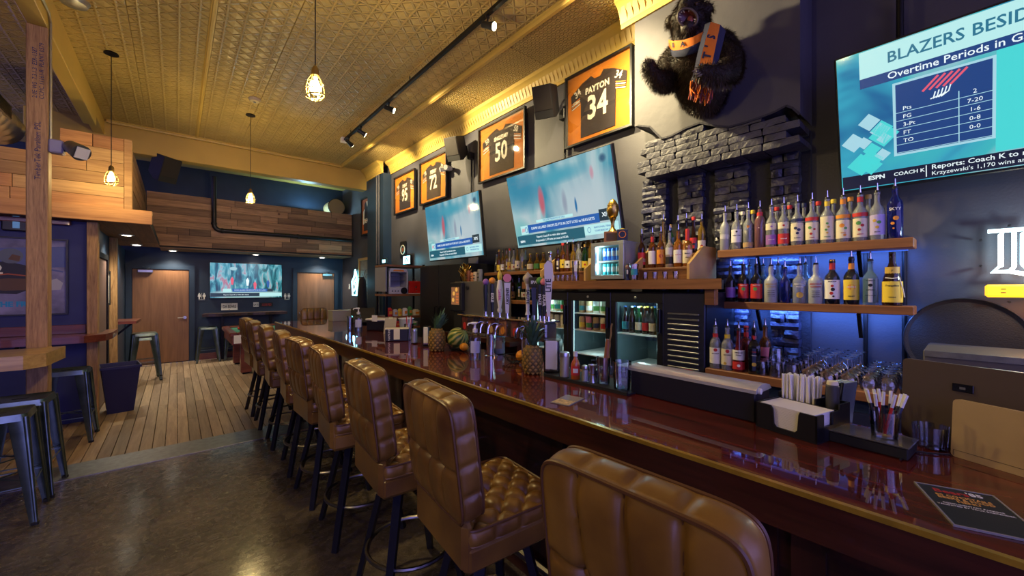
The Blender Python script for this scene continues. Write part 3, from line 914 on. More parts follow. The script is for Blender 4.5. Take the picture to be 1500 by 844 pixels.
for q in range(len(ou) - 1):
    w0, z0, w1, z1 = ou[q][1], ou[q][2], ou[q + 1][1], ou[q + 1][2]
    vs = [(sx * w * .9, sy * w, z) for w, z in ((w0, z0), (w1, z1)) for sx, sy in ((-1, -1), (1, -1), (1, 1), (-1, 1))]
    s.add(vs, [(k, (k + 1) % 4, 4 + (k + 1) % 4, 4 + k) for k in range(4)])
s.add([(sx * .12, sy * .13, .004) for sx, sy in ((-1, -1), (1, -1), (1, 1), (-1, 1))], [(0, 1, 2, 3)])
s.build('bin_body', M('navy_plastic', (.018, .018, .075), .4), t, smooth=20)
MB().box(-.17, -.10, -.19, -.185, .45, .50, T=Matrix.Rotation(R(-5), 4, 'X')).build('grip', 'navy_plastic', t)
# pool table, mostly hidden by the stools
t = thing('pool_table', 'small dark wooden pool table with green felt behind the bar stools', 'pool table', (0, 0, 0))
MB().box(.86, 1.74, 8.87, 10.28, .74, .765).build('felt', M('felt', (.02, .16, .10), .9, bmp=.1, bs=200), t)
MB().box(.74, .86, 8.75, 10.4, .72, .80, b=.015).box(1.74, 1.86, 8.75, 10.4, .72, .80, b=.015).box(.86, 1.74, 8.75, 8.87, .72, .80, b=.015).box(.86, 1.74, 10.28, 10.4, .72, .80, b=.015).build('cushion_rail', 'red_wood', t)
MB().box(.78, 1.82, 8.79, 10.36, .57, .72).build('cabinet', 'red_wood', t)
for x_ in (.92, 1.54):
    for y_ in (8.86, 10.1):
        lg = MB().box(x_, x_ + .17, y_, y_ + .17, .03, .57, b=.006).build('leg', 'red_wood', t)
        MB().box(x_ + .03, x_ + .14, y_ + .03, y_ + .14, 0, .03).build('leveller', 'black_metal', lg)
for i, (x_, y_, c, lb) in enumerate(((1.0, 9.2, (.75, .55, .1), 'yellow'), (1.12, 9.5, (.7, .68, .6), 'white'), (.98, 9.75, (.45, .03, .02), 'red'))):
    tag(MB().ball((0, 0, .028), .0285, n=16, k=10).build('pool_ball', M('ball_' + lb, c, .15), loc=(x_, y_, .765)), lb + ' pool ball lying on the green felt', 'ball')
tag(MB().box(0, .11, 0, .006, 0, .15).build('paper_sign', 'paper', loc=(.80, 8.742, .60)), 'white paper note on the end of the pool table', 'sign')
t = thing('wall_shelf', 'dark live edge slab ledge under the back wall television', 'ledge', (0, 0, 0))
ed = [(.43 + k * .118, 10.93 + .02 * math.sin(k * 1.7) + .01 * math.sin(k * 4.1)) for k in range(15)]
MB().prism(ed + [(2.02, YB - .01), (.5, YB - .01)], .985, 1.045).build('slab', M('dark_slab', (.055, .030, .022), .35, vary=.4, vs=6), t, smooth=0)
for x_ in (.80, 1.75):
    MB().box(x_ - .025, x_ + .025, 11.05, 11.1, 0, .985).build('bracket', 'black_metal', t)

# ------------------------------------------------------------ lamps of the room
WARM = (1.0, .74, .30)
bulb_mat = M('bulb_glow', (1, .9, .6), .3, emit=(1.0, .80, .38), es=10)
def pendant(loc, zc, label, watts):
    t = thing('pendant_lamp', label, 'lamp', loc, 'caged bulb pendants')
    H = zc - loc[2]
    MB().lathe([(.065, H - .022), (.062, H - .01), (.05, H)], 20).build('ceiling_rose', 'black_metal', t)
    MB().cyl((0, 0, .13), (0, 0, H - .02), .004, n=8).build('cord', 'black_plastic', t)
    MB().lathe([(.012, .15), (.022, .13), (.026, .085), (.020, .075)], 14).build('lamp_socket', M('old_brass', (.35, .26, .10), .4, metal=1), t)
    MB().lathe([(.012, .075), (.020, .05), (.031, .02), (.033, -.005), (.026, -.032), (.0, -.042)], 14).build('bulb', bulb_mat, t)
    c = MB()
    for k in range(6):
        a = math.pi * k / 3
        c.tube([(r * math.cos(a), r * math.sin(a), z) for r, z in ((.024, .09), (.046, .05), (.058, 0), (.055, -.045), (.032, -.075), (.006, -.085))], .0028, 5)
    for r, z in ((.050, .035), (.059, -.015)):
        c.tube([(r * math.cos(2 * math.pi * i / 20), r * math.sin(2 * math.pi * i / 20), z) for i in range(20)], .0028, 5, closed=True)
    c.tube([(.060 * math.cos(2 * math.pi * i / 20), .060 * math.sin(2 * math.pi * i / 20), -.05 + .012 * math.cos(2 * math.pi * i / 20)) for i in range(20)], .0042, 5, closed=True)
    c.build('wire_cage', M('cage_brass', (.55, .42, .16), .35, metal=.9), t)
    lamp('pendant_light', 'POINT', (loc[0], loc[1], loc[2] - .005), watts, WARM, .05)
pendant((.72, 2.9, 2.98), ZC, 'caged bulb pendant hanging high over the bar stools', 100)
pendant(tuple(PY(163, 262, 6.35)), ZC, 'caged bulb pendant hanging in front of the light plank loft', 20)
pendant(tuple(PZ(367, 291, 3.0)), ZC, 'caged bulb pendant hanging before the brown plank parapet', 60)
pendant((-1.7, 1.2, 2.98), ZC, 'added caged bulb pendant out of view over the open floor', 85)  # unseen extra pendant, added to brighten the room beside the viewer
# track with heads washing the bar wall
t = thing('light_track', 'long black lighting track under the tin ceiling', 'track light', (2.24, 0, 4.2))
MB().box(-.018, .018, -1.5, 7.1, 0, .034).build('track_rail', 'black_metal', t)
for y in (-.8, 2.0, 4.6, 6.8):
    MB().cyl((0, y, .03), (0, y, ZC - 4.2 - .008), .006).build('hanger', 'black_metal', t)
MB().box(-.05, .05, 7.1, 7.2, -.02, .06, b=.006).build('feed_box', 'white_plastic', t)
heads = [(1.75, (3.3, 2.3, 3.2), 1), (2.97, (3.1, 1.3, 3.35), 0), (5.24, (3.5, 4.4, 3.55), 1), (6.32, (3.5, 6.2, 3.5), 1), (6.9, (3.5, 7.6, 3.6), 1)]  # first head is added out of view to light the bear and screens
for i, (y, aim, on) in enumerate(heads):
    p = Vector((2.24, y, 4.2)); d = (Vector(aim) - (p + Vector((0, 0, -.09)))).normalized()
    h = thing('track_head', 'small black spotlight clipped to the lighting track', 'spotlight', (2.24, y, 4.2), 'track spotlights')
    hb = MB().cyl((0, 0, 0), (0, 0, -.09), .010).cyl((0, 0, -.002), (0, 0, -.02), .02)
    c0 = Vector((0, 0, -.09)) - d * .055
    hb.cyl(c0, c0 + d * .06, .030, .030, 16).cyl(c0 + d * .06, c0 + d * .13, .030, .040, 16)
    hb.build('lamp_housing', 'black_plastic', h)
    MB().cyl(c0 + d * .128, c0 + d * .134, .036, n=16).build('lens', M('spot_glow', (1, .9, .7), .3, emit=(1, .86, .5), es=14), h)
    lamp('track_spot', 'SPOT', p + Vector((0, 0, -.09)) + d * .10, 150 if i != 1 else 280, (1.0, .80, .42), .03, aim, 88, .75)
# recessed downlights in the soffit
for (x_, y_, lb) in ((PZ(253, 367, ZS).x, 11.02, 'round recessed downlight above the oak door with the closer'), (PZ(374, 373, ZS).x, 11.05, 'round recessed downlight above the back wall television'), (PZ(470, 377.5, ZS).x, 11.0, 'round recessed downlight above the door behind the bar'),
                 (-.565, 8.24, 'round recessed downlight in the dark soffit nearer the fascia'), (-.555, 10.0, 'round recessed downlight in the dark soffit deeper in the passage')):
    t = thing('downlight', lb, 'downlight', (x_, y_, ZS), 'recessed downlights')
    MB().lathe([(.062, -.012), (.085, -.010), (.088, 0), (.060, 0)], 24, caps=False).build('trim_ring', 'white_plastic', t)
    MB().lathe([(.0, -.018), (.045, -.014), (.062, -.006)], 20, caps=False).build('diffuser', M('down_glow', (1, .95, .85), .4, emit=(1, .92, .74), es=9), t)
    lamp('downlight_spot', 'SPOT', (x_, y_, ZS - .03), 42, (1, .86, .62), .05, (x_, y_, 0), 130, .8)

# ------------------------------------------------------------ televisions
def screen(name, scale, rot, stops, blobs=(), es=1.0, dist=1.5, stretch=(1, .35, 1)):
    m, nt, b = nodes_of(name)
    tc = node(nt, 'ShaderNodeTexCoord')
    mp = node(nt, 'ShaderNodeMapping'); mp.inputs['Rotation'].default_value = (0, 0, R(rot)); mp.inputs['Scale'].default_value = stretch
    nt.links.new(tc.outputs['Object'], mp.inputs[0])
    n = node(nt, 'ShaderNodeTexNoise', i_Scale=scale, i_Detail=3.0, i_Distortion=dist)
    nt.links.new(mp.outputs[0], n.inputs['Vector'])
    c = ramp(nt, n.outputs[0], stops)
    sp = node(nt, 'ShaderNodeSeparateXYZ'); nt.links.new(tc.outputs['Object'], sp.inputs[0])
    for (x_, y_, rx, ry, col, soft) in blobs:
        dx = mth(nt, 'DIVIDE', mth(nt, 'SUBTRACT', sp.outputs[0], x_), rx); dy = mth(nt, 'DIVIDE', mth(nt, 'SUBTRACT', sp.outputs[1], y_), ry)
        r = mth(nt, 'ADD', mth(nt, 'POWER', mth(nt, 'ABSOLUTE', dx), 2.0), mth(nt, 'POWER', mth(nt, 'ABSOLUTE', dy), 2.0))
        k = ramp(nt, r, [(max(0, 1 - soft) * .5, (1, 1, 1)), (.5 + soft * .5, (0, 0, 0))])
        c = mixc(nt, k, c, col)
    b.inputs['Base Color'].default_value = (.01, .01, .01, 1)
    b.inputs['Roughness'].default_value = .06
    nt.links.new(c, b.inputs['Emission Color'])
    b.inputs['Emission Strength'].default_value = es * .5
    MATS[name] = m
    return m
def glow(name, c, es=1.0):
    return M(name, (.02, .02, .02), .3, emit=c, es=es * .5)
G = dict(white=glow('px_white', (.80, .92, .95)), teal=glow('px_teal', (.01, .10, .15)), blue=glow('px_blue', (.01, .10, .38)), deep=glow('px_deep', (.008, .03, .05)), mint=glow('px_mint', (.45, .78, .78)), red=glow('px_red', (.75, .10, .16)), navy=glow('px_navy', (.005, .008, .03)), title=glow('px_title', (.02, .16, .26)))
def tv(T, w, h, smat, label, pole=None):
    t = thing('television', label, 'television', T)
    MB().box(-w / 2 - .012, w / 2 + .012, -h / 2 - .018, h / 2 + .012, -.05, 0, b=.006).build('casing', 'black_plastic', t)
    MB().box(-w / 2, w / 2, -h / 2, h / 2, -.004, .003).build('screen', smat, t)
    if pole:
        MB().box(-.2, .2, -.15, .15, -.075, -.05).box(-.05, .05, -.04, .04, -pole, -.075).build('wall_mount', 'black_metal', t)
    return t
def quad(b_, x0, x1, y0, y1, z, m=0):
    return b_.box(x0, x1, y0, y1, z - .0004, z, m)
sa = screen('screen_game', 1.6, -35, [(.30, (.03, .25, .45)), (.42, (.10, .45, .60)), (.52, (.45, .74, .80)), (.62, (.72, .86, .90)), (.75, (.80, .88, .93))],
            [(.35, -.08, .55, .42, (.70, .84, .90), 1.0), (-.45, .22, .45, .28, (.06, .36, .55), 1.0), (.05, .28, .45, .10, (.10, .50, .66), 1.0), (-.22, .06, .055, .20, (.72, .18, .24), .7), (.10, .0, .04, .16, (.42, .50, .62), .9), (.24, -.05, .02, .10, (.04, .25, .55), .6), (.48, .22, .03, .08, (.75, .45, .55), .8), (-.62, -.25, .2, .2, (.25, .70, .72), 1.0), (.62, .32, .05, .05, (.05, .16, .30), .8)], .62)
class LINES:                                        # every line of lettering becomes a part of its own
    def __init__(s, parent, mats):
        s.p, s.ms, s.rest = parent, mats, MB()
    def text(s, *a, **k):
        MB().text(*a, **k).build('caption_line', s.ms, s.p, smooth=0); return s
    def box(s, *a, **k):
        s.rest.box(*a, **k); return s
    def bar(s, *a, **k):
        s.rest.bar(*a, **k); return s
    def tube(s, *a, **k):
        s.rest.tube(*a, **k); return s
    def done(s):
        s.rest.build('screen_emblem', s.ms, s.p, smooth=0)['kind'] = 'stuff'
def lower_third(t):
    g = MB()
    quad(g, -.50, .50, -.255, -.165, .004, 0); quad(g, .50, .66, -.245, -.135, .0045, 1); quad(g, -.62, -.5, -.265, -.165, .0045, 2)
    quad(g, -.70, .30, -.385, -.275, .004, 3); quad(g, .30, .70, -.365, -.265, .004, 4); quad(g, -.35, .18, -.155, -.125, .004, 2)
    g.build('caption_bars', [G['blue'], G['deep'], G['mint'], G['teal'], G['mint']], t, smooth=0)
    x = LINES(t, [G['white'], G['blue'], G['red']])
    x.text('DAME LILLARD DROPS 55 PTS IN 2OT LOSS vs NUGGETS', .040, Matrix.Translation((0, -.21, .005)), sx=.88)
    x.text('Reports: Coach K to retire after season', .034, Matrix.Translation((-.16, -.31, .005)), sx=.8)
    x.text("Krzyzewski's 1,170 wins are most in NCAA", .034, Matrix.Translation((-.16, -.352, .005)), sx=.8)
    x.text('XPS', .055, Matrix.Translation((.58, -.19, .0055)), bold=.001).text('ESPN', .035, Matrix.Translation((-.62, -.345, .005)), bold=.001)
    x.text('THE JUMP PRESENTED BY DELL', .026, Matrix.Translation((-.085, -.14, .0052)), m=1, sx=.9)
    x.text('NATIONAL FINALS', .026, Matrix.Translation((.53, -.298, .0052)), m=1).text('TOMORROW 7pm', .026, Matrix.Translation((.53, -.332, .0052)), m=1)
    for k in range(16):
        a = 2 * math.pi * k / 16
        x.box(.36 + .020 * math.cos(a) - .003, .36 + .020 * math.cos(a) + .003, -.315 + .024 * math.sin(a) - .003, -.315 + .024 * math.sin(a) + .003, .0045, .0052, m=1)
    for k in range(5):
        x.bar((-.605 + k * .010, -.235, .005), (-.590 + k * .010, -.195, .005), .004, .0008, m=2)
    x.tube([(-.528 + .018 * math.cos(2 * math.pi * k / 16), -.215 + .03 * math.sin(2 * math.pi * k / 16), .005) for k in range(16)], .003, 4, m=1, closed=True)
    x.done()
t2 = tv(on_right((3.028, 2.80, 2.50), R(13.2)), 1.44, .82, sa, 'wide television showing a blurred basketball game above the small fridge', .44)
lower_third(t2)
t1 = tv(on_right((3.045, 4.90, 2.475), R(6)), 1.44, .84, sa, 'television showing the same game above the black refrigerator', .44)
lower_third(t1)
tv3 = on_right((3.19, -.19, 2.636), R(13))
sb = screen('screen_stats', 2.6, 25, [(.3, (.02, .12, .34)), (.45, (.05, .42, .60)), (.55, (.06, .55, .60)), (.66, (.30, .62, .70)), (.8, (.40, .50, .72))], [], .8, .6, (1, .8, 1))
t3 = tv(tv3, 1.45, .80, sb, 'large television with a sports statistics page by the beer sign', .28)
g = MB()
quad(g, -.62, .72, .245, .395, .0038, 0); quad(g, -.62, .72, .190, .245, .0040, 1); quad(g, -.72, .72, -.395, -.315, .0040, 2)
for (x0, x1) in ((-.48, -.10), (.02, .40)):
    quad(g, x0, x1, -.24, .17, .0040, 1)
    for k in range(6):
        quad(g, x0 + .012, x1 - .012, -.225 + .045 * k, -.222 + .045 * k, .0048, 3)
    for a in (x0, x1 - .012):
        quad(g, a, a + .012, -.24, .17, .0046, 3)
    quad(g, x0, x1, .158, .17, .0046, 3); quad(g, x0, x1, -.24, -.228, .0046, 3)
    quad(g, x0 + .28 * .9, x0 + .256, -.24, .04, .0047, 3)
quad(g, .44, .56, -.30, .18, .0040, 4); quad(g, -.10, .02, -.31, .20, .0039, 4)
for k in range(12):                                          # blurred facets of the page background
    a, c = random.uniform(-.68, -.52), random.uniform(-.28, .0)
    s = random.uniform(.03, .07)
    g.prism([(a, c - s), (a + s, c), (a, c + s), (a - s, c)], .0042, .0044, m=4 if k % 2 else 3)
g.build('page_bars', [G['mint'], glow('px_band', (.01, .05, .20)), G['navy'], glow('px_line', (.35, .62, .72)), glow('px_panel', (.06, .62, .62))], t3, smooth=0)
x = LINES(t3, [G['white'], G['title'], G['red']])
x.text('BLAZERS BESIDES LILLARD', .082, Matrix.Translation((-.50, .318, .005)), m=1, align='LEFT', bold=.0012, sx=.92)
x.text('Overtime Periods in Game 5', .052, Matrix.Translation((-.50, .218, .005)), align='LEFT', bold=.0004)
x.text('Reports: Coach K to retire after season', .036, Matrix.Translation((-.33, -.337, .005)), align='LEFT', bold=.0004)
x.text("Krzyzewski's 1,170 wins are most in NCAA history", .030, Matrix.Translation((-.33, -.372, .005)), align='LEFT')
x.text('COACH K', .028, Matrix.Translation((-.42, -.345, .005)), bold=.0004).box(-.352, -.348, -.385, -.322, .004, .005).text('ESPN', .034, Matrix.Translation((-.56, -.345, .005)), bold=.001)
for r, (a, c) in enumerate((('Pts', '2'), ('FG', '7-20'), ('3-Pt', '1-6'), ('FT', '0-8'), ('TO', '0-0'))):
    for x0 in (-.48, .02):
        x.text(a, .030, Matrix.Translation((x0 + .04, .020 - .045 * r, .005)), align='LEFT').text(c, .030, Matrix.Translation((x0 + .31, .020 - .045 * r, .005)))
for k in range(5):                                           # striped pinwheel emblem
    x.bar((-.36 + k * .026, .085, .005), (-.30 + k * .026, .150, .005), .010, .0008, m=2)
    x.tube([(-.255 - .014 * k + .0, .085 - .004 * k, .0052), (-.262 - .014 * k, .055 - .004 * k, .0052), (-.29 - .010 * k, .035, .0052)], .0035, 4, m=0)
x.done()
sd = screen('screen_court', 9.0, 35, [(.28, (.01, .05, .07)), (.42, (.02, .17, .22)), (.52, (.10, .45, .52)), (.60, (.35, .62, .68)), (.68, (.55, .18, .24)), (.76, (.65, .75, .75))],
            [(0, -.32, 1.0, .15, (.42, .66, .66), .35), (-.28, .28, .10, .06, (.45, .75, .78), .3)], .75, .8, (1, .3, 1))
t4 = tv(on_back((1.30, YB - .062, 1.795)), 1.43, .81, sd, 'television between the two oak doors showing a blurred ball game')
g = MB()
quad(g, -.30, .40, -.265, -.19, .004, 0); quad(g, .40, .52, -.265, -.19, .004, 1); quad(g, -.48, -.32, -.27, -.19, .004, 2); quad(g, -.71, .24, -.375, -.29, .004, 1); quad(g, .24, .71, -.375, -.29, .004, 2)
for k, (a, c, col) in enumerate(((.42, -.06, 0), (.15, -.10, 3), (-.3, 0, 3), (.0, -.02, 4))):
    g.prism([(a - .02, c - .10), (a + .015, c - .10), (a + .03, c + .02), (a + .0, c + .09), (a - .035, c + .03)], .003, .0042, m=col)
g.build('caption_bars', [G['blue'], G['deep'], G['mint'], G['red'], G['white']], t4, smooth=0)
LINES(t4, G['white']).text('DAME LILLARD DROPS 55 PTS IN 2OT LOSS', .036, Matrix.Translation((.05, -.228, .005)), sx=.9).text('Reports: Coach K to retire after season', .034, Matrix.Translation((-.22, -.333, .005)), sx=.9)
for (y, xb, z, lb, zt) in ((.28, 3.42, 2.75, 'grey conduit pole above the statistics television', ZC),):
    t = thing('ceiling_pole', lb, 'pole', (xb, y, z))
    MB().cyl((0, 0, 0), (0, 0, zt - z - .05), .018, n=12).build('pipe', 'black_metal', t)
    MB().lathe([(.05, zt - z - .06), (.05, zt - z)], 16).build('ceiling_flange', 'black_metal', t)
    MB().box(-.02, .06, -.10, .10, -.12, .02, b=.005).build('bracket_plate', 'black_metal', t)

# ------------------------------------------------------------ framed jerseys
M('jersey_cloth', (.026, .018, .020), .85, bmp=.4, bs=240)
M('mat_orange', (.62, .185, .010), .75)
def wallrect(x0, t0, b0, x1, t1, b1, X=3.465):
    a, c = PX(x0, (t0 + b0) / 2, X), PX(x1, (t1 + b1) / 2, X)
    h = (PX(x0, t0, X).z - PX(x0, b0, X).z + PX(x1, t1, X).z - PX(x1, b1, X).z) / 2
    return on_right((X, (a.y + c.y) / 2, (a.z + c.z) / 2)), abs(a.y - c.y), h
SHAPE = [(-.2, .80), (-.09, .68), (.1, .68), (.2, .82), (.52, .70), (.90, .46), (.86, .04), (.57, .18), (.55, -.88), (-.55, -.88), (-.55, .18), (-.87, .04), (-.90, .46), (-.52, .70)]
def jersey(rect, name, num, label, patch=False):
    T, w, h = wallrect(*rect)
    t = thing('jersey_frame', label, 'picture', T, 'framed jerseys on the bar wall')
    frame_bars(MB(), w, h, .022, 0, .045).build('frame', 'black_plastic', t)
    MB().box(-w / 2 + .02, w / 2 - .02, -h / 2 + .02, h / 2 - .02, 0, .010).build('mat_board', 'mat_orange', t)
    a, c = w / 2 * .93, h / 2 * .93
    j = MB().prism([(x * a, y * c) for x, y in SHAPE], .010, .018).build('jersey', 'jersey_cloth', t, smooth=0)
    l = MB()
    l.text(name, .115 * h if len(name) < 8 else .092 * h, Matrix.Translation((0, .40 * c, .0185)), sx=.85 if len(name) < 8 else .74, bold=.003)
    l.text(num, .44 * h, Matrix.Translation((0, -.14 * c, .0185)), sx=.78, bold=.008)
    for s in (-1, 1):
        l.text(num, .13 * h, Matrix.Translation((s * .66 * a, .46 * c, .0185)) @ Matrix.Rotation(-s * R(24), 4, 'Z'), sx=.85, bold=.002)
        for k in range(4):
            p0, p1 = Vector((s * .575 * a, (.30 - k * .055) * c, .0186)), Vector((s * .865 * a, (.20 - k * .055) * c, .0186))
            l.bar(p0, p1, .012 * h, .0012, m=k % 2 + 1 if k else 1, up='Y')
    if patch:
        l.text('GSH', .055 * h, Matrix.Translation((-.70 * a, .20 * c, .0200)), bold=.001)
    l.build('lettering', ['pale_print', 'orange_print', 'white_print'], j, smooth=0)
    MB().box(-w / 2 + .02, w / 2 - .02, -h / 2 + .02, h / 2 - .02, .034, .037).build('glazing', 'frame_glass', t)
    return t
jersey((831, 115, 220, 929, 68, 185), 'PAYTON', '34', 'framed dark jersey number 34 on orange mat beside the chimney', True)
jersey((703.4, 191.6, 270, 772, 155.6, 247.6), 'SINGLETARY', '50', 'framed dark jersey number 50 on orange mat over the game televisions', True)
jersey((617.2, 242, 302.2, 656.6, 219.6, 289), 'PERRY', '72', 'framed dark jersey number 72 on orange mat next to a speaker')
jersey((579.4, 263, 316, 610, 245.4, 305.9), 'DENT', '95', 'framed dark jersey number 95 on orange mat next to the navy pier')
T, w, h = wallrect(530.5, 292, 347, 548, 284, 341)
t = thing('jersey_frame', 'small framed dark basketball jersey with orange surround in the far corner', 'picture', T)
frame_bars(MB(), w, h, .035, 0, .04).build('frame', 'black_plastic', t)
MB().box(-w / 2 + .03, w / 2 - .03, -h / 2 + .03, h / 2 - .03, 0, .010).build('mat_board', M('mat_rust', (.40, .10, .02), .7), t)
j = MB().prism([(x * w * .36, y * h * .42) for x, y in ((-.3, .9), (0, .6), (.3, .9), (.6, .8), (.62, .5), (.85, .3), (.8, -.1), (.8, -.9), (-.8, -.9), (-.8, -.1), (-.85, .3), (-.62, .5), (-.6, .8))], .01, .018).build('jersey', M('jersey_navy', (.02, .022, .04), .8), t, smooth=0)
l = MB().text('RED GRG', .12, Matrix.Translation((0, .02, .0185)), m=0, sx=.8) if False else MB()
l.prism([(x * w * .36, y * h * .42) for x, y in ((-.2, .9), (0, .55), (.2, .9))], .018, .019).prism([(x * w * .36, y * h * .42) for x, y in ((.62, .5), (.98, .3), (.98, -.5), (.72, -.45))], .0175, .0182).prism([(x * w * .36, y * h * .42) for x, y in ((-.62, .5), (-.98, .3), (-.98, -.5), (-.72, -.45))], .0175, .0182)
l.text('BEARS', .15, Matrix.Translation((0, -.12, .0186)), sx=.85)
l.box(-w * .3, w * .3, -h * .12, -h * .105, .018, .0188, m=1)
l.build('lettering', ['white_print', 'orange_print'], j, smooth=0)

# ------------------------------------------------------------ loudspeakers
def speaker(T, label, arm=True, s=1.0):
    t = thing('loudspeaker', label, 'speaker', T)
    poly = [(-.12, .17), (.12, .17), (.12, -.10), (-.02, -.17), (-.12, -.17)]
    Tn = Matrix.Rotation(R(90), 4, 'Y')
    MB().prism([(x * s, y * s) for x, y in poly], -.11 * s, .11 * s, T=Tn).build('cabinet', 'matte_black', t, smooth=0)
    MB().box(-.105 * s, .105 * s, -.09 * s, .16 * s, .118 * s, .126 * s, b=.004).build('grille', M('speaker_grille', (.016, .011, .010), .7, bmp=.5, bs=300), t)
    if arm:
        MB().cyl((0, -.05, -.12), (0, -.05, -.26), .016).box(-.04, .04, -.12, .03, -.27, -.255).build('bracket', 'black_metal', t)
    return t
def face(p, to, roll=0.0):
    n = (Vector(to) - Vector(p)).normalized(); u = Vector((0, 0, 1)).cross(n).normalized(); v = n.cross(u)
    return basis(p, u, v)
p = PX(668, 218, 3.22); speaker(face(p, (1.2, p.y - .9, 2.9)), 'black wall speaker with a white security lamp under it')
t = thing('conduit_drop', 'black conduit dropping from the speaker that has the security lamp', 'conduit', (3.47, p.y - .05, 2.5))
MB().cyl((0, 0, 0), (0, 0, p.z - 2.5 - .1), .014).build('pipe', 'black_metal', t); MB().box(-.06, .03, -.04, .04, p.z - 2.62, p.z - 2.52, b=.006).build('junction_box', 'black_plastic', t)
t = thing('security_lamp', 'white twin spot security lamp under a wall speaker', 'lamp', tuple(PX(657, 247, 3.43)))
MB().box(-.03, .05, -.05, .05, -.03, .03, b=.008).build('base', 'white_plastic', t)
for s in (-1, 1):
    MB().cyl((-.02, s * .05, 0), (-.11, s * .09, -.02), .03, .04, 14).build('lamp_head', 'white_plastic', t)
p = PX(800, 150, 3.22); speaker(face(p, (1.2, p.y - .9, 2.9)), 'black wall speaker on its own above the wide television')
t = thing('conduit_drop', 'black conduit dropping from the speaker above the wide television', 'conduit', (3.47, p.y - .06, 2.6))
MB().cyl((0, 0, 0), (0, 0, p.z - 2.6 - .1), .014).build('pipe', 'black_metal', t); MB().box(-.06, .03, -.04, .04, p.z - 2.76, p.z - 2.64, b=.006).build('junction_box', 'black_plastic', t)
p = Vector((-.15, 9.1, 3.70)); speaker(face(p, (1.5, 6.5, 2.4)), 'black speaker hung in the dark loft opening beside the light planks', True, 1.25)

# ------------------------------------------------------------ poster, signs and small wall things
t = thing('football_poster', 'framed poster of a football player with a blue caption on the blue wall', 'poster', on_back((-1.325, 6.99, 1.75)))
w, h = .70, .89
frame_bars(MB(), w, h, .018, 0, .03).build('frame', 'black_plastic', t)
MB().box(-w / 2 + .015, w / 2 - .015, -h / 2 + .015, h / 2 - .015, 0, .008).build('sheet', M('poster_sheet', (.20, .19, .36), .5, vary=.5, vs=5), t)
f = MB()
f.prism([(-.33, .30), (-.33, .05), (.33, .12), (.33, .36)], .008, .0085, m=5)
f.prism([(-.33, .02), (-.24, .14), (-.12, .17), (.02, .13), (.12, .02), (.10, -.12), (-.04, -.20), (-.33, -.18)], .009, .010, m=0)     # jersey
f.prism([(.02 + .09 * math.cos(a) - .10, .23 + .085 * math.sin(a)) for a in [2 * math.pi * k / 18 for k in range(18)]], .010, .011, m=1)  # helmet
f.prism([(-.10, .19), (-.02, .17), (-.01, .23), (-.07, .25)], .011, .012, m=2)
f.prism([(-.30, -.06), (-.1, -.02), (.12, -.03), (.2, -.08), (.12, -.15), (-.12, -.16), (-.30, -.14)], .011, .012, m=2)                   # forearm
f.prism([(.18, -.05), (.26, -.02), (.31, -.07), (.29, -.15), (.20, -.16)], .012, .013, m=3)
f.prism([(-.33, -.02), (-.1, .02), (.05, .0), (.05, .012), (-.1, .034), (-.33, -.004)], .0115, .0125, m=4)
for k in range(4):
    f.bar((.14, .28 - k * .06, .0088), (.31, .24 - k * .06, .0088), .018, .0004, m=5)
f.build('picture_print', [M('print_dark', (.03, .03, .055), .6), M('print_helmet', (.10, .12, .17), .4), M('print_skin', (.13, .07, .05), .6), M('print_glove', (.45, .45, .55), .6), M('print_rust', (.40, .10, .05), .6), M('print_haze', (.10, .13, .38), .6)], t, smooth=0)
MB().text('THE FRIDGE', .078, Matrix.Translation((0, -.315, .009)), bold=.004, sx=.94).text('2', .14, Matrix.Translation((-.17, .07, .0105)), m=1, bold=.004).build('lettering', [M('caption_blue', (.02, .30, .62), .5), 'white_print'], t, smooth=0)
T = on_back(PY(25, 326, 6.99))
t = thing('wall_heater_control', 'small black box on the blue wall above the poster', 'control box', T)
MB().box(-.10, .10, -.10, .10, 0, .06, b=.01).build('housing', 'black_plastic', t); MB().box(-.02, .03, -.07, .07, .06, .064).build('display', M('dim_blue', (.02, .05, .12), .3, emit=(.1, .25, .5), es=.25), t)
def sign_people(px, lb):
    t = thing('restroom_sign', lb, 'sign', on_back(PY(px, 434, YB - .008)))
    t.scale = (.58, .58, 1)
    b_ = MB()
    for s in (-1, 1):
        c = s * .075
        b_.prism([(c + .022 * math.cos(a), .105 + .022 * math.sin(a)) for a in [2 * math.pi * k / 12 for k in range(12)]], 0, .006)
        if s < 0: b_.prism([(c - .035, .075), (c + .035, .075), (c + .05, -.02), (c + .022, -.02), (c + .02, -.11), (c - .02, -.11), (c - .022, -.02), (c - .05, -.02)], 0, .006)
        else: b_.prism([(c - .03, .075), (c + .03, .075), (c + .055, .0), (c + .018, -.04), (c + .018, -.11), (c - .018, -.11), (c - .018, -.04), (c - .055, .0)], 0, .006)
    b_.box(-.004, .004, -.11, .125, 0, .006).box(-.10, .10, -.145, -.13, 0, .006)
    b_.build('pictogram', 'white_plastic', t, smooth=0)
sign_people(295.5, 'white restroom pictogram beside the oak door with the lever on its right')
sign_people(420.5, 'white restroom pictogram between the television and the door behind the bar')
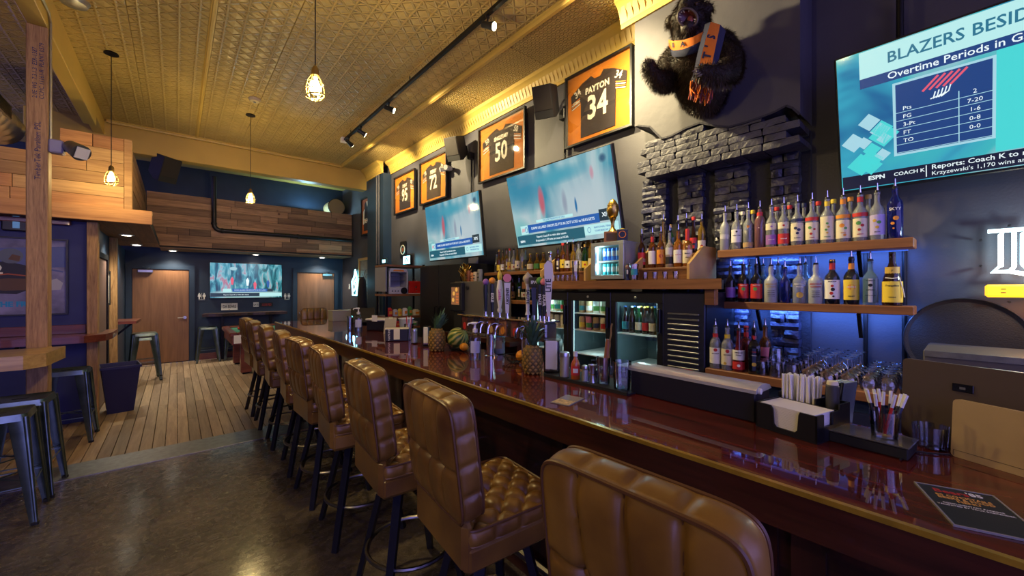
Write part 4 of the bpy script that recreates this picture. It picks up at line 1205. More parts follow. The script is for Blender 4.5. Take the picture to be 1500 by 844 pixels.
def plate(px0, px1, py0, py1, lb, txt, mat, ink, Y=YB - .006, size=.62, sub=None):
    a, c = PY(px0, py0, Y), PY(px1, py1, Y)
    w, h = c.x - a.x, a.z - c.z
    t = thing('wall_plate', lb, 'sign', on_back(((a.x + c.x) / 2, Y, (a.z + c.z) / 2)))
    MB().box(-w / 2, w / 2, -h / 2, h / 2, 0, .005, b=.002).build('plate', mat, t)
    x = MB().text(txt, h * size, Matrix.Translation((0, -.04 * h if not sub else 0, .0055)), sx=min(1.3, w * .9 / (len(txt) * h * size * .62)), bold=.001)
    if sub: x.text(sub, h * .16, Matrix.Translation((0, h * .40, .0055))).text('81', h * .16, Matrix.Translation((0, -h * .40, .0055)))
    x.build('lettering', ink, t, smooth=0)
plate(324, 348, 444.5, 454, 'white licence plate reading DA BEARS under the television', 'DA BEARS', 'white_print', 'black_print', sub='ILLINOIS')
plate(371, 379, 443, 449.5, 'small black and white sign with short word under the television', 'GATE', 'white_print', 'black_print')
plate(381, 400, 443.5, 449, 'narrow dark sign with red stadium lettering under the television', 'SOLDIER FIELD', 'black_print', 'red_print', size=.8)
# timber map panel and neon by the far end of the bar wall
a, c = PX(527, 368, 3.46), PX(551, 470, 3.46)
t = thing('engraved_panel', 'wood framed panel with engraved markings beside the end of the bar', 'panel', on_right((3.46, (a.y + c.y) / 2, 1.72)))
w, h = abs(a.y - c.y), 1.25
frame_bars(MB(), w, h, .06, 0, .04).build('frame', M('frame_pine', (.42, .24, .08), .5), t)
for k in range(5):
    MB().box(-w / 2 + .06, w / 2 - .06, -h / 2 + .06 + k * .226, -h / 2 + .06 + (k + 1) * .226 - .006, 0, .018, b=.002).build('board', M('grey_board', (.20, .145, .10), .7, vary=.25, vs=7), t)
x = MB()
for r_ in (.10, .20):
    x.tube([(r_ * math.cos(2 * math.pi * k / 20) * (1 + .15 * math.sin(k * 2.3)), .1 + 1.2 * r_ * math.sin(2 * math.pi * k / 20), .0185) for k in range(20)], .005, 4, closed=True)
for k in range(3):
    x.box(-.33, -.26, .02 + k * .09, .05 + k * .09, .018, .0195).box(.26, .33, .02 + k * .09, .05 + k * .09, .018, .0195)
x.build('engraving', M('burnt_ink', (.06, .045, .035), .8), t, smooth=0)
T = on_right(PX(523, 415, 3.44))
t = thing('neon_sign', 'pale cyan neon outline sign beside the engraved wood panel', 'neon sign', T)
cyan = M('neon_cyan', (.5, .9, 1), .3, emit=(.25, .85, 1.0), es=5)
MB().tube([(-.16, -.30, .05), (-.20, .05, .05), (-.05, .16, .05), (.02, .33, .05), (.12, .15, .05), (.15, -.05, .05), (.10, -.30, .05)], .018, 8, closed=True).tube([(-.1, -.2, .05), (.06, -.1, .05), (-.06, .02, .05), (.06, .1, .05)], .014, 8).build('tube', cyan, t)
MB().box(-.18, .18, -.34, .34, 0, .012).build('backing', 'matte_black', t)
lamp('neon_light', 'POINT', T @ Vector((0, 0, .14)), 5, (.25, .75, 1.0), .12)
t = thing('light_switch', 'small white switch plate at the corner of the back wall', 'switch', on_right((3.495, 10.7, 1.66)))
MB().box(-.05, .05, -.07, .07, 0, .008, b=.003).build('plate', 'white_plastic', t); MB().box(-.012, .012, -.02, .02, .008, .018).build('toggle', 'white_plastic', t)
# pipes, duct, emergency lights, detectors
t = thing('black_pipe', 'black pipe running down and across the brown plank parapet', 'pipe', (0, 0, 0))
a, c, d_ = PY(313.5, 250, 10.40), PY(313.5, 337, 10.40), PY(521, 357, 10.40)
c = Vector((a.x, 10.40, c.z)); zc_ = d_.z
path = [Vector((a.x, 10.40, 3.98)), Vector((c.x, 10.4, c.z + .12))] + [Vector((c.x + .12 - .12 * math.cos(q), 10.4, c.z + .12 - .12 * math.sin(q))) for q in [R(22.5 * k) for k in range(1, 4)]] + [Vector((c.x + .12, 10.4, c.z)), Vector((3.48, 10.4, c.z - .0))]
MB().tube(path, .045, 12).build('pipe', 'black_plastic', t)
for p in (path[1] + Vector((0, 0, .02)), path[-2] + Vector((.02, 0, 0)), Vector((2.2, 10.4, c.z))):
    MB().ball(p, .055, n=12, k=8).build('coupling', 'black_plastic', t)
for k, y_ in enumerate((8.22, 8.34)):
    t = tag(MB().tube([(3.295, y_, 1.1), (3.295, y_, 4.05)], .018, 8).build('wall_conduit', 'charcoal_wall'), 'thin dark conduit rising up the navy pier', 'conduit', 'conduits on the navy pier')
t = thing('air_duct', 'silver spiral air duct with a side register beside the timber post', 'duct', (0, 0, 0))
dp = MB()
rings = [(.185 + (.010 if k % 3 == 0 else 0), -2.5 + k * .05) for k in range(187)]
vs, fs, N = [], [], 24
for r_, y_ in rings:
    for q in range(N):
        vs.append((-1.46 + r_ * math.cos(2 * math.pi * q / N), y_, 3.36 + r_ * math.sin(2 * math.pi * q / N)))
for j in range(len(rings) - 1):
    for q in range(N):
        fs.append((j * N + q, j * N + (q + 1) % N, (j + 1) * N + (q + 1) % N, (j + 1) * N + q))
dp.add(vs, fs).build('duct_tube', 'steel', t, smooth=60)
rg = MB().box(-.012, .012, -.32, .32, -.07, .07)
for k in range(9):
    rg.box(.012, .022, -.30, .30, -.062 + k * .014, -.056 + k * .014, m=1)
ro = rg.build('register', ['dull_steel', 'black_metal'], t); ro.location = (-1.272, 5.95, 3.38)
t = thing('emergency_light', 'twin emergency light box fixed to the side of the timber post', 'lamp', tuple(Vector((-.868, 5.40, 2.90))))
MB().box(0, .09, -.05, .05, -.06, .06, b=.01).build('box', M('lavender_grey', (.30, .29, .42), .5), t)
hd = MB().cyl((.09, 0, 0), (.15, -.02, -.01), .03).cyl((.13, -.03, .02), (.21, -.13, -.05), .055, .075, 16)
hd.build('lamp_head', 'dull_steel', t)
MB().box(-.05, .05, -.05, .05, 0, .006, T=Matrix.Translation((.216, -.137, -.053)) @ Vector((.6, -.65, -.4)).to_track_quat('Z', 'Y').to_matrix().to_4x4()).build('lens', 'white_plastic', t)
MB().tube([(.01, -.02, .06), (.01, -.02, 1.10), (.012, -.10, 1.16), (.012, -2.6, 1.16)], .010, 8).build('conduit', 'steel', t)
for (px, py, lb) in ((373, 145, 'small white smoke detector on the tin ceiling'),):
    p = PZ(px, py, ZC - .01)
    t = thing('smoke_detector', lb, 'detector', tuple(p))
    MB().lathe([(.02, -.045), (.055, -.04), (.075, -.015), (.078, 0)], 20).build('housing', M('cream_plastic', (.50, .42, .25), .5), t)
    MB().lathe([(.012, -.055), (.02, -.045)], 12).build('sensor', 'dull_steel', t)
p = PZ(108, 0, ZC - .01)
t = thing('ceiling_disc', 'round grey fitting on the ceiling by the long beam', 'detector', tuple(p))
MB().lathe([(.05, -.05), (.09, -.04), (.11, 0)], 24).build('housing', 'dull_steel', t); MB().lathe([(.0, -.055), (.05, -.05)], 16).build('cap', 'dull_steel', t)
# fluorescent batten glowing in the loft behind the parapet
t = thing('batten_light', 'pale blue tube light glowing in the loft behind the parapet', 'lamp', (2.55, 11.255, 3.60))
MB().box(-.4, .4, -.04, .04, 0, .05).build('body', 'white_plastic', t)
MB().cyl((-.38, 0, -.02), (.38, 0, -.02), .014).build('tube', M('tube_glow', (.8, .95, 1), .3, emit=(.45, .85, 1), es=4), t)
lamp('batten_glow', 'POINT', (2.55, 11.1, 3.50), 22, (.45, .82, 1.0), .1)
t = thing('return_duct', 'short round tan duct in the corner of the loft', 'duct', (3.2, 10.9, 3.75))
MB().cyl((0, -.1, 0), (0, .4, 0), .20, n=24).build('duct_tube', M('tan_duct', (.35, .25, .12), .5), t); MB().tube([(.205 * math.cos(2 * math.pi * k / 24), -.08, .205 * math.sin(2 * math.pi * k / 24)) for k in range(24)], .012, 6, closed=True).build('clamp', 'black_metal', t)

# ------------------------------------------------------------ the bear mounted on the chimney breast
XB = XC
O = PX(1020, 100, XB)
TB = on_right(O)
TBi = TB.inverted()
bear = thing('mounted_bear', 'black bear half mount roaring on the chimney breast in an orange scarf', 'taxidermy bear', TB)
def bp(px, py, X):
    return TBi @ PX(px, py, X)
def rad(px, X, r):
    return r * X / ray(px, 100).x / F
body = MB()
def blob(px, py, X, r, sx=1, sy=1, sz=1):
    p = bp(px, py, X); q = rad(px, X, r)
    body.ball(p, q * sx, q * sy, q * sz, 16, 12)
def limb(pts, n=7):
    P = [(bp(a, c, X), rad(a, X, r)) for a, c, X, r in pts]
    for (p, r0), (q, r1) in zip(P, P[1:]):
        for k in range(n + 1):
            s = k / n
            body.ball(p.lerp(q, s), r0 + (r1 - r0) * s, n=14, k=10)
limb([(1040, 152, 3.16, 17), (1034, 138, 3.10, 28), (1026, 112, 3.03, 37), (1020, 88, 2.98, 38), (1016, 66, 2.94, 29), (1012, 45, 2.90, 25), (1010, 26, 2.86, 25)], 6)
blob(1032, 130, 3.14, 34); blob(1045, 105, 3.10, 32); blob(1045, 80, 3.06, 32)
limb([(1000, 84, 2.98, 25), (984, 96, 2.95, 20), (976, 118, 2.88, 16), (966, 118, 2.80, 13), (955, 108, 2.73, 10), (951, 97, 2.70, 10)])     # raised arm
limb([(1045, 82, 2.98, 26), (1066, 88, 2.86, 20), (1068, 106, 2.72, 17), (1056, 110, 2.60, 14), (1040, 108, 2.53, 12), (1029, 106, 2.50, 11)])  # arm across the scarf
blob(983, 31, 2.90, 8.5); blob(1035, 14, 2.90, 9)                                   # ears
blob(1009, 14, 2.80, 17); limb([(1009, 16, 2.80, 17), (1006, 6, 2.72, 11)], 4)        # brow and upper muzzle
limb([(1012, 40, 2.84, 17), (1008, 42, 2.76, 11)], 4)                                 # lower jaw
blob(993, 30, 2.82, 11); blob(1021, 26, 2.82, 11)
o = body.build('body', M('bear_hide', (.020, .012, .009), .6, vary=.5, vs=9, bmp=.6, bs=60), None, smooth=180)
md = o.modifiers.new('r', 'REMESH'); md.mode = 'VOXEL'; md.voxel_size = .011
md = o.modifiers.new('s', 'SMOOTH'); md.factor = .6; md.iterations = 5
dg = bpy.context.evaluated_depsgraph_get()
me = bpy.data.meshes.new_from_object(o.evaluated_get(dg))
me.shade_smooth()
bpy.data.objects.remove(o)
hide = obj('body', me, bear)
# fur: short strands combed down over the hide
rf = random.Random(3)
polys = [(p.center.copy(), p.normal.copy(), p.area) for p in me.polygons]
fv, ff = [], []
mouth = bp(1007, 27, 2.72)
for c, nrm, ar in polys:
    if (c - mouth).length < .065 or c.z < -.005: continue
    for _ in range(2 if rf.random() < .6 else 1):
        d = (nrm * .75 + Vector((rf.uniform(-.35, .35), -.75 + rf.uniform(-.3, .3), rf.uniform(-.2, .3)))).normalized()
        headf = .45 if c.y > .28 else 1.0
        L = rf.uniform(.024, .052) * headf
        s = nrm.cross(d).normalized() * .0022
        p = c + Vector((rf.uniform(-.005, .005), rf.uniform(-.005, .005), 0)) - nrm * .003
        k = len(fv)
        fv += [p - s, p + s, p + d * L]; ff.append((k, k + 1, k + 2))
MB().add(fv, ff).build('fur', M('bear_fur', (.052, .030, .018), .45), hide, smooth=0)['kind'] = 'stuff'
# roaring mouth: dark cavity, gums, tongue, teeth, nose, eyes, claws
tocam = (TBi.to_3x3() @ (Vector((0, 0, CH + .5)) - PX(1007, 27, 2.75))).normalized()
Tm = Matrix.Translation(bp(1007, 27, 2.735)) @ tocam.to_track_quat('Z', 'Y').to_matrix().to_4x4()
E_ = lambda rx, ry, z, n=22: [Tm @ Vector((rx * math.cos(2 * math.pi * k / n), ry * math.sin(2 * math.pi * k / n), z)) for k in range(n)]
N = 22
vs = E_(.052, .075, .02) + E_(.046, .068, .032) + E_(.036, .056, .0) + [Tm @ Vector((0, 0, -.02))]
MB().add(vs, [(k, (k + 1) % N, N + (k + 1) % N, N + k) for k in range(N)] + [(N + k, N + (k + 1) % N, 2 * N + (k + 1) % N, 2 * N + k) for k in range(N)] + [(2 * N + k, 2 * N + (k + 1) % N, 3 * N) for k in range(N)]).build('mouth', M('mouth_flesh', (.10, .018, .014), .3), bear)
MB().tube(E_(.049, .072, .028), .009, 8, closed=True).build('lips', M('lip_skin', (.09, .065, .045), .35), bear)
MB().ball(Tm @ Vector((0, -.022, .012)), .022, .030, .014, 12, 8).build('tongue', M('tongue', (.22, .05, .035), .3), bear)
for a, L in ((60, .020), (120, .020), (80, .010), (100, .010), (-62, .018), (-118, .018), (-80, .009), (-100, .009), (20, .010), (160, .010)):
    p = Vector((.041 * math.cos(R(a)), .062 * math.sin(R(a)), .02)); q = p * (1 - L / p.length * 1.0) + Vector((0, 0, .012))
    MB().cyl(Tm @ p, Tm @ q, .0055, .0008, 8).build('tooth', M('ivory', (.65, .58, .42), .35), bear)
MB().ball(bp(1006, 2, 2.69), .026, .018, .018, 12, 8).build('nose', M('nose_black', (.008, .008, .008), .25), bear)
for a in ((995, 11), (1020, 6)):
    MB().ball(bp(a[0], a[1], 2.735), .011, n=10, k=8).build('eye', M('eye_brown', (.05, .02, .008), .1), bear)
for (a, c, X, dx, dy) in [(946 + k * 2.6, 92 - abs(k - 1.5) * 1.2, 2.66, -1 + k * .5, -4) for k in range(4)] + [(1021 + k * 2.2, 101 + k * 2.6, 2.455, -5, 3) for k in range(4)]:
    MB().tube([bp(a, c, X), bp(a + dx * .6, c + dy * .8, X - .02), bp(a + dx * 1.5, c + dy * 1.2, X - .03)], .006, 6, rs=[.006, .005, .001]).build('claw', M('claw_horn', (.16, .13, .10), .35), bear)
# scarf wraps the bear's neck: a thing of its own
scarf = thing('team_scarf', 'orange and navy knitted scarf draped round the neck of the bear', 'scarf', TB)
M('scarf_orange', (.78, .20, .012), .85, bmp=.4, bs=260); M('scarf_navy', (.014, .018, .060), .85, bmp=.4, bs=260)
def ribbon(path_a, path_b, th=.012, m=0):
    n = len(path_a); b_ = MB(); vs = []
    for a, c in zip(path_a, path_b):
        vs += [a, c, a + Vector((0, 0, -th)), c + Vector((0, 0, -th))]
    fs = []
    for k in range(n - 1):
        i, j = k * 4, k * 4 + 4
        fs += [(i, i + 1, j + 1, j), (i + 3, i + 2, j + 2, j + 3), (i + 2, i, j, j + 2), (i + 1, i + 3, j + 3, j + 1)]
    fs += [(0, 2, 3, 1), (4 * n - 4, 4 * n - 3, 4 * n - 1, 4 * n - 2)]
    return b_.add(vs, fs, m)
tp = [bp(a, c, X) for a, c, X in ((979, 58, 2.90), (986, 60, 2.74), (1000, 59, 2.66), (1015, 54, 2.65), (1029, 47, 2.68), (1037, 40, 2.76))]
bt_ = [bp(a, c, X) for a, c, X in ((980, 71, 2.90), (987, 74, 2.735), (1001, 72, 2.655), (1016, 66, 2.645), (1031, 58, 2.68), (1038, 52, 2.76))]
nk = [bp(a, c, X) for a, c, X in ((979, 78, 2.93), (986, 83, 2.76), (1001, 82, 2.67), (1016, 77, 2.66), (1032, 67, 2.69), (1039, 60, 2.77))]
ribbon(tp, bt_).build('neck_band', 'scarf_orange', scarf, smooth=60)
ribbon(bt_, nk).build('navy_band', 'scarf_navy', scarf, smooth=60)
hl = [bp(a, c, X) for a, c, X in ((1041, 32, 2.74), (1034, 56, 2.63), (1028, 80, 2.59), (1023, 100, 2.585), (1018, 120, 2.60))]
hr = [bp(a, c, X) for a, c, X in ((1055, 36, 2.76), (1050, 60, 2.645), (1045, 84, 2.60), (1041, 102, 2.595), (1037, 122, 2.61))]
el = [bp(a, c, X) for a, c, X in ((1033, 34, 2.75), (1027, 58, 2.64), (1021, 82, 2.60), (1017, 102, 2.595), (1012, 119, 2.61))]
er = [bp(a, c, X) for a, c, X in ((1062, 44, 2.78), (1057, 66, 2.66), (1051, 88, 2.61), (1046, 104, 2.60), (1042, 123, 2.62))]
ribbon(hl, hr).build('scarf_end', 'scarf_orange', scarf, smooth=60)
ribbon(el, hl).build('navy_edge', 'scarf_navy', scarf, smooth=60)
ribbon(hr, er).build('navy_edge', 'scarf_navy', scarf, smooth=60)
x = MB()
for k, ch in enumerate("LET'S"):
    f_ = (.10, .30, .50, .635, .78)[k]
    i = min(3, int((1 - f_) * 4)); g_ = (1 - f_) * 4 - i
    a, c = hl[i].lerp(hl[i + 1], g_), hr[i].lerp(hr[i + 1], g_)
    up = (hl[0] - hl[4]).normalized(); across = (c - a).normalized()
    Tt = basis((a + c) / 2 + up.cross(-across).normalized() * 0 + Vector((0, 0, .004)), up, -across)
    x.text(ch, .075, Tt, bold=.003)
x.text('B', .05, basis((tp[1] + bt_[1]) / 2 + Vector((0, 0, .006)), tp[2] - tp[1], tp[1] - bt_[1]), bold=.002).text('A', .05, basis((tp[2] + bt_[2]) / 2 + Vector((0, 0, .006)), tp[3] - tp[2], tp[2] - bt_[2]), bold=.002)
x.build('lettering', 'scarf_navy', scarf, smooth=0)
fr = MB()
for k in range(34):
    s = k / 33
    a = el[4].lerp(er[4], s) + Vector((0, rf.uniform(-.005, .01), rf.uniform(-.02, .01)))
    fr.tube([a, a + Vector((rf.uniform(-.02, .02), -.05, .012)), a + Vector((rf.uniform(-.035, .035), -.10 - rf.uniform(0, .035), rf.uniform(-.01, .02)))], .004, 5, m=k % 3)
fr.build('fringe', [M('fringe_red', (.35, .05, .02), .8), 'scarf_orange', M('fringe_maroon', (.10, .02, .04), .8)], scarf)

# ------------------------------------------------------------ bottles
thin_glass('bottle_clear', (.93, .95, .96), base=.10, gain=.8)
def glassy(name, col, rough=.06, trans=.75):
    return M(name, col, rough, trans=trans, ior=1.45, coat=.4)
for nm, c in (('amber', (.30, .10, .015)), ('brown', (.07, .022, .008)), ('green', (.02, .11, .04)), ('blue', (.015, .03, .30)), ('pale', (.75, .80, .82)), ('gold', (.55, .32, .04)), ('red', (.40, .03, .03)), ('ice', (.35, .62, .72)), ('dark', (.02, .02, .03)), ('pink', (.6, .28, .30)), ('honey', (.60, .22, .02))):
    glassy('glass_' + nm, c)
M('glass_frost', (.62, .66, .68), .35, trans=.45)
for nm, c in (('cream', (.72, .66, .48)), ('white', (.78, .77, .74)), ('yellow', (.75, .55, .05)), ('navy', (.02, .03, .10)), ('red', (.55, .03, .03)), ('orange', (.75, .28, .03)), ('green', (.08, .30, .07)), ('purple', (.28, .12, .42)), ('black', (.012, .012, .014)), ('tan', (.45, .30, .14)), ('teal', (.03, .30, .34)), ('pink', (.65, .20, .25)), ('gold', (.55, .36, .06)), ('lilac', (.48, .42, .72)), ('silver', (.55, .56, .58)), ('blue', (.03, .15, .55))):
    M('lab_' + nm, c, .5)
PROF = {
 'std': [(.93, 0), (1, .012), (1, .58), (.95, .63), (.72, .70), (.44, .755), (.37, .79), (.36, .95), (.42, .955), (.42, 1)],
 'slim': [(.93, 0), (1, .012), (1, .68), (.86, .74), (.52, .82), (.40, .87), (.38, 1)],
 'stout': [(.95, 0), (1, .015), (1, .56), (.93, .62), (.62, .68), (.40, .73), (.34, .80), (.40, .88), (.36, 1)],
 'monk': [(.96, 0), (1, .02), (1, .30), (.97, .42), (.86, .54), (.70, .64), (.62, .70), (.44, .77), (.34, .83), (.34, 1)],
 'squat': [(.9, 0), (1, .02), (1.02, .30), (.93, .50), (.62, .60), (.40, .66), (.38, .84), (.44, .85), (.44, 1)],
 'bell': [(.95, 0), (1, .02), (.98, .25), (.80, .42), (.58, .56), (.42, .72), (.32, .84), (.32, 1)],
}
def label_strip(b_, r, z0, z1, m=0, span=75, n=10):
    vs = []
    for k in range(n + 1):
        a = R(-span + 2 * span * k / n)
        vs += [((r) * math.cos(a), r * math.sin(a), z0), (r * math.cos(a), r * math.sin(a), z1), ((r + .0009) * math.cos(a), (r + .0009) * math.sin(a), z0), ((r + .0009) * math.cos(a), (r + .0009) * math.sin(a), z1)]
    fs = []
    for k in range(n):
        i, j = 4 * k, 4 * k + 4
        fs += [(i + 2, j + 2, j + 3, i + 3), (i + 3, j + 3, j + 1, i + 1), (i, j, j + 2, i + 2)]
    return b_.add(vs, fs, m)
WR = Matrix(((0, 0, 1, 0), (1, 0, 0, 0), (0, 1, 0, 0), (0, 0, 0, 1)))           # label lettering: x across, y up, z out
def bottle(p, lb, kind='std', H=.29, r=.037, glass='glass_pale', labs=(), top='pourer', txt=(), marks=(), sq=0, group=None, cat='bottle', turn=0):
    t = thing('liquor_bottle', lb, cat, tuple(p), group, rz=toward(p) + turn)
    MB().lathe([(q * r, z * H) for q, z in PROF[kind]], 16, sq=sq).build('bottle_body', glass, t, smooth=50)
    for (z0, z1, mt) in labs:
        zz = (z0 + z1) / 2; rr = r * 1.0
        for (qa, za), (qb, zb) in zip(PROF[kind], PROF[kind][1:]):
            if za <= zz <= zb:
                rr = r * max(qa, qb)
        label_strip(MB(), rr + .0006, z0 * H, z1 * H).build('label', 'lab_' + mt, t, smooth=60)
    x = MB(); any_ = False; mats = ['black_print', 'white_print', 'red_print', 'lab_gold', 'lab_green', 'lab_orange', 'lab_navy', 'lab_purple']
    for (s, z, size, m) in txt:
        x.text(s, size, WR @ Matrix.Translation((0, z * H, 0)), m=m, wrap=r + .0018, ext=.0003, bold=.0002); any_ = True
    for (dy, z, rr, m) in marks:                                              # printed fruit, seals and emblems
        n = 10
        vs = [((r + .0022) * math.cos((dy + rr * math.cos(2 * math.pi * k / n)) / r), (r + .0022) * math.sin((dy + rr * math.cos(2 * math.pi * k / n)) / r), z * H + rr * math.sin(2 * math.pi * k / n)) for k in range(n)]
        x.add(vs, [list(range(n))], m); any_ = True
    if any_:
        x.build('label_print', mats, t, smooth=0)
    if top == 'pourer':
        MB().lathe([(.0135, H - .004), (.0145, H + .006), (.012, H + .012), (.008, H + .014)], 12).build('stopper', 'black_plastic', t)
        MB().tube([(0, 0, H + .012), (0, 0, H + .030), (.004, 0, H + .052), (.007, 0, H + .058)], .005, 8, rs=[.0075, .005, .004, .0035]).build('pour_spout', 'chrome', t)
    elif top:
        MB().lathe([(.015, H - .018), (.0155, H + .006), (.014, H + .010)], 12).build('cap', top if top in MATS else 'lab_' + top, t)
    return t
SH_U, SH_M, SH_L = 1.912, 1.515, 1.055                       # tops of the upper shelf, middle shelf and lower counter
def on_shelf(px, X, z):
    r_ = ray(px, 400); return Vector((X, X * r_.y / r_.x, z + .001))
def shelf(z0, z1, y0, y1, x0, x1, label, mat='shelf_wood'):
    t = thing('wall_shelf', label, 'shelf', (0, 0, 0))
    MB().box(x0, x1, y0, y1, z0, z1, b=.004).build('shelf_board', mat, t)
    for y in (y0 + .25, y1 - .25):
        MB().bar((x1 - .01, y, z0 - .16), (x0 + .08, y, z0 - .004), .02, .02).build('bracket', 'black_metal', t)
    return t
shelf(1.854, SH_U, .205, 1.275, 3.2, 3.38, 'thick brown wooden wall shelf holding flavoured spirits')
for y_, z_ in ((.74, 1.845), (.74, 1.453)):
    tag(MB().box(3.355, 3.365, y_ - .5, y_ + .5, z_, z_ + .008).build('led_strip', M('led_blue', (.2, .4, 1), .3, emit=(.02, .08, .5), es=.5)), 'blue light strip under the %s bottle shelf' % ('upper' if z_ > 1.6 else 'middle'), 'light strip')
    lamp('shelf_glow', 'AREA', (3.36, y_, z_ - .004), 3.0, (.10, .25, 1.0), 1.0, (3.56, y_, z_ - .25), sy=.02)
shelf(1.462, SH_M, .205, 1.275, 3.2, 3.38, 'thick brown wooden wall shelf below the flavoured spirits')
for px, lb in ((1268, 'dark iron pipe behind the bottle shelves'), (1325, 'dark iron pipe behind the bottle shelves')):
    p = PX(px, 480, 3.485)
    tag(MB().cyl((0, 0, 0), (0, 0, .86), .012, n=8).build('shelf_pipe', 'black_metal', loc=(3.482, p.y, 1.0)), lb, 'pipe', 'pipes behind the bottle shelves')
UP = [
 (1062, 'frosted clear bottle with a pale etched panel', dict(glass='glass_frost', labs=[(.30, .42, 'silver')], top='pourer', r=.034)),
 (1079, 'clear bottle with a white rectangular label and red seal', dict(glass='glass_pale', labs=[(.18, .52, 'white')], txt=[('KETEL ONE', .36, .011, 0)], marks=[(0, .46, .007, 0)], r=.035)),
 (1096, 'clear bottle with a round orange fruit seal and amber base', dict(glass='glass_pale', labs=[(.04, .16, 'tan')], marks=[(0, .56, .010, 5), (.012, .10, .008, 3)], r=.034, top='pourer')),
 (1113, 'plain rosy glass bottle with a red collar', dict(glass='glass_pink', labs=[(.80, .90, 'red')], kind='slim', r=.034)),
 (1130, 'bottle with a violet lower label and small cream badge', dict(glass='glass_pale', labs=[(.06, .30, 'purple'), (.42, .58, 'cream')], txt=[('Smirnoff', .18, .011, 1)], marks=[(0, .50, .007, 7)], r=.034)),
 (1148, 'bottle with a red lower label and small cream badge', dict(glass='glass_pale', labs=[(.06, .30, 'red'), (.42, .58, 'cream')], txt=[('Smirnoff', .18, .011, 1)], marks=[(0, .50, .007, 2)], r=.034)),
 (1168, 'clear bottle with blueberries printed on a cream label', dict(labs=[(.10, .52, 'cream'), (.56, .62, 'navy')], marks=[(-.010, .40, .010, 6), (.008, .36, .010, 6), (.0, .28, .009, 6)], txt=[('BLUEBERRY', .17, .008, 6)])),
 (1189.6, 'clear bottle with small cherries under a red band', dict(labs=[(.10, .50, 'cream'), (.54, .62, 'red')], marks=[(-.012, .38, .010, 4), (.012, .34, .007, 2), (-.006, .24, .008, 2)], txt=[('CHERRY', .15, .008, 2)])),
 (1211.8, 'clear bottle with a green sprig on its cream label', dict(labs=[(.08, .60, 'cream'), (.84, .95, 'yellow')], marks=[(0, .44, .007, 4), (.006, .36, .007, 3), (-.006, .30, .007, 4), (0, .23, .006, 3)], txt=[('CITROEN', .14, .008, 4)])),
 (1235, 'clear bottle with oranges under an orange band', dict(labs=[(.08, .48, 'cream'), (.52, .60, 'orange'), (.84, .95, 'orange')], marks=[(-.006, .36, .013, 5), (.012, .30, .008, 4), (.008, .15, .008, 5)], txt=[('ORANJ', .20, .008, 5)])),
 (1260, 'clear bottle with red apples under a red band', dict(labs=[(.08, .48, 'cream'), (.52, .60, 'red'), (.84, .95, 'red')], marks=[(-.008, .38, .012, 4), (.010, .33, .009, 2), (-.004, .24, .008, 2)], txt=[('APEACH', .14, .008, 2)])),
 (1285, 'clear bottle with pale melons on a lilac edged cream label', dict(labs=[(.10, .52, 'lilac')], marks=[(-.012, .40, .009, 3), (.008, .36, .010, 4), (.0, .26, .009, 3)], txt=[('MELON', .16, .008, 0)], top='pourer')),
 (1311, 'cobalt blue bottle with a red swirl and white wordmark', dict(glass='glass_blue', kind='slim', r=.036, txt=[('SKYY', .58, .024, 1)], marks=[(.004, .40, .013, 5), (-.010, .30, .009, 5), (-.006, .20, .005, 5)], H=.30)),
]
for px, lb, kw in UP:
    bottle(on_shelf(px, 3.25, SH_U), lb + ' on the upper shelf', **kw)
for k, px in enumerate((1088, 1103, 1138, 1157, 1178, 1199, 1221, 1246, 1272)):
    bottle(on_shelf(px, 3.34, SH_U), 'spare clear spirit bottle half hidden in the rear row of the upper shelf', group='rear row on the upper shelf', top=('white', 'yellow', 'red', 'red', 'navy', 'red', 'yellow', 'orange', 'tan')[k], labs=[(.12, .5, 'cream')], r=.030)
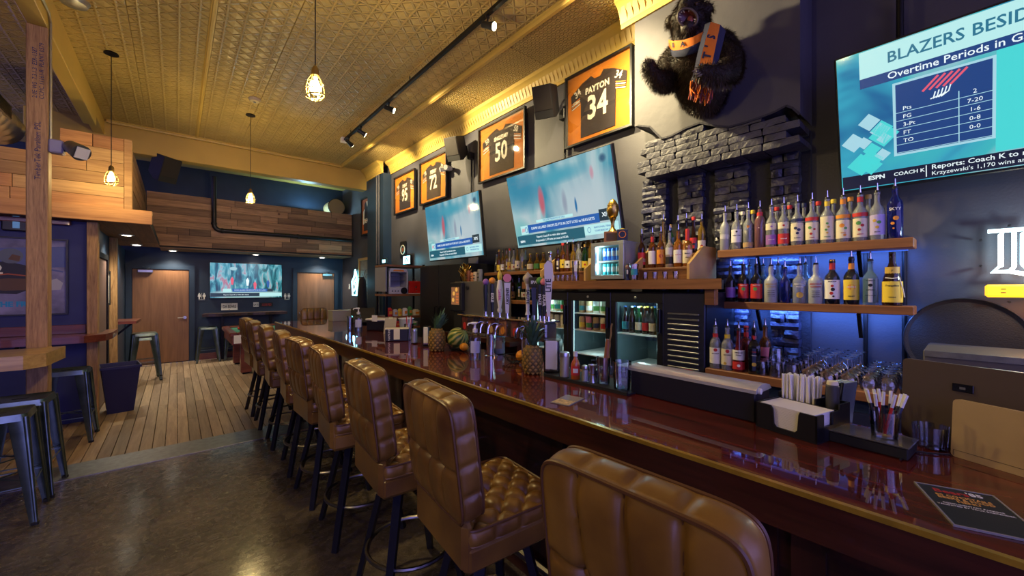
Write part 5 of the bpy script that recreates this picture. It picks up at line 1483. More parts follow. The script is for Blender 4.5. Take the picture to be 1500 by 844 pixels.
MID = [
 (1070, 'small dark bottle with a berry label', dict(glass='glass_dark', labs=[(.12, .42, 'purple')], H=.26, r=.034)),
 (1089, 'dark bottle with a red apple label', dict(glass='glass_dark', labs=[(.10, .50, 'red')], marks=[(0, .36, .013, 4), (.008, .28, .009, 2)], txt=[('DeKUYPER', .46, .010, 1)], H=.27)),
 (1108, 'dark bottle with a watermelon slice label', dict(glass='glass_dark', labs=[(.10, .50, 'red')], marks=[(-.008, .36, .013, 4), (.008, .28, .012, 2)], txt=[('DeKUYPER', .46, .010, 1)], H=.27)),
 (1129.5, 'frosted bottle with yellow lettering', dict(glass='glass_frost', kind='stout', txt=[('ABSOLUT', .50, .017, 3), ('CITRON', .43, .015, 3)] + [('country of sweden', .33 - k * .05, .006, 0) for k in range(4)], H=.26, r=.042)),
 (1149.7, 'small clear bottle with dark blue contents', dict(glass='glass_blue', H=.24, r=.034)),
 (1171.5, 'clear bottle with white lettering and a yellow pear', dict(glass='glass_pale', kind='stout', txt=[('ABSOLUT', .50, .017, 1), ('PEARS', .43, .015, 1)], marks=[(0, .22, .020, 3)], H=.26, r=.041)),
 (1195, 'frosted bottle with red lettering', dict(glass='glass_frost', kind='stout', txt=[('ABSOLUT', .50, .017, 2), ('RASPBERRI', .43, .013, 2)] + [('country of sweden', .33 - k * .05, .006, 0) for k in range(4)], H=.26, r=.042)),
 (1219, 'dark rum bottle with a standing figure on a white label', dict(glass='glass_dark', labs=[(.12, .56, 'white'), (.80, .98, 'red')], marks=[(0, .42, .008, 2), (.003, .34, .011, 0), (-.004, .25, .010, 2), (.006, .18, .006, 0)], txt=[('SPICED RUM', .52, .008, 0)], top='gold', H=.28, r=.040)),
 (1247, 'bottle with an orange and yellow spirit label', dict(glass='glass_dark', labs=[(.10, .54, 'yellow'), (.70, .90, 'orange')], marks=[(0, .38, .018, 5)], txt=[('JIM BEAM', .38, .011, 1), ('HONEY', .18, .010, 0)], H=.29, r=.039)),
 (1275, 'pale blue glass gin bottle with a seal on its label', dict(glass='glass_ice', labs=[(.06, .60, 'silver')], marks=[(0, .45, .010, 0)], txt=[('BOMBAY', .55, .011, 0), ('SAPPHIRE', .34, .009, 0), ('LONDON DRY GIN', .22, .006, 0)], sq=6, H=.27, r=.036)),
 (1307, 'monk shaped hazelnut liqueur bottle with a cord belt', dict(glass='glass_brown', kind='monk', labs=[(.06, .46, 'yellow'), (.58, .74, 'gold')], txt=[('Frangelico', .38, .015, 0), ('LIQUEUR', .16, .008, 0), ('F', .66, .020, 0)], top='black', H=.31, r=.046)),
]
for px, lb, kw in MID:
    b_ = bottle(on_shelf(px, 3.25, SH_M), lb + ' on the middle shelf', **kw)
MB().tube([(.035, -.030, .165), (.046, 0, .160), (.035, .030, .165), (.030, .044, .10), (.028, .052, .05)], .003, 6).build('cord_belt', 'pale_print', b_)
for px in (1098, 1118, 1140, 1180):
    bottle(on_shelf(px, 3.34, SH_M), 'spare bottle half hidden in the rear row of the middle shelf', group='rear row on the middle shelf', glass='glass_ice', H=.27)
LOW = [
 (1048, 'white rum bottle with a round red seal', dict(glass='glass_pale', labs=[(.12, .50, 'white'), (.70, .84, 'red')], marks=[(0, .45, .012, 2)], txt=[('BACARDI', .36, .011, 0)])),
 (1065.5, 'citrus rum bottle with a yellow collar and red seal', dict(glass='glass_pale', labs=[(.12, .50, 'cream'), (.70, .84, 'yellow')], marks=[(0, .45, .012, 2), (-.014, .16, .010, 3)], txt=[('BACARDI', .36, .011, 0)])),
 (1082, 'dark red cordial bottle with a white label', dict(glass='glass_red', labs=[(.28, .52, 'white'), (.06, .24, 'red')], txt=[('AMERICAN', .46, .010, 0), ('HONEY', .40, .010, 0)], marks=[(0, .15, .010, 1)], kind='bell', H=.28)),
 (1104.6, 'square dark whiskey bottle with a navy label', dict(glass='glass_dark', labs=[(.08, .58, 'navy'), (.74, .86, 'red')], txt=[('TENNESSEE', .50, .010, 2), ('WHISKEY', .42, .010, 1)], marks=[(0, .22, .013, 3)], sq=6, r=.036)),
 (1121, 'amber bottle with a faded pink label', dict(glass='glass_amber', labs=[(.30, .52, 'pink'), (.10, .24, 'tan')], H=.29)),
]
for k, (px, lb, kw) in enumerate(LOW):
    bottle(on_shelf(px, 2.90 if k < 4 else 3.15, SH_L), lb + ' on the lower counter', **kw)
bottle(on_shelf(1093, 3.02, SH_L), 'red sealed bottle standing behind the lower counter row', glass='glass_red', labs=[(.72, .88, 'red')], top='red')

# ------------------------------------------------------------ lower back counter with glassware
t = thing('glass_counter', 'low wooden back counter under the bottle shelves', 'counter', (0, 0, 0))
MB().box(2.84, 3.49, -1.2, 1.215, 1.0, SH_L, b=.004).build('counter_top', 'shelf_wood', t)
MB().box(2.92, 3.49, -1.2, 1.215, 0, 1.0).build('cabinet', 'navy_wall', t)
for y in (-.8, -.2, .4, .9):
    MB().box(2.90, 2.92, y - .24, y + .24, .12, .92, b=.004).build('cabinet_door', M('cabinet_blue', (.02, .025, .06), .5), t)
thin_glass('stem_glass', (.97, .98, 1.0), base=.10, gain=1.0, rough=.02)
coupe = MB().lathe([(.038, 0), (.042, .004), (.046, .03), (.042, .055), (.028, .072), (.008, .082), (.0045, .09), (.004, .150), (.006, .156), (.036, .162), (.037, .165), (.0, .165)], 16, caps=False).mesh('glass', 'stem_glass', 60)
tumb = MB().lathe([(.040, 0), (.041, .004), (.036, .085), (.034, .09), (.0, .091)], 16, caps=False).lathe([(.037, .002), (.033, .075), (.0, .078)], 16, caps=False).mesh('glass', 'stem_glass', 60)
snif = MB().lathe([(.030, 0), (.034, .006), (.040, .04), (.030, .075), (.006, .085), (.005, .10), (.030, .105), (.031, .108), (.0, .109)], 16, caps=False).mesh('glass', 'stem_glass', 60)
for me_, nm, lb, ys, xs in ((tumb, 'tumbler', 'upturned clear tumbler in rows on the lower counter', (.88, .80, .72), (2.90, 2.99, 3.08, 3.17, 3.26)),
                       (coupe, 'coupe_glass', 'upturned stemmed glass in rows on the lower counter', (.635, .54, .445), (2.90, 2.995, 3.09, 3.185, 3.28)),
                       (snif, 'snifter_glass', 'upturned short stemmed glass in rows by the tray box', (.365, .285, .205), (2.90, 2.985, 3.07, 3.155, 3.24, 3.325))):
    for y in ys:
        for x_ in xs:
            tag(obj(nm, me_, None, (x_ + random.uniform(-.006, .006), y + random.uniform(-.006, .006), SH_L + .0005)), lb, 'glass', nm.split('_')[0] + ' glasses on the lower counter')
tag(obj('tumbler', tumb, None, (2.90, .80, SH_L + .093)), 'clear tumbler stacked on top of the other upturned tumblers', 'glass')
# steel box, round tray and lit beer sign at the near end
t = thing('steel_box', 'brushed steel box on the lower counter holding up a round tray', 'box', (0, 0, 0))
MB().box(2.93, 3.36, -.75, .155, SH_L + .001, 1.30, b=.006).build('box_shell', M('box_steel', (.16, .15, .15), .4, metal=.6), t)
MB().box(2.92, 2.93, -.74, .15, 1.27, 1.30).build('rim', 'dull_steel', t)
cT = PX(1413, 477, 3.12)
t = thing('serving_tray', 'round dark serving tray leaning against the wall by the beer sign', 'tray', on_right((3.445, PX(1413, 477, 3.43).y, 1.31), R(-3)))
MB().lathe([(.0, 0), (.230, 0), (.246, .012), (.250, .022), (.243, .022), (.228, .010), (.0, .010)], 40).build('tray_dish', M('tray_rubber', (.020, .017, .016), .75, bmp=.3, bs=150), t)
MB().tube([(.2475 * math.cos(2 * math.pi * k / 40), .2475 * math.sin(2 * math.pi * k / 40), .022) for k in range(40)], .004, 6, closed=True).build('tray_rim', 'black_plastic', t)
a = PX(1478, 370, 3.46)
t = thing('beer_sign', 'white and amber neon beer sign on the dark wall above the round tray', 'neon sign', on_right((3.46, a.y, a.z)))
nw = M('neon_white', (.8, 1, 1), .3, emit=(.62, .95, 1.0), es=1.8)
n_ = MB()
n_.tube([(-.075, .118, .05), (-.02, .118, .05), (-.03, .095, .05), (-.03, -.075, .05), (-.06, -.105, .05), (.0, -.105, .05), (.10, -.135, .05), (.11, -.11, .05)], .011, 8)
n_.tube([(-.03, .118, .05), (.055, .118, .05), (.045, .095, .05), (.045, -.07, .05), (.06, -.09, .05)], .011, 8).tube([(.015, .11, .05), (.015, -.08, .05), (.005, -.095, .05)], .009, 8)
n_.tube([(.10, .10, .05), (.16, .125, .05), (.15, .10, .05), (.15, -.06, .05), (.17, -.09, .05), (.21, -.10, .05)], .011, 8).tube([(.20, .16, .05), (.20, -.05, .05), (.24, -.09, .05)], .011, 8)
n_.build('script_tube', nw, t)
fb = MB().box(-.085, .30, -.245, -.175, .02, .06, b=.01)
fb.build('amber_panel', M('amber_glow', (.5, .3, .02), .3, emit=(1.0, .50, .02), es=.8), t)
MB().box(-.03, -.012, -.203, -.198, .06, .062).box(-.03, -.012, -.222, -.217, .06, .062).build('panel_marks', 'black_print', t)
k_ = MB()
for (x_, y_) in ((-.10, .075), (-.10, -.07), (0, .145), (0, -.27)):
    k_.cyl((x_, y_, -.002), (x_, y_, .05), .006)
k_.tube([(.2, -.25, .02), (.25, -.30, .02), (.27, -.33, .02)], .005, 6)
k_.build('mounts', 'black_plastic', t)
lamp('beer_sign_glow', 'POINT', (3.25, a.y - .1, a.z), 3, (.7, .95, 1), .03); lamp('beer_sign_amber', 'POINT', (3.34, a.y - .12, a.z - .21), 1.6, (1, .42, .05), .03)

# ------------------------------------------------------------ glass door cooler under the back shelf
t = thing('bottle_cooler', 'black three door glass cooler with louvred side panel', 'cooler', (0, 0, 0))
X0, X1, ZT = 2.86, 3.48, 1.585
inner = M('cooler_inner', (.10, .14, .15), .5)
MB().box(X0 + .03, X1, 1.225, 3.03, ZT - .03, ZT).box(X0 + .03, X1, 1.225, 3.03, .05, .12).box(X1 - .03, X1, 1.225, 3.03, .12, ZT - .03).box(X0 + .03, X1 - .03, 1.225, 1.545, .12, ZT - .03).box(X0 + .03, X1 - .03, 3.0, 3.03, .12, ZT - .03).box(X0 + .04, X1 - .03, 2.015, 2.03, .12, ZT - .03).box(X0 + .04, X1 - .03, 2.505, 2.52, .12, ZT - .03).build('case', 'black_plastic', t)
bays = ((2.52, 3.0), (2.03, 2.505), (1.545, 2.015))
cool = M('led_cyan', (.7, 1, 1), .3, emit=(.55, .97, 1.0), es=1.3)
for k, (y0, y1) in enumerate(bays):
    MB().box(X1 - .035, X1 - .031, y0, y1, .13, ZT - .04).box(X0 + .05, X1 - .04, y0, y0 + .004, .13, ZT - .04).box(X0 + .05, X1 - .04, y1 - .004, y1, .13, ZT - .04).build('bay_lining', inner, t)
    for z in (1.385, 1.225, 1.0, .7) if k < 2 else (1.235, .95, .6):
        MB().box(X0 + .06, X1 - .05, y0 + .012, y1 - .012, z - .012, z, b=.003).build('cooler_shelf', 'white_plastic', t)
    MB().box(X0 + .055, X0 + .064, y1 - .018, y1 - .008, .3, ZT - .06).build('led_strip', cool, t)
    MB().box(X0 + .055, X0 + .07, y0 + .02, y1 - .02, ZT - .045, ZT - .038).build('led_strip', cool, t)
    d = MB()
    d.box(X0, X0 + .03, y0 - .006, y1 + .006, ZT - .085, ZT - .004, b=.004).box(X0, X0 + .03, y0 - .006, y1 + .006, .10, .16, b=.004).box(X0, X0 + .03, y0 - .006, y0 + .05, .16, ZT - .085, b=.004).box(X0, X0 + .03, y1 - .045, y1 + .006, .16, ZT - .085, b=.004)
    do = d.build('cooler_door', 'black_plastic', t)
    MB().box(X0 + .012, X0 + .016, y0 + .05, y1 - .045, .16, ZT - .085).build('door_glass', 'frame_glass', do)
    MB().box(X0 - .035, X0 - .012, y0 + .004, y0 + .030, 1.27, 1.46, b=.006).box(X0 - .02, X0, y0 + .006, y0 + .028, 1.28, 1.31).box(X0 - .02, X0, y0 + .006, y0 + .028, 1.42, 1.45).build('door_handle', 'black_metal', do)
    yl = (y0 + y1) / 2
    MB().lathe([(.010, 0), (.012, .006), (.006, .008)], 12, T=basis((X0, yl, ZT - .045), (0, -1, 0), (0, 0, 1))).build('door_lock', 'steel', do)
    lamp('cooler_light', 'POINT', (X0 + .10, yl, ZT - .10), 1.1, (.55, .95, 1.0), .04)
    lamp('cooler_light', 'POINT', (X0 + .10, yl, 1.12), .35, (.55, .95, 1.0), .04)
v = MB().box(X0, X0 + .03, 1.228, 1.540, .10, ZT - .004, b=.004).build('side_panel', M('panel_navy', (.012, .013, .032), .4), t)
for k in range(11):
    MB().box(X0 - .012, X0 + .002, 1.265, 1.500, 1.02 + k * .040, 1.032 + k * .040, T=None, b=.002).build('louvre', 'dull_steel', v)
MB().box(X0 - .004, X0, 1.34, 1.40, .955, .978).build('readout', M('red_led', (.3, 0, 0), .3, emit=(1, .05, .06), es=3), v)
MB().box(X0 - .003, X0, 1.45, 1.47, .96, .97).build('badge', 'steel', v)
# cans and beer bottles inside
def can(p, c, lb, group, h=.122):
    t = thing('drink_can', lb, 'can', tuple(p), group, rz=toward(p))
    MB().lathe([(.024, 0), (.031, .008), (.031, h - .014), (.026, h - .002), (.026, h), (.022, h - .003)], 14).build('can_body', c, t)
    label_strip(MB(), .0312, .022, h * .55, span=60).build('can_band', random.choice(['lab_white', 'lab_green', 'lab_red', 'lab_yellow', 'lab_navy', 'lab_teal']), t)
    MB().lathe([(.0, h - .0035), (.024, h - .003)], 12, caps=False).build('can_lid', 'steel', t)
for k, (y0, y1) in enumerate(bays[:2]):
    for z, nm in ((1.385, 'top'), (1.225, 'second')):
        for row in (0, 1):
            for i in range(5):
                y = y0 + .065 + i * (y1 - y0 - .14) / 4
                c = M('can_' + random.choice(['silver', 'white', 'black', 'cream']), {0: (.5, .5, .52)}.get(0), .35, metal=.5) if False else random.choice(['lab_silver', 'lab_white', 'lab_black', 'lab_cream', 'lab_green', 'lab_pink', 'lab_tan'])
                can((X0 + .115 + row * .085, y, z + .0005), c, 'drink can on the %s shelf of the %s cooler door' % (nm, ('leftmost', 'middle')[k]) if False else 'drink can lined up on the %s shelf of the cooler %s' % (nm, ('next to the tap tower', 'in the centre')[k]), 'cans on cooler shelves')
bt_m = MB().lathe([(.027, 0), (.030, .006), (.030, .125), (.026, .145), (.014, .175), (.0125, .215), (.014, .217), (.014, .228), (.0, .229)], 14)
for row, n in ((0, 6), (1, 6)):
    for i in range(n):
        y = 1.585 + (i + .25 + .5 * (row == 0)) * .385 / n
        t = thing('beer_bottle', 'brown or green beer bottle on the shelf of the cooler beside the louvres', 'bottle', (X0 + .12 + row * .09, y, 1.2355), 'beer bottles in the cooler', rz=toward((X0, y)))
        bt_m.build('bottle_body', ('glass_brown', 'glass_green')[(i + row) % 3 == 0], t, smooth=50)
        label_strip(MB(), .0305, .03, .095, span=70).build('label', random.choice(['lab_white', 'lab_red', 'lab_cream', 'lab_black', 'lab_teal']), t)
        MB().lathe([(.0145, .218), (.0145, .230), (.0, .231)], 10).build('crown_cap', random.choice(['lab_blue', 'lab_red', 'lab_gold', 'lab_silver']), t)
# ------------------------------------------------------------ wooden top, stepped risers, bottles above the cooler
ZK = 1.685
t = thing('cooler_top', 'brown wooden top running over the glass door cooler', 'counter', (0, 0, 0))
MB().prism([(2.80, 1.09), (3.12, 1.30), (3.38, 1.30), (3.38, 3.10), (2.80, 3.10)], 1.612, ZK).build('wood_top', 'shelf_wood', t)
MB().box(2.84, 2.90, 1.15, 1.22, 1.50, 1.611, b=.003).build('end_post', 'shelf_wood', t)
def riser(y0, y1, lb):
    t = thing('bottle_riser', lb, 'bottle stand', (0, 0, 0))
    MB().box(2.97, 3.22, y0 + .02, y1 - .02, 1.765, 1.785, b=.003).build('low_step', 'shelf_wood', t)
    MB().box(3.20, 3.37, y0 + .02, y1 - .02, 1.885, 1.905, b=.003).build('high_step', 'shelf_wood', t)
    MB().box(2.98, 3.0, y0 + .02, y1 - .02, ZK, 1.765).build('front_board', 'shelf_wood', t)
    MB().box(3.20, 3.22, y0 + .02, y1 - .02, 1.785, 1.885).build('mid_board', 'shelf_wood', t)
    prof = [(2.90, ZK), (3.375, ZK), (3.375, 1.95), (3.14, 1.95), (2.90, 1.80)]
    for y in (y0, y1 - .02):
        MB().prism(prof, -.02, 0, T=Matrix.Translation((0, y, 0)) @ Matrix.Rotation(R(90), 4, 'X')).build('end_board', M('riser_pine', (.48, .29, .09), .5, vary=.15, vs=5), t, smooth=0)
    return t
riser(1.355, 1.84, 'stepped wooden bottle riser next to the painted brick piers')
riser(2.33, 2.93, 'stepped wooden bottle riser between the small fridge and the tap tower')
gl = ['glass_amber', 'glass_gold', 'glass_brown', 'glass_honey', 'glass_pale', 'glass_green', 'glass_amber', 'glass_dark']
def fill(y0, y1, n, X, z, lb, g, kinds=('std', 'stout', 'slim', 'bell'), pal=gl, H=(.25, .31), X2=None):
    for i in range(n):
        y = y0 + (i + .5) * (y1 - y0) / n
        lab = random.choice(['cream', 'white', 'black', 'yellow', 'tan', 'red', 'cream', 'gold'])
        z0 = random.uniform(.08, .16)
        bottle((X + random.uniform(-.012, .012), y, z + .0006), lb, kind=random.choice(kinds), H=random.uniform(*H), r=min(.036, (y1 - y0) / n * .42), glass=random.choice(pal), labs=[(z0, z0 + random.uniform(.2, .36), lab)], top=random.choice(['pourer', 'pourer', 'pourer', 'black', 'gold', 'red']), group=g, marks=[(0, z0 + .12, .010, random.choice([0, 2, 3, 6]))], sq=random.choice([0, 0, 6]))
RW = [(940, 'dark brown whiskey bottle with a red and white label', dict(glass='glass_brown', labs=[(.12, .48, 'red'), (.2, .30, 'white')])), (955.5, 'whiskey bottle with a pale blue label and red collar', dict(glass='glass_amber', labs=[(.12, .50, 'white'), (.70, .92, 'red')])), (968, 'amber bottle with an orange and cream label', dict(glass='glass_amber', labs=[(.12, .52, 'orange')], marks=[(0, .34, .016, 2)])), (981, 'squat clear bottle with a silver and black label', dict(glass='glass_pale', kind='stout', labs=[(.10, .30, 'black'), (.36, .56, 'silver')])), (993.5, 'flask bottle of bourbon with a white label', dict(glass='glass_honey', labs=[(.12, .48, 'white')], txt=[('OLD TUB', .34, .011, 2)], r=.040)), (1007, 'bourbon bottle with a wide cream label and dripping red neck', dict(glass='glass_honey', kind='stout', labs=[(.10, .46, 'cream'), (.64, .98, 'red')], txt=[("Maker's", .36, .014, 0), ('Mark', .25, .014, 0)], top='red', r=.044))]
for px, lb, kw in RW:
    kw.setdefault('r', .032); kw['r'] = min(kw['r'], .035)
    bottle(on_shelf(px, 3.06, 1.785), lb + ' on the riser step', **kw)
fill(1.395, 1.80, 6, 3.285, 1.905, 'assorted whiskey bottle on the upper step by the brick piers', 'upper step by the brick piers')
fill(2.375, 2.885, 7, 3.08, 1.785, 'assorted liquor bottle on the lower step beside the small fridge', 'lower step beside the fridge')
fill(2.375, 2.885, 8, 3.285, 1.905, 'assorted liquor bottle on the upper step beside the small fridge', 'upper step beside the fridge')
shot = MB().lathe([(.016, 0), (.017, .004), (.022, .062), (.020, .062), (.015, .012), (.0, .012)], 12, caps=False).mesh('glass', 'stem_glass', 60)
for i in range(5):
    tag(obj('shot_glass', shot, None, (2.90, 1.80 - i * .085, ZK + .0005)), 'clear shot glass lined up before the riser by the brick piers', 'glass', 'shot glasses by the brick piers')
for i in range(8):
    tag(obj('shot_glass', shot, None, (2.91, 2.86 - i * .06, ZK + .0005)), 'clear shot glass lined up before the riser beside the small fridge', 'glass', 'shot glasses beside the fridge')
# small glass door fridge with cans and a trophy on top
fr_ = thing('mini_fridge', 'small silver glass door fridge full of cans on the back bar top', 'fridge', (0, 0, 0))
a0, a1, f0, f1 = 1.90, 2.245, 2.87, 3.24
zt = ZK + .34
sil = M('fridge_silver', (.34, .38, .38), .35, metal=.5)
MB().box(f0 + .03, f1, a0, a1, zt - .03, zt).box(f0 + .03, f1, a0, a1, ZK + .012, ZK + .04).box(f1 - .03, f1, a0, a1, ZK + .04, zt - .03).box(f0 + .03, f1 - .03, a0, a0 + .025, ZK + .04, zt - .03).box(f0 + .03, f1 - .03, a1 - .025, a1, ZK + .04, zt - .03).build('case', sil, fr_)
dd = MB().box(f0, f0 + .03, a0, a1, zt - .035, zt, b=.003).box(f0, f0 + .03, a0, a1, ZK + .012, ZK + .05, b=.003).box(f0, f0 + .03, a0, a0 + .05, ZK + .05, zt - .035, b=.003).box(f0, f0 + .03, a1 - .05, a1, ZK + .05, zt - .035, b=.003).build('fridge_door', sil, fr_)
MB().box(f0 + .012, f0 + .016, a0 + .05, a1 - .05, ZK + .05, zt - .035).build('door_glass', 'frame_glass', dd)
MB().box(f0 + .04, f0 + .046, a1 - .048, a1 - .040, ZK + .06, zt - .045).build('led_strip', M('led_white', (.8, 1, 1), .3, emit=(.75, 1.0, 1.0), es=2.5), fr_)
MB().box(f0 + .05, f1 - .03, a0 + .025, a1 - .025, ZK + .172, ZK + .18).build('rack', 'white_plastic', fr_)
MB().box(f0 + .04, f0 + .3, a0 + .03, a0 + .2, ZK, ZK + .012).box(f0 + .04, f0 + .3, a1 - .1, a1 - .03, ZK, ZK + .012).build('feet', 'black_plastic', fr_)
lamp('fridge_light', 'POINT', (f0 + .05, a1 - .07, ZK + .29), .9, (.5, .95, 1.0), .03); lamp('fridge_light', 'POINT', (f0 + .05, a1 - .07, ZK + .12), .7, (.5, .95, 1.0), .03)
for z, c, lb in ((ZK + .1805, 'lab_blue', 'slim blue and silver can on the rack of the small fridge'), (ZK + .0405, 'lab_teal', 'slim cyan can on the floor of the small fridge')):
    for i in range(5):
        p = (f0 + .10, a0 + .075 + i * .046, z)
        t = thing('slim_can', lb, 'can', p, 'cans in the small fridge', rz=toward(p))
        MB().lathe([(.018, 0), (.0215, .006), (.0215, .100), (.018, .112), (.016, .110)], 12).build('can_body', c, t)
        label_strip(MB(), .0217, .04, .085, span=55).build('can_band', 'lab_silver', t)
tr = thing('football_trophy', 'gold football trophy on a wooden plinth on top of the small fridge', 'trophy', (3.0, 2.10, zt + .0005), rz=toward((3.0, 2.1)))
MB().box(-.06, .06, -.075, .075, 0, .10, b=.004).build('plinth', 'shelf_wood_x', tr)
MB().box(.06, .063, -.055, .055, .02, .085).build('plaque', M('plaque', (.08, .05, .03), .4, metal=.5), tr)
MB().lathe([(.045, .10), (.040, .11), (.018, .135), (.014, .17), (.020, .20), (.034, .225)], 18).build('stem', 'gold', tr)
bl = MB().lathe([(.0, -.10), (.022, -.088), (.046, -.05), (.056, 0), (.046, .05), (.022, .088), (.0, .10)], 20, T=Matrix.Translation((0, 0, .300)) @ Matrix.Rotation(R(18), 4, 'Y')).build('ball', 'gold', tr)
MB().lathe([(.047, .049), (.0485, .044), (.0475, .040)], 20, T=Matrix.Translation((0, 0, .300)) @ Matrix.Rotation(R(18), 4, 'Y'), caps=False).build('ball_stripe', 'brass', bl)
t = thing('souvenir_box', 'small navy box with a round emblem beside the trophy plinth', 'box', (2.95, 1.965, zt + .0005), rz=toward((2.95, 1.96)))
MB().box(-.05, .05, -.045, .045, 0, .10, b=.004).build('carton', M('box_navy', (.012, .016, .05), .5), t)
MB().tube([(.0515, .028 * math.cos(2 * math.pi * k / 16), .055 + .028 * math.sin(2 * math.pi * k / 16)) for k in range(16)], .003, 5, closed=True).build('emblem', 'orange_print', t)
MB().lathe([(.02, .10), (.022, .11), (.0, .118)], 12).build('knob', 'lab_yellow', t)
# figurine and pint glass in front of the fridge
p = on_shelf(919, 2.86, ZK)
t = thing('bobble_figure', 'little dark suited bobble figure beside the small fridge', 'figurine', tuple(p), rz=toward(p))
MB().lathe([(.022, 0), (.022, .012), (.012, .014), (.014, .04), (.020, .07), (.016, .088), (.006, .094)], 12).build('torso', 'lab_navy', t)
MB().ball((0, 0, .112), .017, .016, .021, 12, 8).build('head', M('figure_skin', (.45, .26, .15), .5), t); MB().ball((-.003, 0, .122), .017, .0165, .014, 12, 6).build('hair', 'lab_black', t)
MB().box(.014, .020, -.006, .006, .05, .085).build('shirt', 'lab_white', t)
p = on_shelf(929, 2.85, ZK)
t = thing('pint_glass', 'pint glass with a cyan print standing by the bobble figure', 'glass', tuple(p), rz=toward(p))
MB().lathe([(.024, 0), (.025, .004), (.036, .13), (.034, .13), (.023, .010), (.0, .010)], 16, caps=False).build('glass_wall', 'stem_glass', t, smooth=60)
label_strip(MB(), .032, .04, .09, span=50).build('print', 'lab_teal', t)
# ------------------------------------------------------------ shelves of spirits between cooler and refrigerator
shelf(1.785, 1.825, 3.12, 4.28, 3.17, 3.49, 'light wooden wall shelf of tequila bottles below the wide television')
shelf(1.425, 1.465, 3.12, 4.28, 3.17, 3.49, 'light wooden wall shelf hidden behind the beer tap handles')
pal2 = ['glass_pale', 'glass_pale', 'glass_amber', 'glass_ice', 'glass_gold']
fill(3.55, 4.22, 9, 3.30, 1.825, 'clear or pale spirit bottle on the light wooden shelf', 'bottles on the light shelf', pal=pal2)
for i, px in enumerate((777, 787, 796)):
    bottle(on_shelf(px, 3.27, 1.825), 'round squat tequila bottle with a cork ball on the light shelf', kind='squat', H=.20, r=.042, glass='glass_gold', top='lab_yellow', labs=[(.12, .42, ('cream', 'green', 'yellow')[i])], group='squat tequila bottles')
p = on_shelf(806, 2.86, ZK)
t = thing('ceramic_bottle', 'tall white ceramic tequila bottle with a silver ball stopper', 'bottle', tuple(p), rz=toward(p))
MB().lathe([(.040, 0), (.043, .01), (.036, .06), (.024, .12), (.018, .18), (.016, .24), (.019, .245)], 18).build('bottle_body', M('ceramic', (.66, .62, .56), .25), t)
MB().lathe([(.014, .245), (.016, .262), (.0, .262)], 12).ball((0, 0, .283), .023, n=14, k=10).build('stopper', 'chrome', t)
x = MB()
for k in range(3):
    x.tube([(.030 - k * .006 + .003, .012 * math.cos(a) , .06 + k * .065 + .018 * math.sin(a)) for a in [2 * math.pi * q / 12 for q in range(12)]], .003, 5, closed=True)
x.build('painted_scroll', M('scroll_ink', (.12, .08, .07), .5), t); label_strip(MB(), .038, .02, .06, span=40).build('label', 'lab_red', t)
fill(3.2, 4.2, 10, 3.32, 1.465, 'dark liqueur bottle on the shelf behind the tap handles', 'bottles behind the taps', pal=['glass_green', 'glass_dark', 'glass_brown', 'glass_dark'], H=(.24, .29))
p = on_shelf(843, 2.86, ZK)
t = thing('beer_glass', 'tall etched beer glass beside the small fridge riser', 'glass', tuple(p), rz=toward(p))
MB().lathe([(.030, 0), (.030, .006), (.022, .02), (.030, .08), (.034, .19), (.032, .19), (.026, .07), (.0, .03)], 16, caps=False).build('glass_wall', 'stem_glass', t, smooth=60); MB().box(.033, .034, -.012, .012, .09, .15).build('etching', 'lab_silver', t)
# ------------------------------------------------------------ black refrigerator, shelf unit and its appliances
t = thing('tall_refrigerator', 'tall black refrigerator with plain doors beside the appliance shelves', 'refrigerator', (0, 0, 0))
MB().box(2.93, 3.49, 4.45, 5.60, .08, 1.96, b=.004).build('cabinet', M('fridge_black', (.010, .010, .011), .28), t)
for y0, y1 in ((4.455, 5.02), (5.03, 5.595)):
    d = MB().box(2.90, 2.929, y0, y1, .12, 1.95, b=.005).build('fridge_door', 'fridge_black', t)
    MB().tube([(2.90, 5.025 + (.05 if y0 > 5 else -.05), 1.35), (2.86, 5.025 + (.05 if y0 > 5 else -.05), 1.34), (2.86, 5.025 + (.05 if y0 > 5 else -.05), .92), (2.90, 5.025 + (.05 if y0 > 5 else -.05), .91)], .010, 8).build('door_handle', 'black_metal', d)
MB().box(2.96, 3.45, 4.5, 5.55, 0, .08).build('plinth', 'black_plastic', t)
u = thing('shelf_unit', 'open wooden shelf unit holding a warmer and a red box', 'shelf', (0, 0, 0))
for x_ in (2.56, 3.22):
    MB().box(x_, x_ + .03, 6.1, 6.14, 0, 2.02).box(x_, x_ + .03, 6.48, 6.52, 0, 2.02).build('upright', 'black_metal', u)
for z, nm in ((2.0, 'top_board'), (1.52, 'shelf_board'), (1.155, 'shelf_board'), (.98, 'shelf_board')):
    MB().box(2.55, 3.26, 6.08, 6.54, z - .035, z, b=.003).build(nm, 'shelf_wood_x', u)
MB().box(2.55, 2.57, 6.09, 6.53, 1.56, 1.96).build('side_panel', M('pale_panel', (.25, .25, .32), .5), u)
t = thing('food_warmer', 'white countertop food warmer with glass door on the open shelf', 'food warmer', (2.79, 6.27, 1.5205))
MB().box(-.165, .165, -.14, .14, 0, .11, b=.006).box(-.165, -.14, -.14, .14, .11, .36).box(.14, .165, -.14, .14, .11, .36).box(-.165, .165, .12, .14, .11, .36).prism([(-.165, .36), (.165, .36), (.14, .42), (-.14, .42)], -.14, .14, T=Matrix.Rotation(R(90), 4, 'X')).build('housing', M('warmer_white', (.50, .49, .52), .4), t)
MB().box(-.14, .14, -.136, -.130, .11, .36).build('glass_door', 'frame_glass', t)
MB().box(-.14, .14, -.12, .11, .22, .226).box(-.14, .14, -.12, .11, .30, .306).build('rack', 'steel', t)
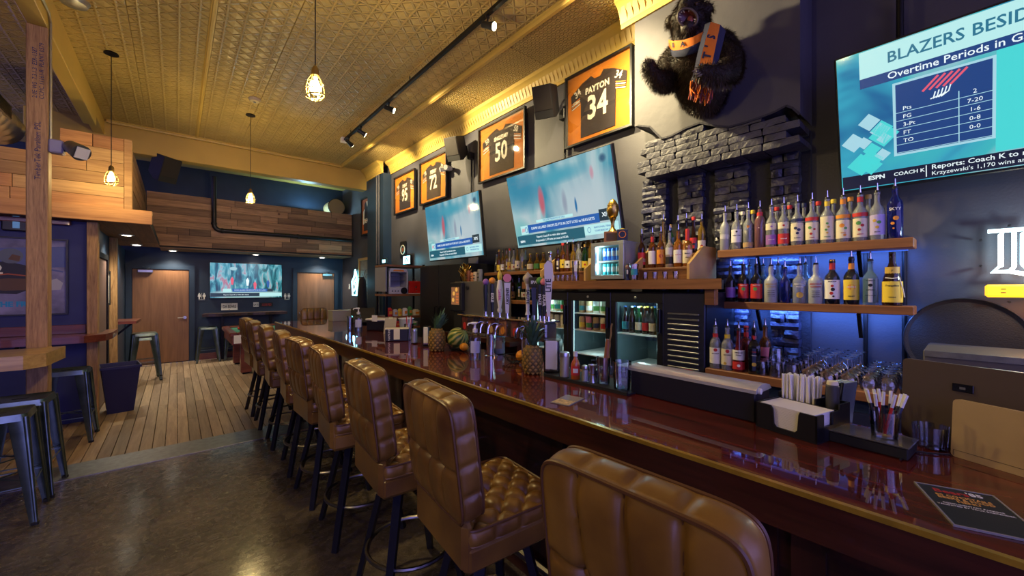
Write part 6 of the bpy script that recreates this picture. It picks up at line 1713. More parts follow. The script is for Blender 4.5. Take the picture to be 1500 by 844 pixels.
MB().prism([(-.10, .375), (.10, .375), (.08, .40), (-.08, .40)], .141, .145, T=Matrix.Rotation(R(90), 4, 'X')).build('sign_panel', 'orange_print', t)
MB().lathe([(.0, 0), (.055, 0), (.055, .02), (.0, .022)], 20, T=basis((.09, -.141, .055), (1, 0, 0), (0, 0, 1))).build('timer_dial', 'black_plastic', t)
for k in range(3):
    MB().cyl((-.11 + k * .05, -.14, .05), (-.11 + k * .05, -.155, .05), .010).build('knob', 'black_plastic', t)
t = thing('red_box', 'bright red metal lunch box with a latch on the open shelf', 'box', (3.115, 6.22, 1.5205))
MB().box(-.125, .125, -.06, .06, .012, .215, b=.008).build('box_shell', M('red_enamel', (.55, .02, .015), .35), t)
MB().box(-.015, .015, -.068, -.06, .10, .13).box(.0, .02, -.066, -.06, .045, .06).build('latch', 'steel', t); MB().tube([(-.05, 0, .213), (-.05, 0, .235), (.05, 0, .235), (.05, 0, .213)], .005, 6).build('handle', 'steel', t)
MB().box(-.14, .14, -.09, .09, 0, .011).build('paper_mat', 'paper', t)
for i, (x_, z, w, h, c, lb) in enumerate(((2.66, 1.156, .10, .14, 'lab_red', 'red squeeze bottle pack'), (2.76, 1.156, .08, .11, 'lab_silver', 'silver jar'), (2.84, 1.156, .07, .12, 'lab_yellow', 'yellow label tub'), (2.93, 1.156, .09, .13, 'lab_white', 'white carton'), (3.02, 1.156, .08, .15, 'lab_green', 'green carton'), (3.13, 1.156, .13, .10, 'lab_cream', 'bag of buns'), (2.80, .981, .14, .09, 'lab_red', 'red snack bag'), (3.02, .981, .24, .09, 'lab_silver', 'long snack bag with green print'))):
    t = thing('pantry_item', lb + ' on the lower shelves of the unit', 'package', (x_, 6.2, z))
    MB().lathe([(w * .48, 0), (w * .5, .01), (w * .5, h * .8), (w * .3, h * .93), (w * .28, h)], 12, sq=(5 if i % 2 else 0)).build('pack', c, t)
    MB().box(-w * .25, w * .25, -w * .53, -w * .50, h * .25, h * .6).build('label', 'lab_green' if i == 7 else 'lab_orange', t)
q = PX(676, 440, 2.75)
t = thing('drinks_machine', 'black touchscreen drinks machine with steel side on the back counter', 'drinks machine', (0, 0, 0))
y0 = q.y
MB().box(2.72, 3.14, y0 - .52, y0 + .12, 1.056, 1.70, b=.006).build('steel_body', M('machine_steel', (.22, .21, .20), .4, metal=.7), t)
MB().box(2.66, 2.72, y0 - .13, y0 + .14, 1.33, 1.69, b=.012).build('screen_bezel', 'black_plastic', t)
MB().box(2.656, 2.661, y0 - .085, y0 + .09, 1.41, 1.63).build('touchscreen', M('drink_photo', (.02, .01, .01), .3, emit=(.22, .09, .035), es=.5, vary=.6, vs=14), t)
for k, (y_, z_) in enumerate(((y0 + .045, 1.47), (y0 + .03, 1.55), (y0 - .03, 1.60))):
    MB().lathe([(.0, 0), (.026, 0), (.026, .002), (.0, .003)], 14, T=on_right((2.655, y_, z_))).build('cup_icon', M('cup_icon', (.4, .2, .05), .4, emit=(.6, .30, .06), es=.5), t)
for k in range(4):
    MB().box(2.655, 2.6565, y0 - .075, y0 - .02, 1.43 + k * .035, 1.452 + k * .035).build('menu_tile', M('menu_tile', (.3, .08, .02), .4, emit=(.35, .10, .03), es=.5), t)
MB().box(2.70, 2.72, y0 - .10, y0 + .10, 1.07, 1.32).build('dispense_bay', 'matte_black', t)
MB().cyl((2.70, y0 - .19, 1.62), (2.715, y0 - .19, 1.62), .022).build('side_lock', 'black_plastic', t)
t = thing('service_counter', 'dark counter under the drinks machine and tap shelf', 'counter', (0, 0, 0))
MB().box(2.64, 3.49, 3.12, 4.44, 1.0, 1.055, b=.004).build('counter_top', 'bar_front', t); MB().box(2.75, 3.49, 3.12, 4.44, 0, 1.0).build('cabinet', 'bar_front', t)
t = thing('gold_pineapple', 'gold leafy pineapple ornament on top of the drinks machine', 'ornament', (2.85, y0 + .06, 1.7005))
for k in range(26):
    a = k * 2.4; z = .03 + .17 * k / 26; r_ = .055 * math.sin(math.pi * min(.95, (k + 5) / 30))
    MB().prism([(0, -.012), (.03, -.018), (.065, 0), (.03, .018), (0, .012)], 0, .004, T=Matrix.Translation((r_ * math.cos(a), r_ * math.sin(a), z)) @ Matrix.Rotation(a, 4, 'Z') @ Matrix.Rotation(R(-55), 4, 'Y')).build('leaf', 'gold', t, smooth=0)
MB().lathe([(.03, 0), (.05, .03), (.05, .12), (.02, .2)], 12).build('core', M('old_gold', (.25, .15, .03), .4, metal=.8), t)
for i, (dy, c, lb, h) in enumerate(((-.05, 'lab_tan', 'carved brown tiki mug', .14), (-.14, 'lab_orange', 'little orange painted figure', .11), (-.20, 'lab_cream', 'little cream painted figure', .12), (-.29, 'lab_silver', 'tall grey carved cup', .15))):
    t = thing('tiki_mug', lb + ' on top of the drinks machine', 'mug', (2.83, y0 + dy, 1.7005), rz=math.pi)
    MB().lathe([(.026, 0), (.032, .02), (.030, h * .5), (.034, h * .8), (.028, h), (.024, h - .01), (.0, h * .3)], 12, caps=False).build('mug_body', M('mug_' + c, {'lab_tan': (.22, .06, .02), 'lab_orange': (.6, .25, .1), 'lab_cream': (.55, .45, .32), 'lab_silver': (.2, .2, .19)}[c], .5), t)
    MB().ball((.030, -.012, h * .62), .007, n=8, k=6).ball((.030, .012, h * .62), .007, n=8, k=6).box(.026, .036, -.014, .014, h * .30, h * .38).build('face', 'black_print', t)
q = PX(693, 382, 3.48)
t = thing('paper_notice', 'white paper notice on the dark wall under the television by the refrigerator', 'notice', on_right((3.485, q.y, q.z)))
MB().box(-.13, .13, -.165, .165, 0, .003).build('sheet', 'paper', t)
MB().text('SCAN FOR MENU', .026, Matrix.Translation((0, -.12, .0032))).build('lettering', 'black_print', t, smooth=0) if False else None
q = PX(590, 366, 3.47)
t = thing('round_badge', 'small square dark plaque with a round orange emblem on the navy wall', 'plaque', on_right((3.485, q.y, q.z)))
MB().box(-.13, .13, -.17, .17, 0, .015, b=.003).build('panel', 'black_plastic', t)
MB().tube([(.09 * math.cos(2 * math.pi * k / 20), .09 * math.sin(2 * math.pi * k / 20), .016) for k in range(20)], .010, 6, closed=True).ball((0, 0, .016), .055, .045, .006, 14, 6, m=1).build('emblem', ['pale_print', M('rust_print', (.30, .08, .03), .6)], t)
q = PX(597, 381, 3.46)
t = thing('neon_badge', 'small cyan neon badge above the appliance shelves', 'neon sign', on_right((3.47, q.y, q.z)))
MB().box(-.16, .16, -.10, .10, 0, .03, b=.01).build('case', 'black_plastic', t); MB().box(-.14, .14, -.075, .075, .03, .034).build('lit_panel', cyan, t); MB().prism([(-.09, -.03), (.0, .06), (.09, -.03), (.05, -.04), (0, .02), (-.05, -.04)], .034, .037).build('emblem', 'black_print', t, smooth=0)
lamp('badge_glow', 'POINT', t.matrix_world @ Vector((0, 0, .12)), 2.0, (.25, .8, 1.0), .08)
q = PX(563, 383, 3.28)
t = thing('digital_clock', 'cyan digital clock fixed to the navy pier', 'clock', on_right((3.318, q.y, q.z)))
MB().box(-.11, .11, -.07, .07, 0, .05, b=.01).build('case', 'black_plastic', t); MB().text('8:08', .085, Matrix.Translation((0, 0, .0505)), bold=.002).build('digits', cyan, t, smooth=0)

# ------------------------------------------------------------ beer tap tower on the bar
ZB = 1.0705
t = thing('beer_tower', 'steel beer tap tower with two columns and many tap handles', 'beer tap', (0, 0, 0))
XT = 1.92
for y in (2.50, 2.08):
    c_ = MB().lathe([(.055, 0), (.055, .01), (.036, .016), (.036, .20)], 20, T=Matrix.Translation((XT, y, ZB))).build('column', 'chrome', t)
MB().box(XT - .055, XT + .055, 1.83, 2.86, 1.255, 1.385, b=.01).build('tap_manifold', M('tower_steel', (.42, .44, .46), .16, metal=1), t)
MB().box(XT - .075, XT + .075, 1.82, 2.88, 1.385, 1.397, b=.003).build('drip_edge', 'chrome', t)
for k, (y, c) in enumerate(((2.79, 'lab_red'), (2.62, 'lab_black'), (2.42, 'lab_tan'), (2.28, 'lab_orange'), (2.14, 'lab_red'), (1.96, 'lab_black'))):
    cd = MB().box(XT - .0585, XT - .0555, y - .042, y + .042, 1.262, 1.378).build('beer_card', M('card_%d' % k, [(.10, .03, .02), (.02, .02, .04), (.12, .04, .03), (.20, .08, .04), (.09, .03, .03), (.03, .03, .05)][k], .4, vary=.8, vs=30), t)
    MB().prism([(.022 * math.cos(a), .03 * math.sin(a)) for a in [2 * math.pi * q / 14 for q in range(14)]], 0, .001, T=on_right((XT - .0588, y, 1.30))).build('card_picture', c, cd)
def px_tap(px): 
    r_ = ray(px, 450); return XT * r_.y / r_.x
HAND = [(711.5, .27, 'dark', 'purple', '', 0), (721, .28, 'dark', 'orange', 'EXILE', 0), (732, .33, 'fish', 'yellow', 'Lambic', 0), (743, .31, 'paddle', 'pink', 'SENSORY', 0), (773, .31, 'bulb', 'cream', 'SALUTE', 0), (782, .28, 'square', 'white', 'IPA', 0), (791, .27, 'dark', 'green', 'HAZE', 0), (797, .26, 'dark', 'pink', 'SOUR', 0), (803.5, .38, 'lite', 'white', 'LITE', 0)]
for px, H, kd, c, s, _ in HAND:
    y = px_tap(px); z0 = 1.397
    f_ = MB().cyl((XT, y, z0), (XT, y, z0 + .03), .012).cyl((XT - .05, y, 1.35), (XT - .10, y, 1.335), .010).build('faucet', 'chrome', t)
    MB().tube([(XT - .10, y, 1.336), (XT - .115, y, 1.31), (XT - .118, y, 1.27)], .009, 8).build('spout', 'chrome', t)
    T_ = Matrix.Translation((XT, y, z0 + .03)) @ Matrix.Rotation(toward((XT, y)), 4, 'Z')
    h = MB()
    if kd == 'dark':
        h.lathe([(.010, 0), (.013, .02), (.022, H * .65), (.020, H * .8), (.008, H * .82)], 14, m=0, T=T_).ball((0, 0, H * .90), .026, n=12, k=8, m=1, T=T_)
        mm = [M('tap_navy', (.012, .016, .035), .35), 'lab_' + c]
    elif kd == 'fish':
        h.lathe([(.014, 0), (.020, .02), (.012, .04), (.024, H * .35), (.026, H * .55), (.016, H * .76), (.012, H * .78)], 14, m=0, T=T_).lathe([(.012, H * .77), (.020, H * .84), (.016, H * .93), (.004, H)], 12, m=1, T=T_)
        mm = [M('tap_white', (.62, .60, .62), .3), 'lab_' + c]
    elif kd == 'paddle':
        h.prism([(-.012, 0), (.012, 0), (.024, H * .75), (-.024, H * .75)], -.010, .010, m=0, T=T_ @ WR).lathe([(.0, -.012), (.032, -.012), (.032, .012), (.0, .013)], 18, m=1, T=T_ @ Matrix.Translation((0, 0, H * .87)) @ WR)
        mm = ['tap_white', 'lab_' + c]
    elif kd == 'bulb':
        h.lathe([(.020, 0), (.012, .03), (.016, H * .4), (.013, H * .66), (.018, H * .72)], 14, m=0, T=T_).lathe([(.018, H * .72), (.036, H * .82), (.034, H * .88), (.0, H)], 8, m=1, T=T_)
        mm = ['tap_white', M('tap_clay', (.42, .36, .25), .6)]
    elif kd == 'square':
        h.prism([(-.010, 0), (.010, 0), (.018, H * .7), (-.018, H * .7)], -.012, .012, m=0, T=T_ @ WR).box(-.012, .012, -.034, .034, H * .70, H * .96, m=1, T=T_, b=.003)
        mm = ['tap_navy', 'black_print']
    else:
        h.prism([(-.010, 0), (.010, 0), (.030, H * .80), (.026, H * .94), (-.006, H), (-.030, H * .92), (-.028, H * .7)], -.014, .014, m=0, T=T_ @ WR)
        mm = [M('tap_ivory', (.68, .64, .56), .35), 'lab_white']
    ho = h.build('tap_handle', mm, t, smooth=50)
    x = MB()
    if kd == 'square': x.text(s, .030, T_ @ WR @ Matrix.Translation((0, H * .83, .0125)), m=0, bold=.001)
    elif s: x.text(s, .030 if kd != 'lite' else .05, T_ @ WR @ Matrix.Translation((0, H * (.42 if kd != 'lite' else .55), .0245 if kd in ('dark', 'fish', 'bulb') else .0145)) @ Matrix.Rotation(R(90 if kd == 'lite' else -90), 4, 'Z'), m=1 if kd in ('paddle', 'lite', 'bulb') else 2 if kd == 'fish' else 0, bold=.001)
    if x.f: x.build('lettering', ['white_print', 'black_print', M('pink_ink', (.55, .08, .25), .5)], ho, smooth=0)

# ------------------------------------------------------------ fruit
M('pine_skin', (.12, .075, .018), .6, vary=.4, vs=40); M('pine_eye', (.34, .19, .035), .55, vary=.4, vs=60); M('pine_leaf', (.045, .105, .055), .5, vary=.3, vs=20)
def pineapple(p, r, h, lh, lb, lean=0.0, seed=1):
    rg = random.Random(seed)
    t = thing('pineapple', lb, 'pineapple', tuple(p))
    prof = [(r * .55, 0), (r * .85, h * .08), (r, h * .3), (r * 1.0, h * .6), (r * .85, h * .85), (r * .5, h * .98), (0, h)]
    MB().lathe(prof, 20).build('fruit', 'pine_skin', t)
    me_ = MB().prism([(.8, 0), (0, .8), (-.8, 0), (0, -.8)], 0, .22).add([(.8, 0, .2), (0, .8, .2), (-.8, 0, .2), (0, -.8, .2), (0, 0, .55)], [(0, 1, 4), (1, 2, 4), (2, 3, 4), (3, 0, 4)]).mesh('eye', 'pine_eye', 30)
    rows = 9
    for k in range(rows):
        z = h * (.07 + .86 * k / (rows - 1))
        for (ra, za), (rb, zb) in zip(prof, prof[1:]):
            if za <= z <= zb: rr = ra + (rb - ra) * (z - za) / (zb - za)
        n = 11
        for i in range(n):
            a = 2 * math.pi * (i + .5 * (k % 2)) / n
            nrm = Vector((math.cos(a), math.sin(a), 0))
            e_ = obj('eye_scale', me_, t)
            s = h / rows * .72
            e_.matrix_local = Matrix.Translation((rr * math.cos(a) * .985, rr * math.sin(a) * .985, z)) @ nrm.to_track_quat('Z', 'X').to_matrix().to_4x4() @ Matrix.Diagonal((s, s * .95, s * .5, 1))
    for i in range(34):
        a = i * 2.4; f_ = i / 34
        L = lh * (.55 + .45 * f_) * rg.uniform(.85, 1.1); out = (1 - f_) * .75 + .08
        d = Vector((math.cos(a) * out + lean, math.sin(a) * out, 1)).normalized(); side_ = d.cross(Vector((math.cos(a), math.sin(a), .1))).normalized()
        b0 = Vector((math.cos(a), math.sin(a), 0)) * r * .28 * (1 - f_) + Vector((0, 0, h * .97 + .02 * f_))
        w = r * .17
        bend = Vector((math.cos(a), math.sin(a), 0)) * L * .18 * (1 - f_)
        pts_ = [(b0, w), (b0 + d * L * .4, w * .95), (b0 + d * L * .75 + bend * .4, w * .6), (b0 + d * L + bend, .0005)]
        vs = []
        for q, ww in pts_:
            vs += [q - side_ * ww, q + Vector((math.cos(a), math.sin(a), 0)) * -.15 * ww, q + side_ * ww]
        fs = [(3 * j + u_, 3 * j + u_ + 1, 3 * j + u_ + 4, 3 * j + u_ + 3) for j in range(3) for u_ in (0, 1)]
        MB().add(vs, fs).build('leaf', 'pine_leaf', t, smooth=60)
    return t
pineapple(PZ(780, 547, ZB), .066, .185, .20, 'ripe pineapple standing by the napkin dispenser and taps', .05, 1)
pineapple(PZ(640, 514, ZB), .074, .20, .17, 'ripe pineapple standing beside the striped melon', .55, 2)
m, nt, b = nodes_of('melon_skin')
w_ = node(nt, 'ShaderNodeTexWave', i_Scale=7.5, i_Distortion=2.5, i_Detail=3.0)
w_.bands_direction = 'X'
gr = node(nt, 'ShaderNodeTexGradient'); gr.gradient_type = 'RADIAL'
tc = node(nt, 'ShaderNodeTexCoord'); nt.links.new(tc.outputs['Object'], gr.inputs[0])
ns = node(nt, 'ShaderNodeTexNoise', i_Scale=14.0); nt.links.new(tc.outputs['Object'], ns.inputs['Vector'])
fx = mth(nt, 'SINE', mth(nt, 'MULTIPLY_ADD', gr.outputs['Fac'], 75.4, mth(nt, 'MULTIPLY', ns.outputs[0], 5.0)))
nt.links.new(ramp(nt, mth(nt, 'MULTIPLY_ADD', fx, .5, .5), [(.3, (.035, .10, .02)), (.6, (.30, .30, .06)), (.9, (.42, .38, .10))]), b.inputs['Base Color'])
b.inputs['Roughness'].default_value = .4
MATS['melon_skin'] = m
p = PZ(672, 513, ZB)
bowl = thing('wire_bowl', 'black wire fruit bowl holding a melon and small squashes', 'bowl', tuple(p))
bo = MB()
for rr, z in ((.07, .004), (.09, .03), (.105, .06)):
    bo.tube([(rr * math.cos(2 * math.pi * k / 28), rr * math.sin(2 * math.pi * k / 28), z) for k in range(28)], .003, 5, closed=True)
for k in range(12):
    a = 2 * math.pi * k / 12
    bo.tube([(rr * math.cos(a), rr * math.sin(a), z) for rr, z in ((.0, .004), (.07, .004), (.09, .03), (.105, .06))], .0025, 5)
bo.build('wires', 'black_metal', bowl)
t = thing('melon', 'round green striped melon in the wire bowl', 'melon', (p.x + .005, p.y + .02, p.z + .008 + .095))
mb_ = MB().ball((0, 0, 0), .095, .095, .093, 24, 16).build('rind', 'melon_skin', t); mb_.rotation_euler = (R(50), R(20), 0)
MB().cyl((.02, -.05, .08), (.03, -.065, .10), .006).build('stem', M('stem_brown', (.14, .09, .03), .7), t)
def gourd(p, r, lb):
    t = thing('squash', lb, 'squash', tuple(p))
    vs, fs, n, k_ = [], [], 32, 10
    for j in range(k_ + 1):
        th = math.pi * j / k_
        for i in range(n):
            a = 2 * math.pi * i / n; rr = r * math.sin(th) * (1 - .07 * abs(math.sin(a * 4)))
            vs.append((rr * math.cos(a), rr * math.sin(a), r * .82 - r * .82 * math.cos(th)))
    for j in range(k_):
        for i in range(n):
            fs.append((j * n + i, j * n + (i + 1) % n, (j + 1) * n + (i + 1) % n, (j + 1) * n + i))
    MB().add(vs, fs).build('rind', M('squash_orange', (.72, .27, .015), .45, vary=.25, vs=10), t, smooth=60)
    MB().cyl((0, 0, r * 1.6), (.004, 0, r * 1.85), .005).build('stem', 'stem_brown', t)
cdir = Vector((-p.x, -p.y, 0)).normalized(); sd_ = Vector((cdir.y, -cdir.x, 0))
gourd(p + cdir * .115 - sd_ * .045 + Vector((0, 0, .012)), .040, 'small ribbed orange squash leaning on the melon')
gourd(p + cdir * .02 - sd_ * .125 + Vector((0, 0, .02)), .036, 'small orange squash tucked behind the ribbed one')
p2 = PZ(757, 531, ZB)
bo2 = thing('fruit_basket', 'low black wire basket with an orange beside the pineapple', 'basket', tuple(p2))
bo = MB()
for rr, z in ((.05, .004), (.08, .025), (.10, .05)):
    bo.tube([(rr * math.cos(2 * math.pi * k / 24), rr * math.sin(2 * math.pi * k / 24), z) for k in range(24)], .0025, 5, closed=True)
for k in range(10):
    a = 2 * math.pi * k / 10
    bo.tube([(rr * math.cos(a), rr * math.sin(a), z) for rr, z in ((.0, .004), (.05, .004), (.08, .025), (.10, .05))], .002, 5)
bo.build('wires', 'black_metal', bo2)
t = thing('orange', 'bright orange lying in the low wire basket', 'orange', (p2.x + .02, p2.y - .03, p2.z + .008)); MB().ball((0, 0, .042), .042, n=20, k=14).build('peel', M('orange_peel', (.80, .30, .02), .45, bmp=.3, bs=220), t); MB().ball((0, 0, .083), .004, n=8, k=6).build('stem', 'stem_brown', t)

# ------------------------------------------------------------ things standing on the bar
def pump_bottle(p, lb, s=1.0, tint='bottle_clear'):
    t = thing('sanitizer_bottle', lb, 'pump bottle', tuple(p), rz=toward(p))
    MB().lathe([(.040 * s, 0), (.042 * s, .006), (.042 * s, .15 * s), (.036 * s, .175 * s), (.016 * s, .195 * s), (.015 * s, .205 * s)], 18).build('bottle_body', tint, t)
    MB().lathe([(.0385 * s, .004), (.0395 * s, .065 * s), (.0, .066 * s)], 18).build('gel', 'bottle_clear', t)
    MB().lathe([(.019 * s, .200 * s), (.019 * s, .225 * s), (.008 * s, .228 * s), (.007 * s, .260 * s)], 14).build('collar', 'white_plastic', t)
    MB().box(-.014 * s, .014 * s, -.03 * s, .014 * s, .258 * s, .275 * s, b=.005).tube([(0, -.02 * s, .268 * s), (0, -.05 * s, .264 * s), (0, -.054 * s, .25 * s)], .006 * s, 8).build('pump_head', 'white_plastic', t)
    label_strip(MB(), .0425 * s, .055 * s, .14 * s, span=48).build('label', M('label_lav', (.52, .54, .72), .5), t)
pump_bottle(PZ(696, 527, ZB), 'clear pump bottle of sanitizer beside the tap tower', 1.05)
pump_bottle(PZ(525, 486, ZB), 'clear pump bottle of sanitizer near the far end of the bar', 1.1)
def jar(p, lb, r, h, fillc, lid='teal', frac=.55):
    t = thing('storage_jar', lb, 'jar', tuple(p), rz=toward(p))
    MB().lathe([(r * .95, 0), (r, .006), (r, h * .84), (r * .9, h * .88)], 20).build('jar_wall', 'bottle_clear', t)
    MB().lathe([(r * .92, .006), (r * .93, h * frac), (0, h * frac + .001)], 18).build('contents', fillc, t)
    MB().lathe([(r * .94, h * .87), (r * .96, h * .90), (r * .94, h), (0, h + .002)], 20).build('jar_lid', lid, t)
    label_strip(MB(), r + .0008, h * .3, h * .7, span=30).build('label', 'lab_tan', t)
jar(PZ(730, 518, ZB), 'wide clear jar with teal lid and cloudy contents under the taps', .058, .165, M('cloudy', (.45, .52, .50), .5), M('lid_teal', (.10, .28, .32), .4))
def napkin_box(p, lb, w, d, h, rz=0.0):
    t = thing('napkin_dispenser', lb, 'napkin dispenser', tuple(p), rz=toward(p) + rz)
    MB().box(-d, 0, -w / 2, w / 2, .004, h, b=.006).build('case', M('dispenser_black', (.012, .012, .014), .25), t)
    MB().box(.0, .004, -w / 2 + .008, w / 2 - .008, .02, h - .006, b=.0015).build('face_plate', 'chrome', t)
    MB().box(.004, .010, -w / 2 + .012, w / 2 - .012, .03, h - .002, b=.003).build('napkins', 'paper', t)
    MB().box(-d, .0, -w / 2, w / 2, 0, .004).build('foot', 'black_plastic', t)
napkin_box(PZ(803, 549, ZB) + Vector((.03, 0, 0)), 'black upright napkin dispenser with white napkins by the pineapple', .10, .12, .215, R(-12))
napkin_box(PZ(621, 508, ZB) + Vector((.02, 0, 0)), 'narrow black napkin dispenser next to the pineapple and melon', .065, .10, .185, R(-10))
t = thing('bar_mat', 'long black rubber bar mat under the sauces and glasses', 'mat', (0, 0, 0))
MB().prism([(1.735, 1.13), (1.98, 1.13), (1.98, 1.72), (1.735, 1.72)], ZB, ZB + .010).build('mat_sheet', 'matte_black', t, smooth=0)
MB().box(1.735, 1.745, 1.13, 1.72, ZB + .010, ZB + .018).build('mat_rim', 'matte_black', t)
ZM = ZB + .0105
P = lambda px, py: Vector((*PZ(px, py, ZM)[:2], ZM))
def shaker(p, lb, r, h, fillc, top='steel', frac=.8):
    t = thing('shaker', lb, 'shaker', tuple(p), rz=toward(p))
    MB().lathe([(r, 0), (r * 1.02, .005), (r * .92, h * .5), (r * .95, h * .82)], 14).build('glass_wall', 'bottle_clear', t)
    MB().lathe([(r * .9, .004), (r * .84, h * frac * .6), (r * .86, h * frac), (0, h * frac + .001)], 14).build('contents', fillc, t)
    MB().lathe([(r, h * .80), (r * 1.02, h * .84), (r * .9, h * .96), (r * .4, h)], 14).build('cap', top, t)
shaker(P(827, 552), 'tall clear sugar shaker with steel top on the bar mat', .033, .155, M('sugar', (.72, .66, .50), .8))
shaker(P(857, 559), 'small clear salt shaker with steel top on the bar mat', .021, .095, M('salt', (.74, .74, .74), .8), frac=.72)
shaker(P(607, 502), 'clear shaker of white sugar near the narrow napkin dispenser', .034, .14, 'salt')
p = P(843, 555); t = thing('hot_sauce', 'small hot sauce bottle with red contents and a white cap', 'sauce bottle', tuple(p), rz=toward(p))
MB().lathe([(.026, 0), (.027, .005), (.027, .085), (.020, .105), (.011, .120), (.010, .135)], 14).build('bottle_body', M('sauce_red', (.42, .09, .015), .15, coat=.6), t)
MB().lathe([(.013, .134), (.013, .162), (.0, .164)], 12).build('cap', 'white_plastic', t); label_strip(MB(), .0273, .025, .08, span=60).build('label', 'lab_red', t); label_strip(MB(), .0285, .04, .065, span=30).build('label_badge', 'lab_white', t)
def tumbler(p, lb, r, h, thick=.004, mat='stem_glass', name='tumbler'):
    t = thing(name, lb, 'glass', tuple(p))
    MB().lathe([(r * .82, 0), (r * .85, .004), (r, h), (r - thick, h), (r * .80, .014), (0, .014)], 20, caps=False).build('glass_wall', mat, t, smooth=60)
    MB().lathe([(r * .8, .002), (r * .8, .012), (0, .013)], 18).build('glass_base', 'bottle_clear', t, smooth=60)
    return t
tumbler(P(911, 570), 'heavy clear mixing glass at the end of the garnish box', .050, .150)
pm_ = P(884, 562)
tumbler(pm_, 'clear pint glass holding a muddler and a bar spoon', .040, .150, name='pint_glass')
t = thing('muddler', 'brown wooden muddler standing in a pint glass', 'muddler', (pm_.x, pm_.y, pm_.z + .016))
MB().tube([(.0, -.005, 0), (.004, -.010, .08), (.012, -.018, .20), (.014, -.020, .235)], .012, 10, rs=[.017, .012, .014, .010]).build('stick', M('muddler_wood', (.25, .085, .03), .45), t); MB().lathe([(.012, 0), (.017, .002), (.017, .02), (.012, .022)], 12).build('knob', 'muddler_wood', t)
t = thing('bar_spoon', 'twisted amber bar spoon leaning in the pint glass', 'spoon', (pm_.x, pm_.y, pm_.z + .016))
MB().tube([(.014 + .0015 * math.cos(k), -.01 - k * .0012 + .0015 * math.sin(k), .01 + k * .0105) for k in range(31)], .0045, 6).build('stem', M('spoon_brass', (.60, .38, .14), .3, metal=.8), t); MB().ball((.012, -.006, .008), .012, .009, .007, 10, 6).build('bowl', 'spoon_brass', t)
for k, (px, py, lb) in enumerate(((868, 560, 'steel jigger beside the pint glass'), (872, 552, 'dark cocktail picks cup behind the salt shaker'))):
    p = P(px, py); t = thing('jigger', lb, 'jigger', tuple(p)); MB().lathe([(.022, 0), (.012, .045), (.024, .10), (.022, .10), (.010, .047), (.0, .05)], 14, caps=False).build('cup', 'steel' if k == 0 else 'black_metal', t); MB().lathe([(.013, .042), (.013, .050)], 12).build('collar', 'brass', t)
# rail of upturned glasses behind the bar
t = thing('drain_rail', 'steel drain rail behind the bar carrying upturned glasses', 'rack', (0, 0, 0))
MB().box(2.10, 2.42, -.6, 1.75, .93, .955, b=.004).box(2.10, 2.12, -.6, 1.75, .4, .93).box(2.40, 2.42, -.6, 1.75, .4, .93).build('rail_pan', 'steel', t)
MB().box(2.12, 2.40, -.55, 1.7, 0, .4).build('rail_cabinet', 'dull_steel', t)
for i in range(9):
    for j in range(2):
        tag(obj('tumbler', tumb, None, (2.17 + j * .10, 1.62 - i * .10, .9555)), 'upturned tumbler on the steel drain rail behind the bar', 'glass', 'glasses on the drain rail').scale = (1.05, 1.05, 1.45)
# garnish box with a clear lid
t = thing('garnish_box', 'long black garnish box with a frosted rolled lid', 'garnish box', (0, 0, 0))
a, c = PZ(924, 575, ZB), PZ(1106, 620, ZB)
u = (c - a).normalized(); nrm = Vector((u.y, -u.x, 0)) * -1
if nrm.x < 0: nrm = -nrm
L = (c - a).length
Tg = Matrix((u, nrm, Vector((0, 0, 1)))).transposed().to_4x4(); Tg.translation = a
g = MB(); g.box(0, L, 0, .15, 0, .118, b=.004, T=Tg); g.build('box_shell', M('box_blueblack', (.010, .010, .022), .45), t)
arc = [(-.004, .118), (-.004, .132), (.012, .142), (.05, .150), (.10, .148), (.14, .138), (.156, .120)]
vs = [Tg @ Vector((x_, y_, z_)) for x_ in (-.006, L + .006) for y_, z_ in arc]
n = len(arc)
MB().add(vs, [(i, i + 1, n + i + 1, n + i) for i in range(n - 1)] + [list(range(n)), list(range(n, 2 * n))[::-1]]).build('lid', M('frosted_lid', (.50, .50, .50), .25, trans=.25), t, smooth=50)
MB().cyl(Tg @ Vector((L + .006, .02, .128)), Tg @ Vector((L + .016, .02, .128)), .012).build('hinge', 'white_plastic', t)
# napkin and straw caddy
a, c = PZ(1107, 624, ZB), PZ(1197, 652, ZB)
u = (c - a).normalized(); nrm = Vector((-u.y, u.x, 0))
if nrm.x < 0: nrm = -nrm
L = (c - a).length; D = .155
Tc = Matrix((u, nrm, Vector((0, 0, 1)))).transposed().to_4x4(); Tc.translation = a
t = thing('napkin_caddy', 'black plastic bar caddy with napkins beside the garnish box', 'caddy', (0, 0, 0))
cb = MB(); H = .098
cb.box(0, L, 0, D, 0, .006, T=Tc).box(0, .006, 0, D, .006, H, T=Tc).box(L - .006, L, 0, D, .006, H * .55, T=Tc).box(L - .006, L, 0, D * .3, .006, H, T=Tc).box(L - .006, L, D * .7, D, .006, H, T=Tc).box(0, L, D - .006, D, .006, H, T=Tc)
prof = [(0, .006), (L, .006), (L, H)] + [(L * .74, H), (L * .72, H - .012), (L * .70, .030), (L * .66, .020), (L * .36, .020), (L * .32, .030), (L * .30, H - .012), (L * .26, H)] + [(0, H)]
cb.prism(prof, -.006, 0, T=Tc @ Matrix.Rotation(R(90), 4, 'X'))
cb.build('caddy_tray', 'black_plastic', t, smooth=30)
cb = MB().box(0, L, D, D + .075, 0, .006, T=Tc).box(0, L, D + .07, D + .075, .006, .12, T=Tc).box(0, .005, D, D + .07, .006, .12, T=Tc).box(L - .005, L, D, D + .07, .006, .12, T=Tc).box(L * .62, L * .64, D, D + .07, .006, .12, T=Tc).build('straw_bin', 'black_plastic', t)
t = thing('napkin_stack', 'stack of white paper napkins in the black caddy', 'napkins', (0, 0, 0))
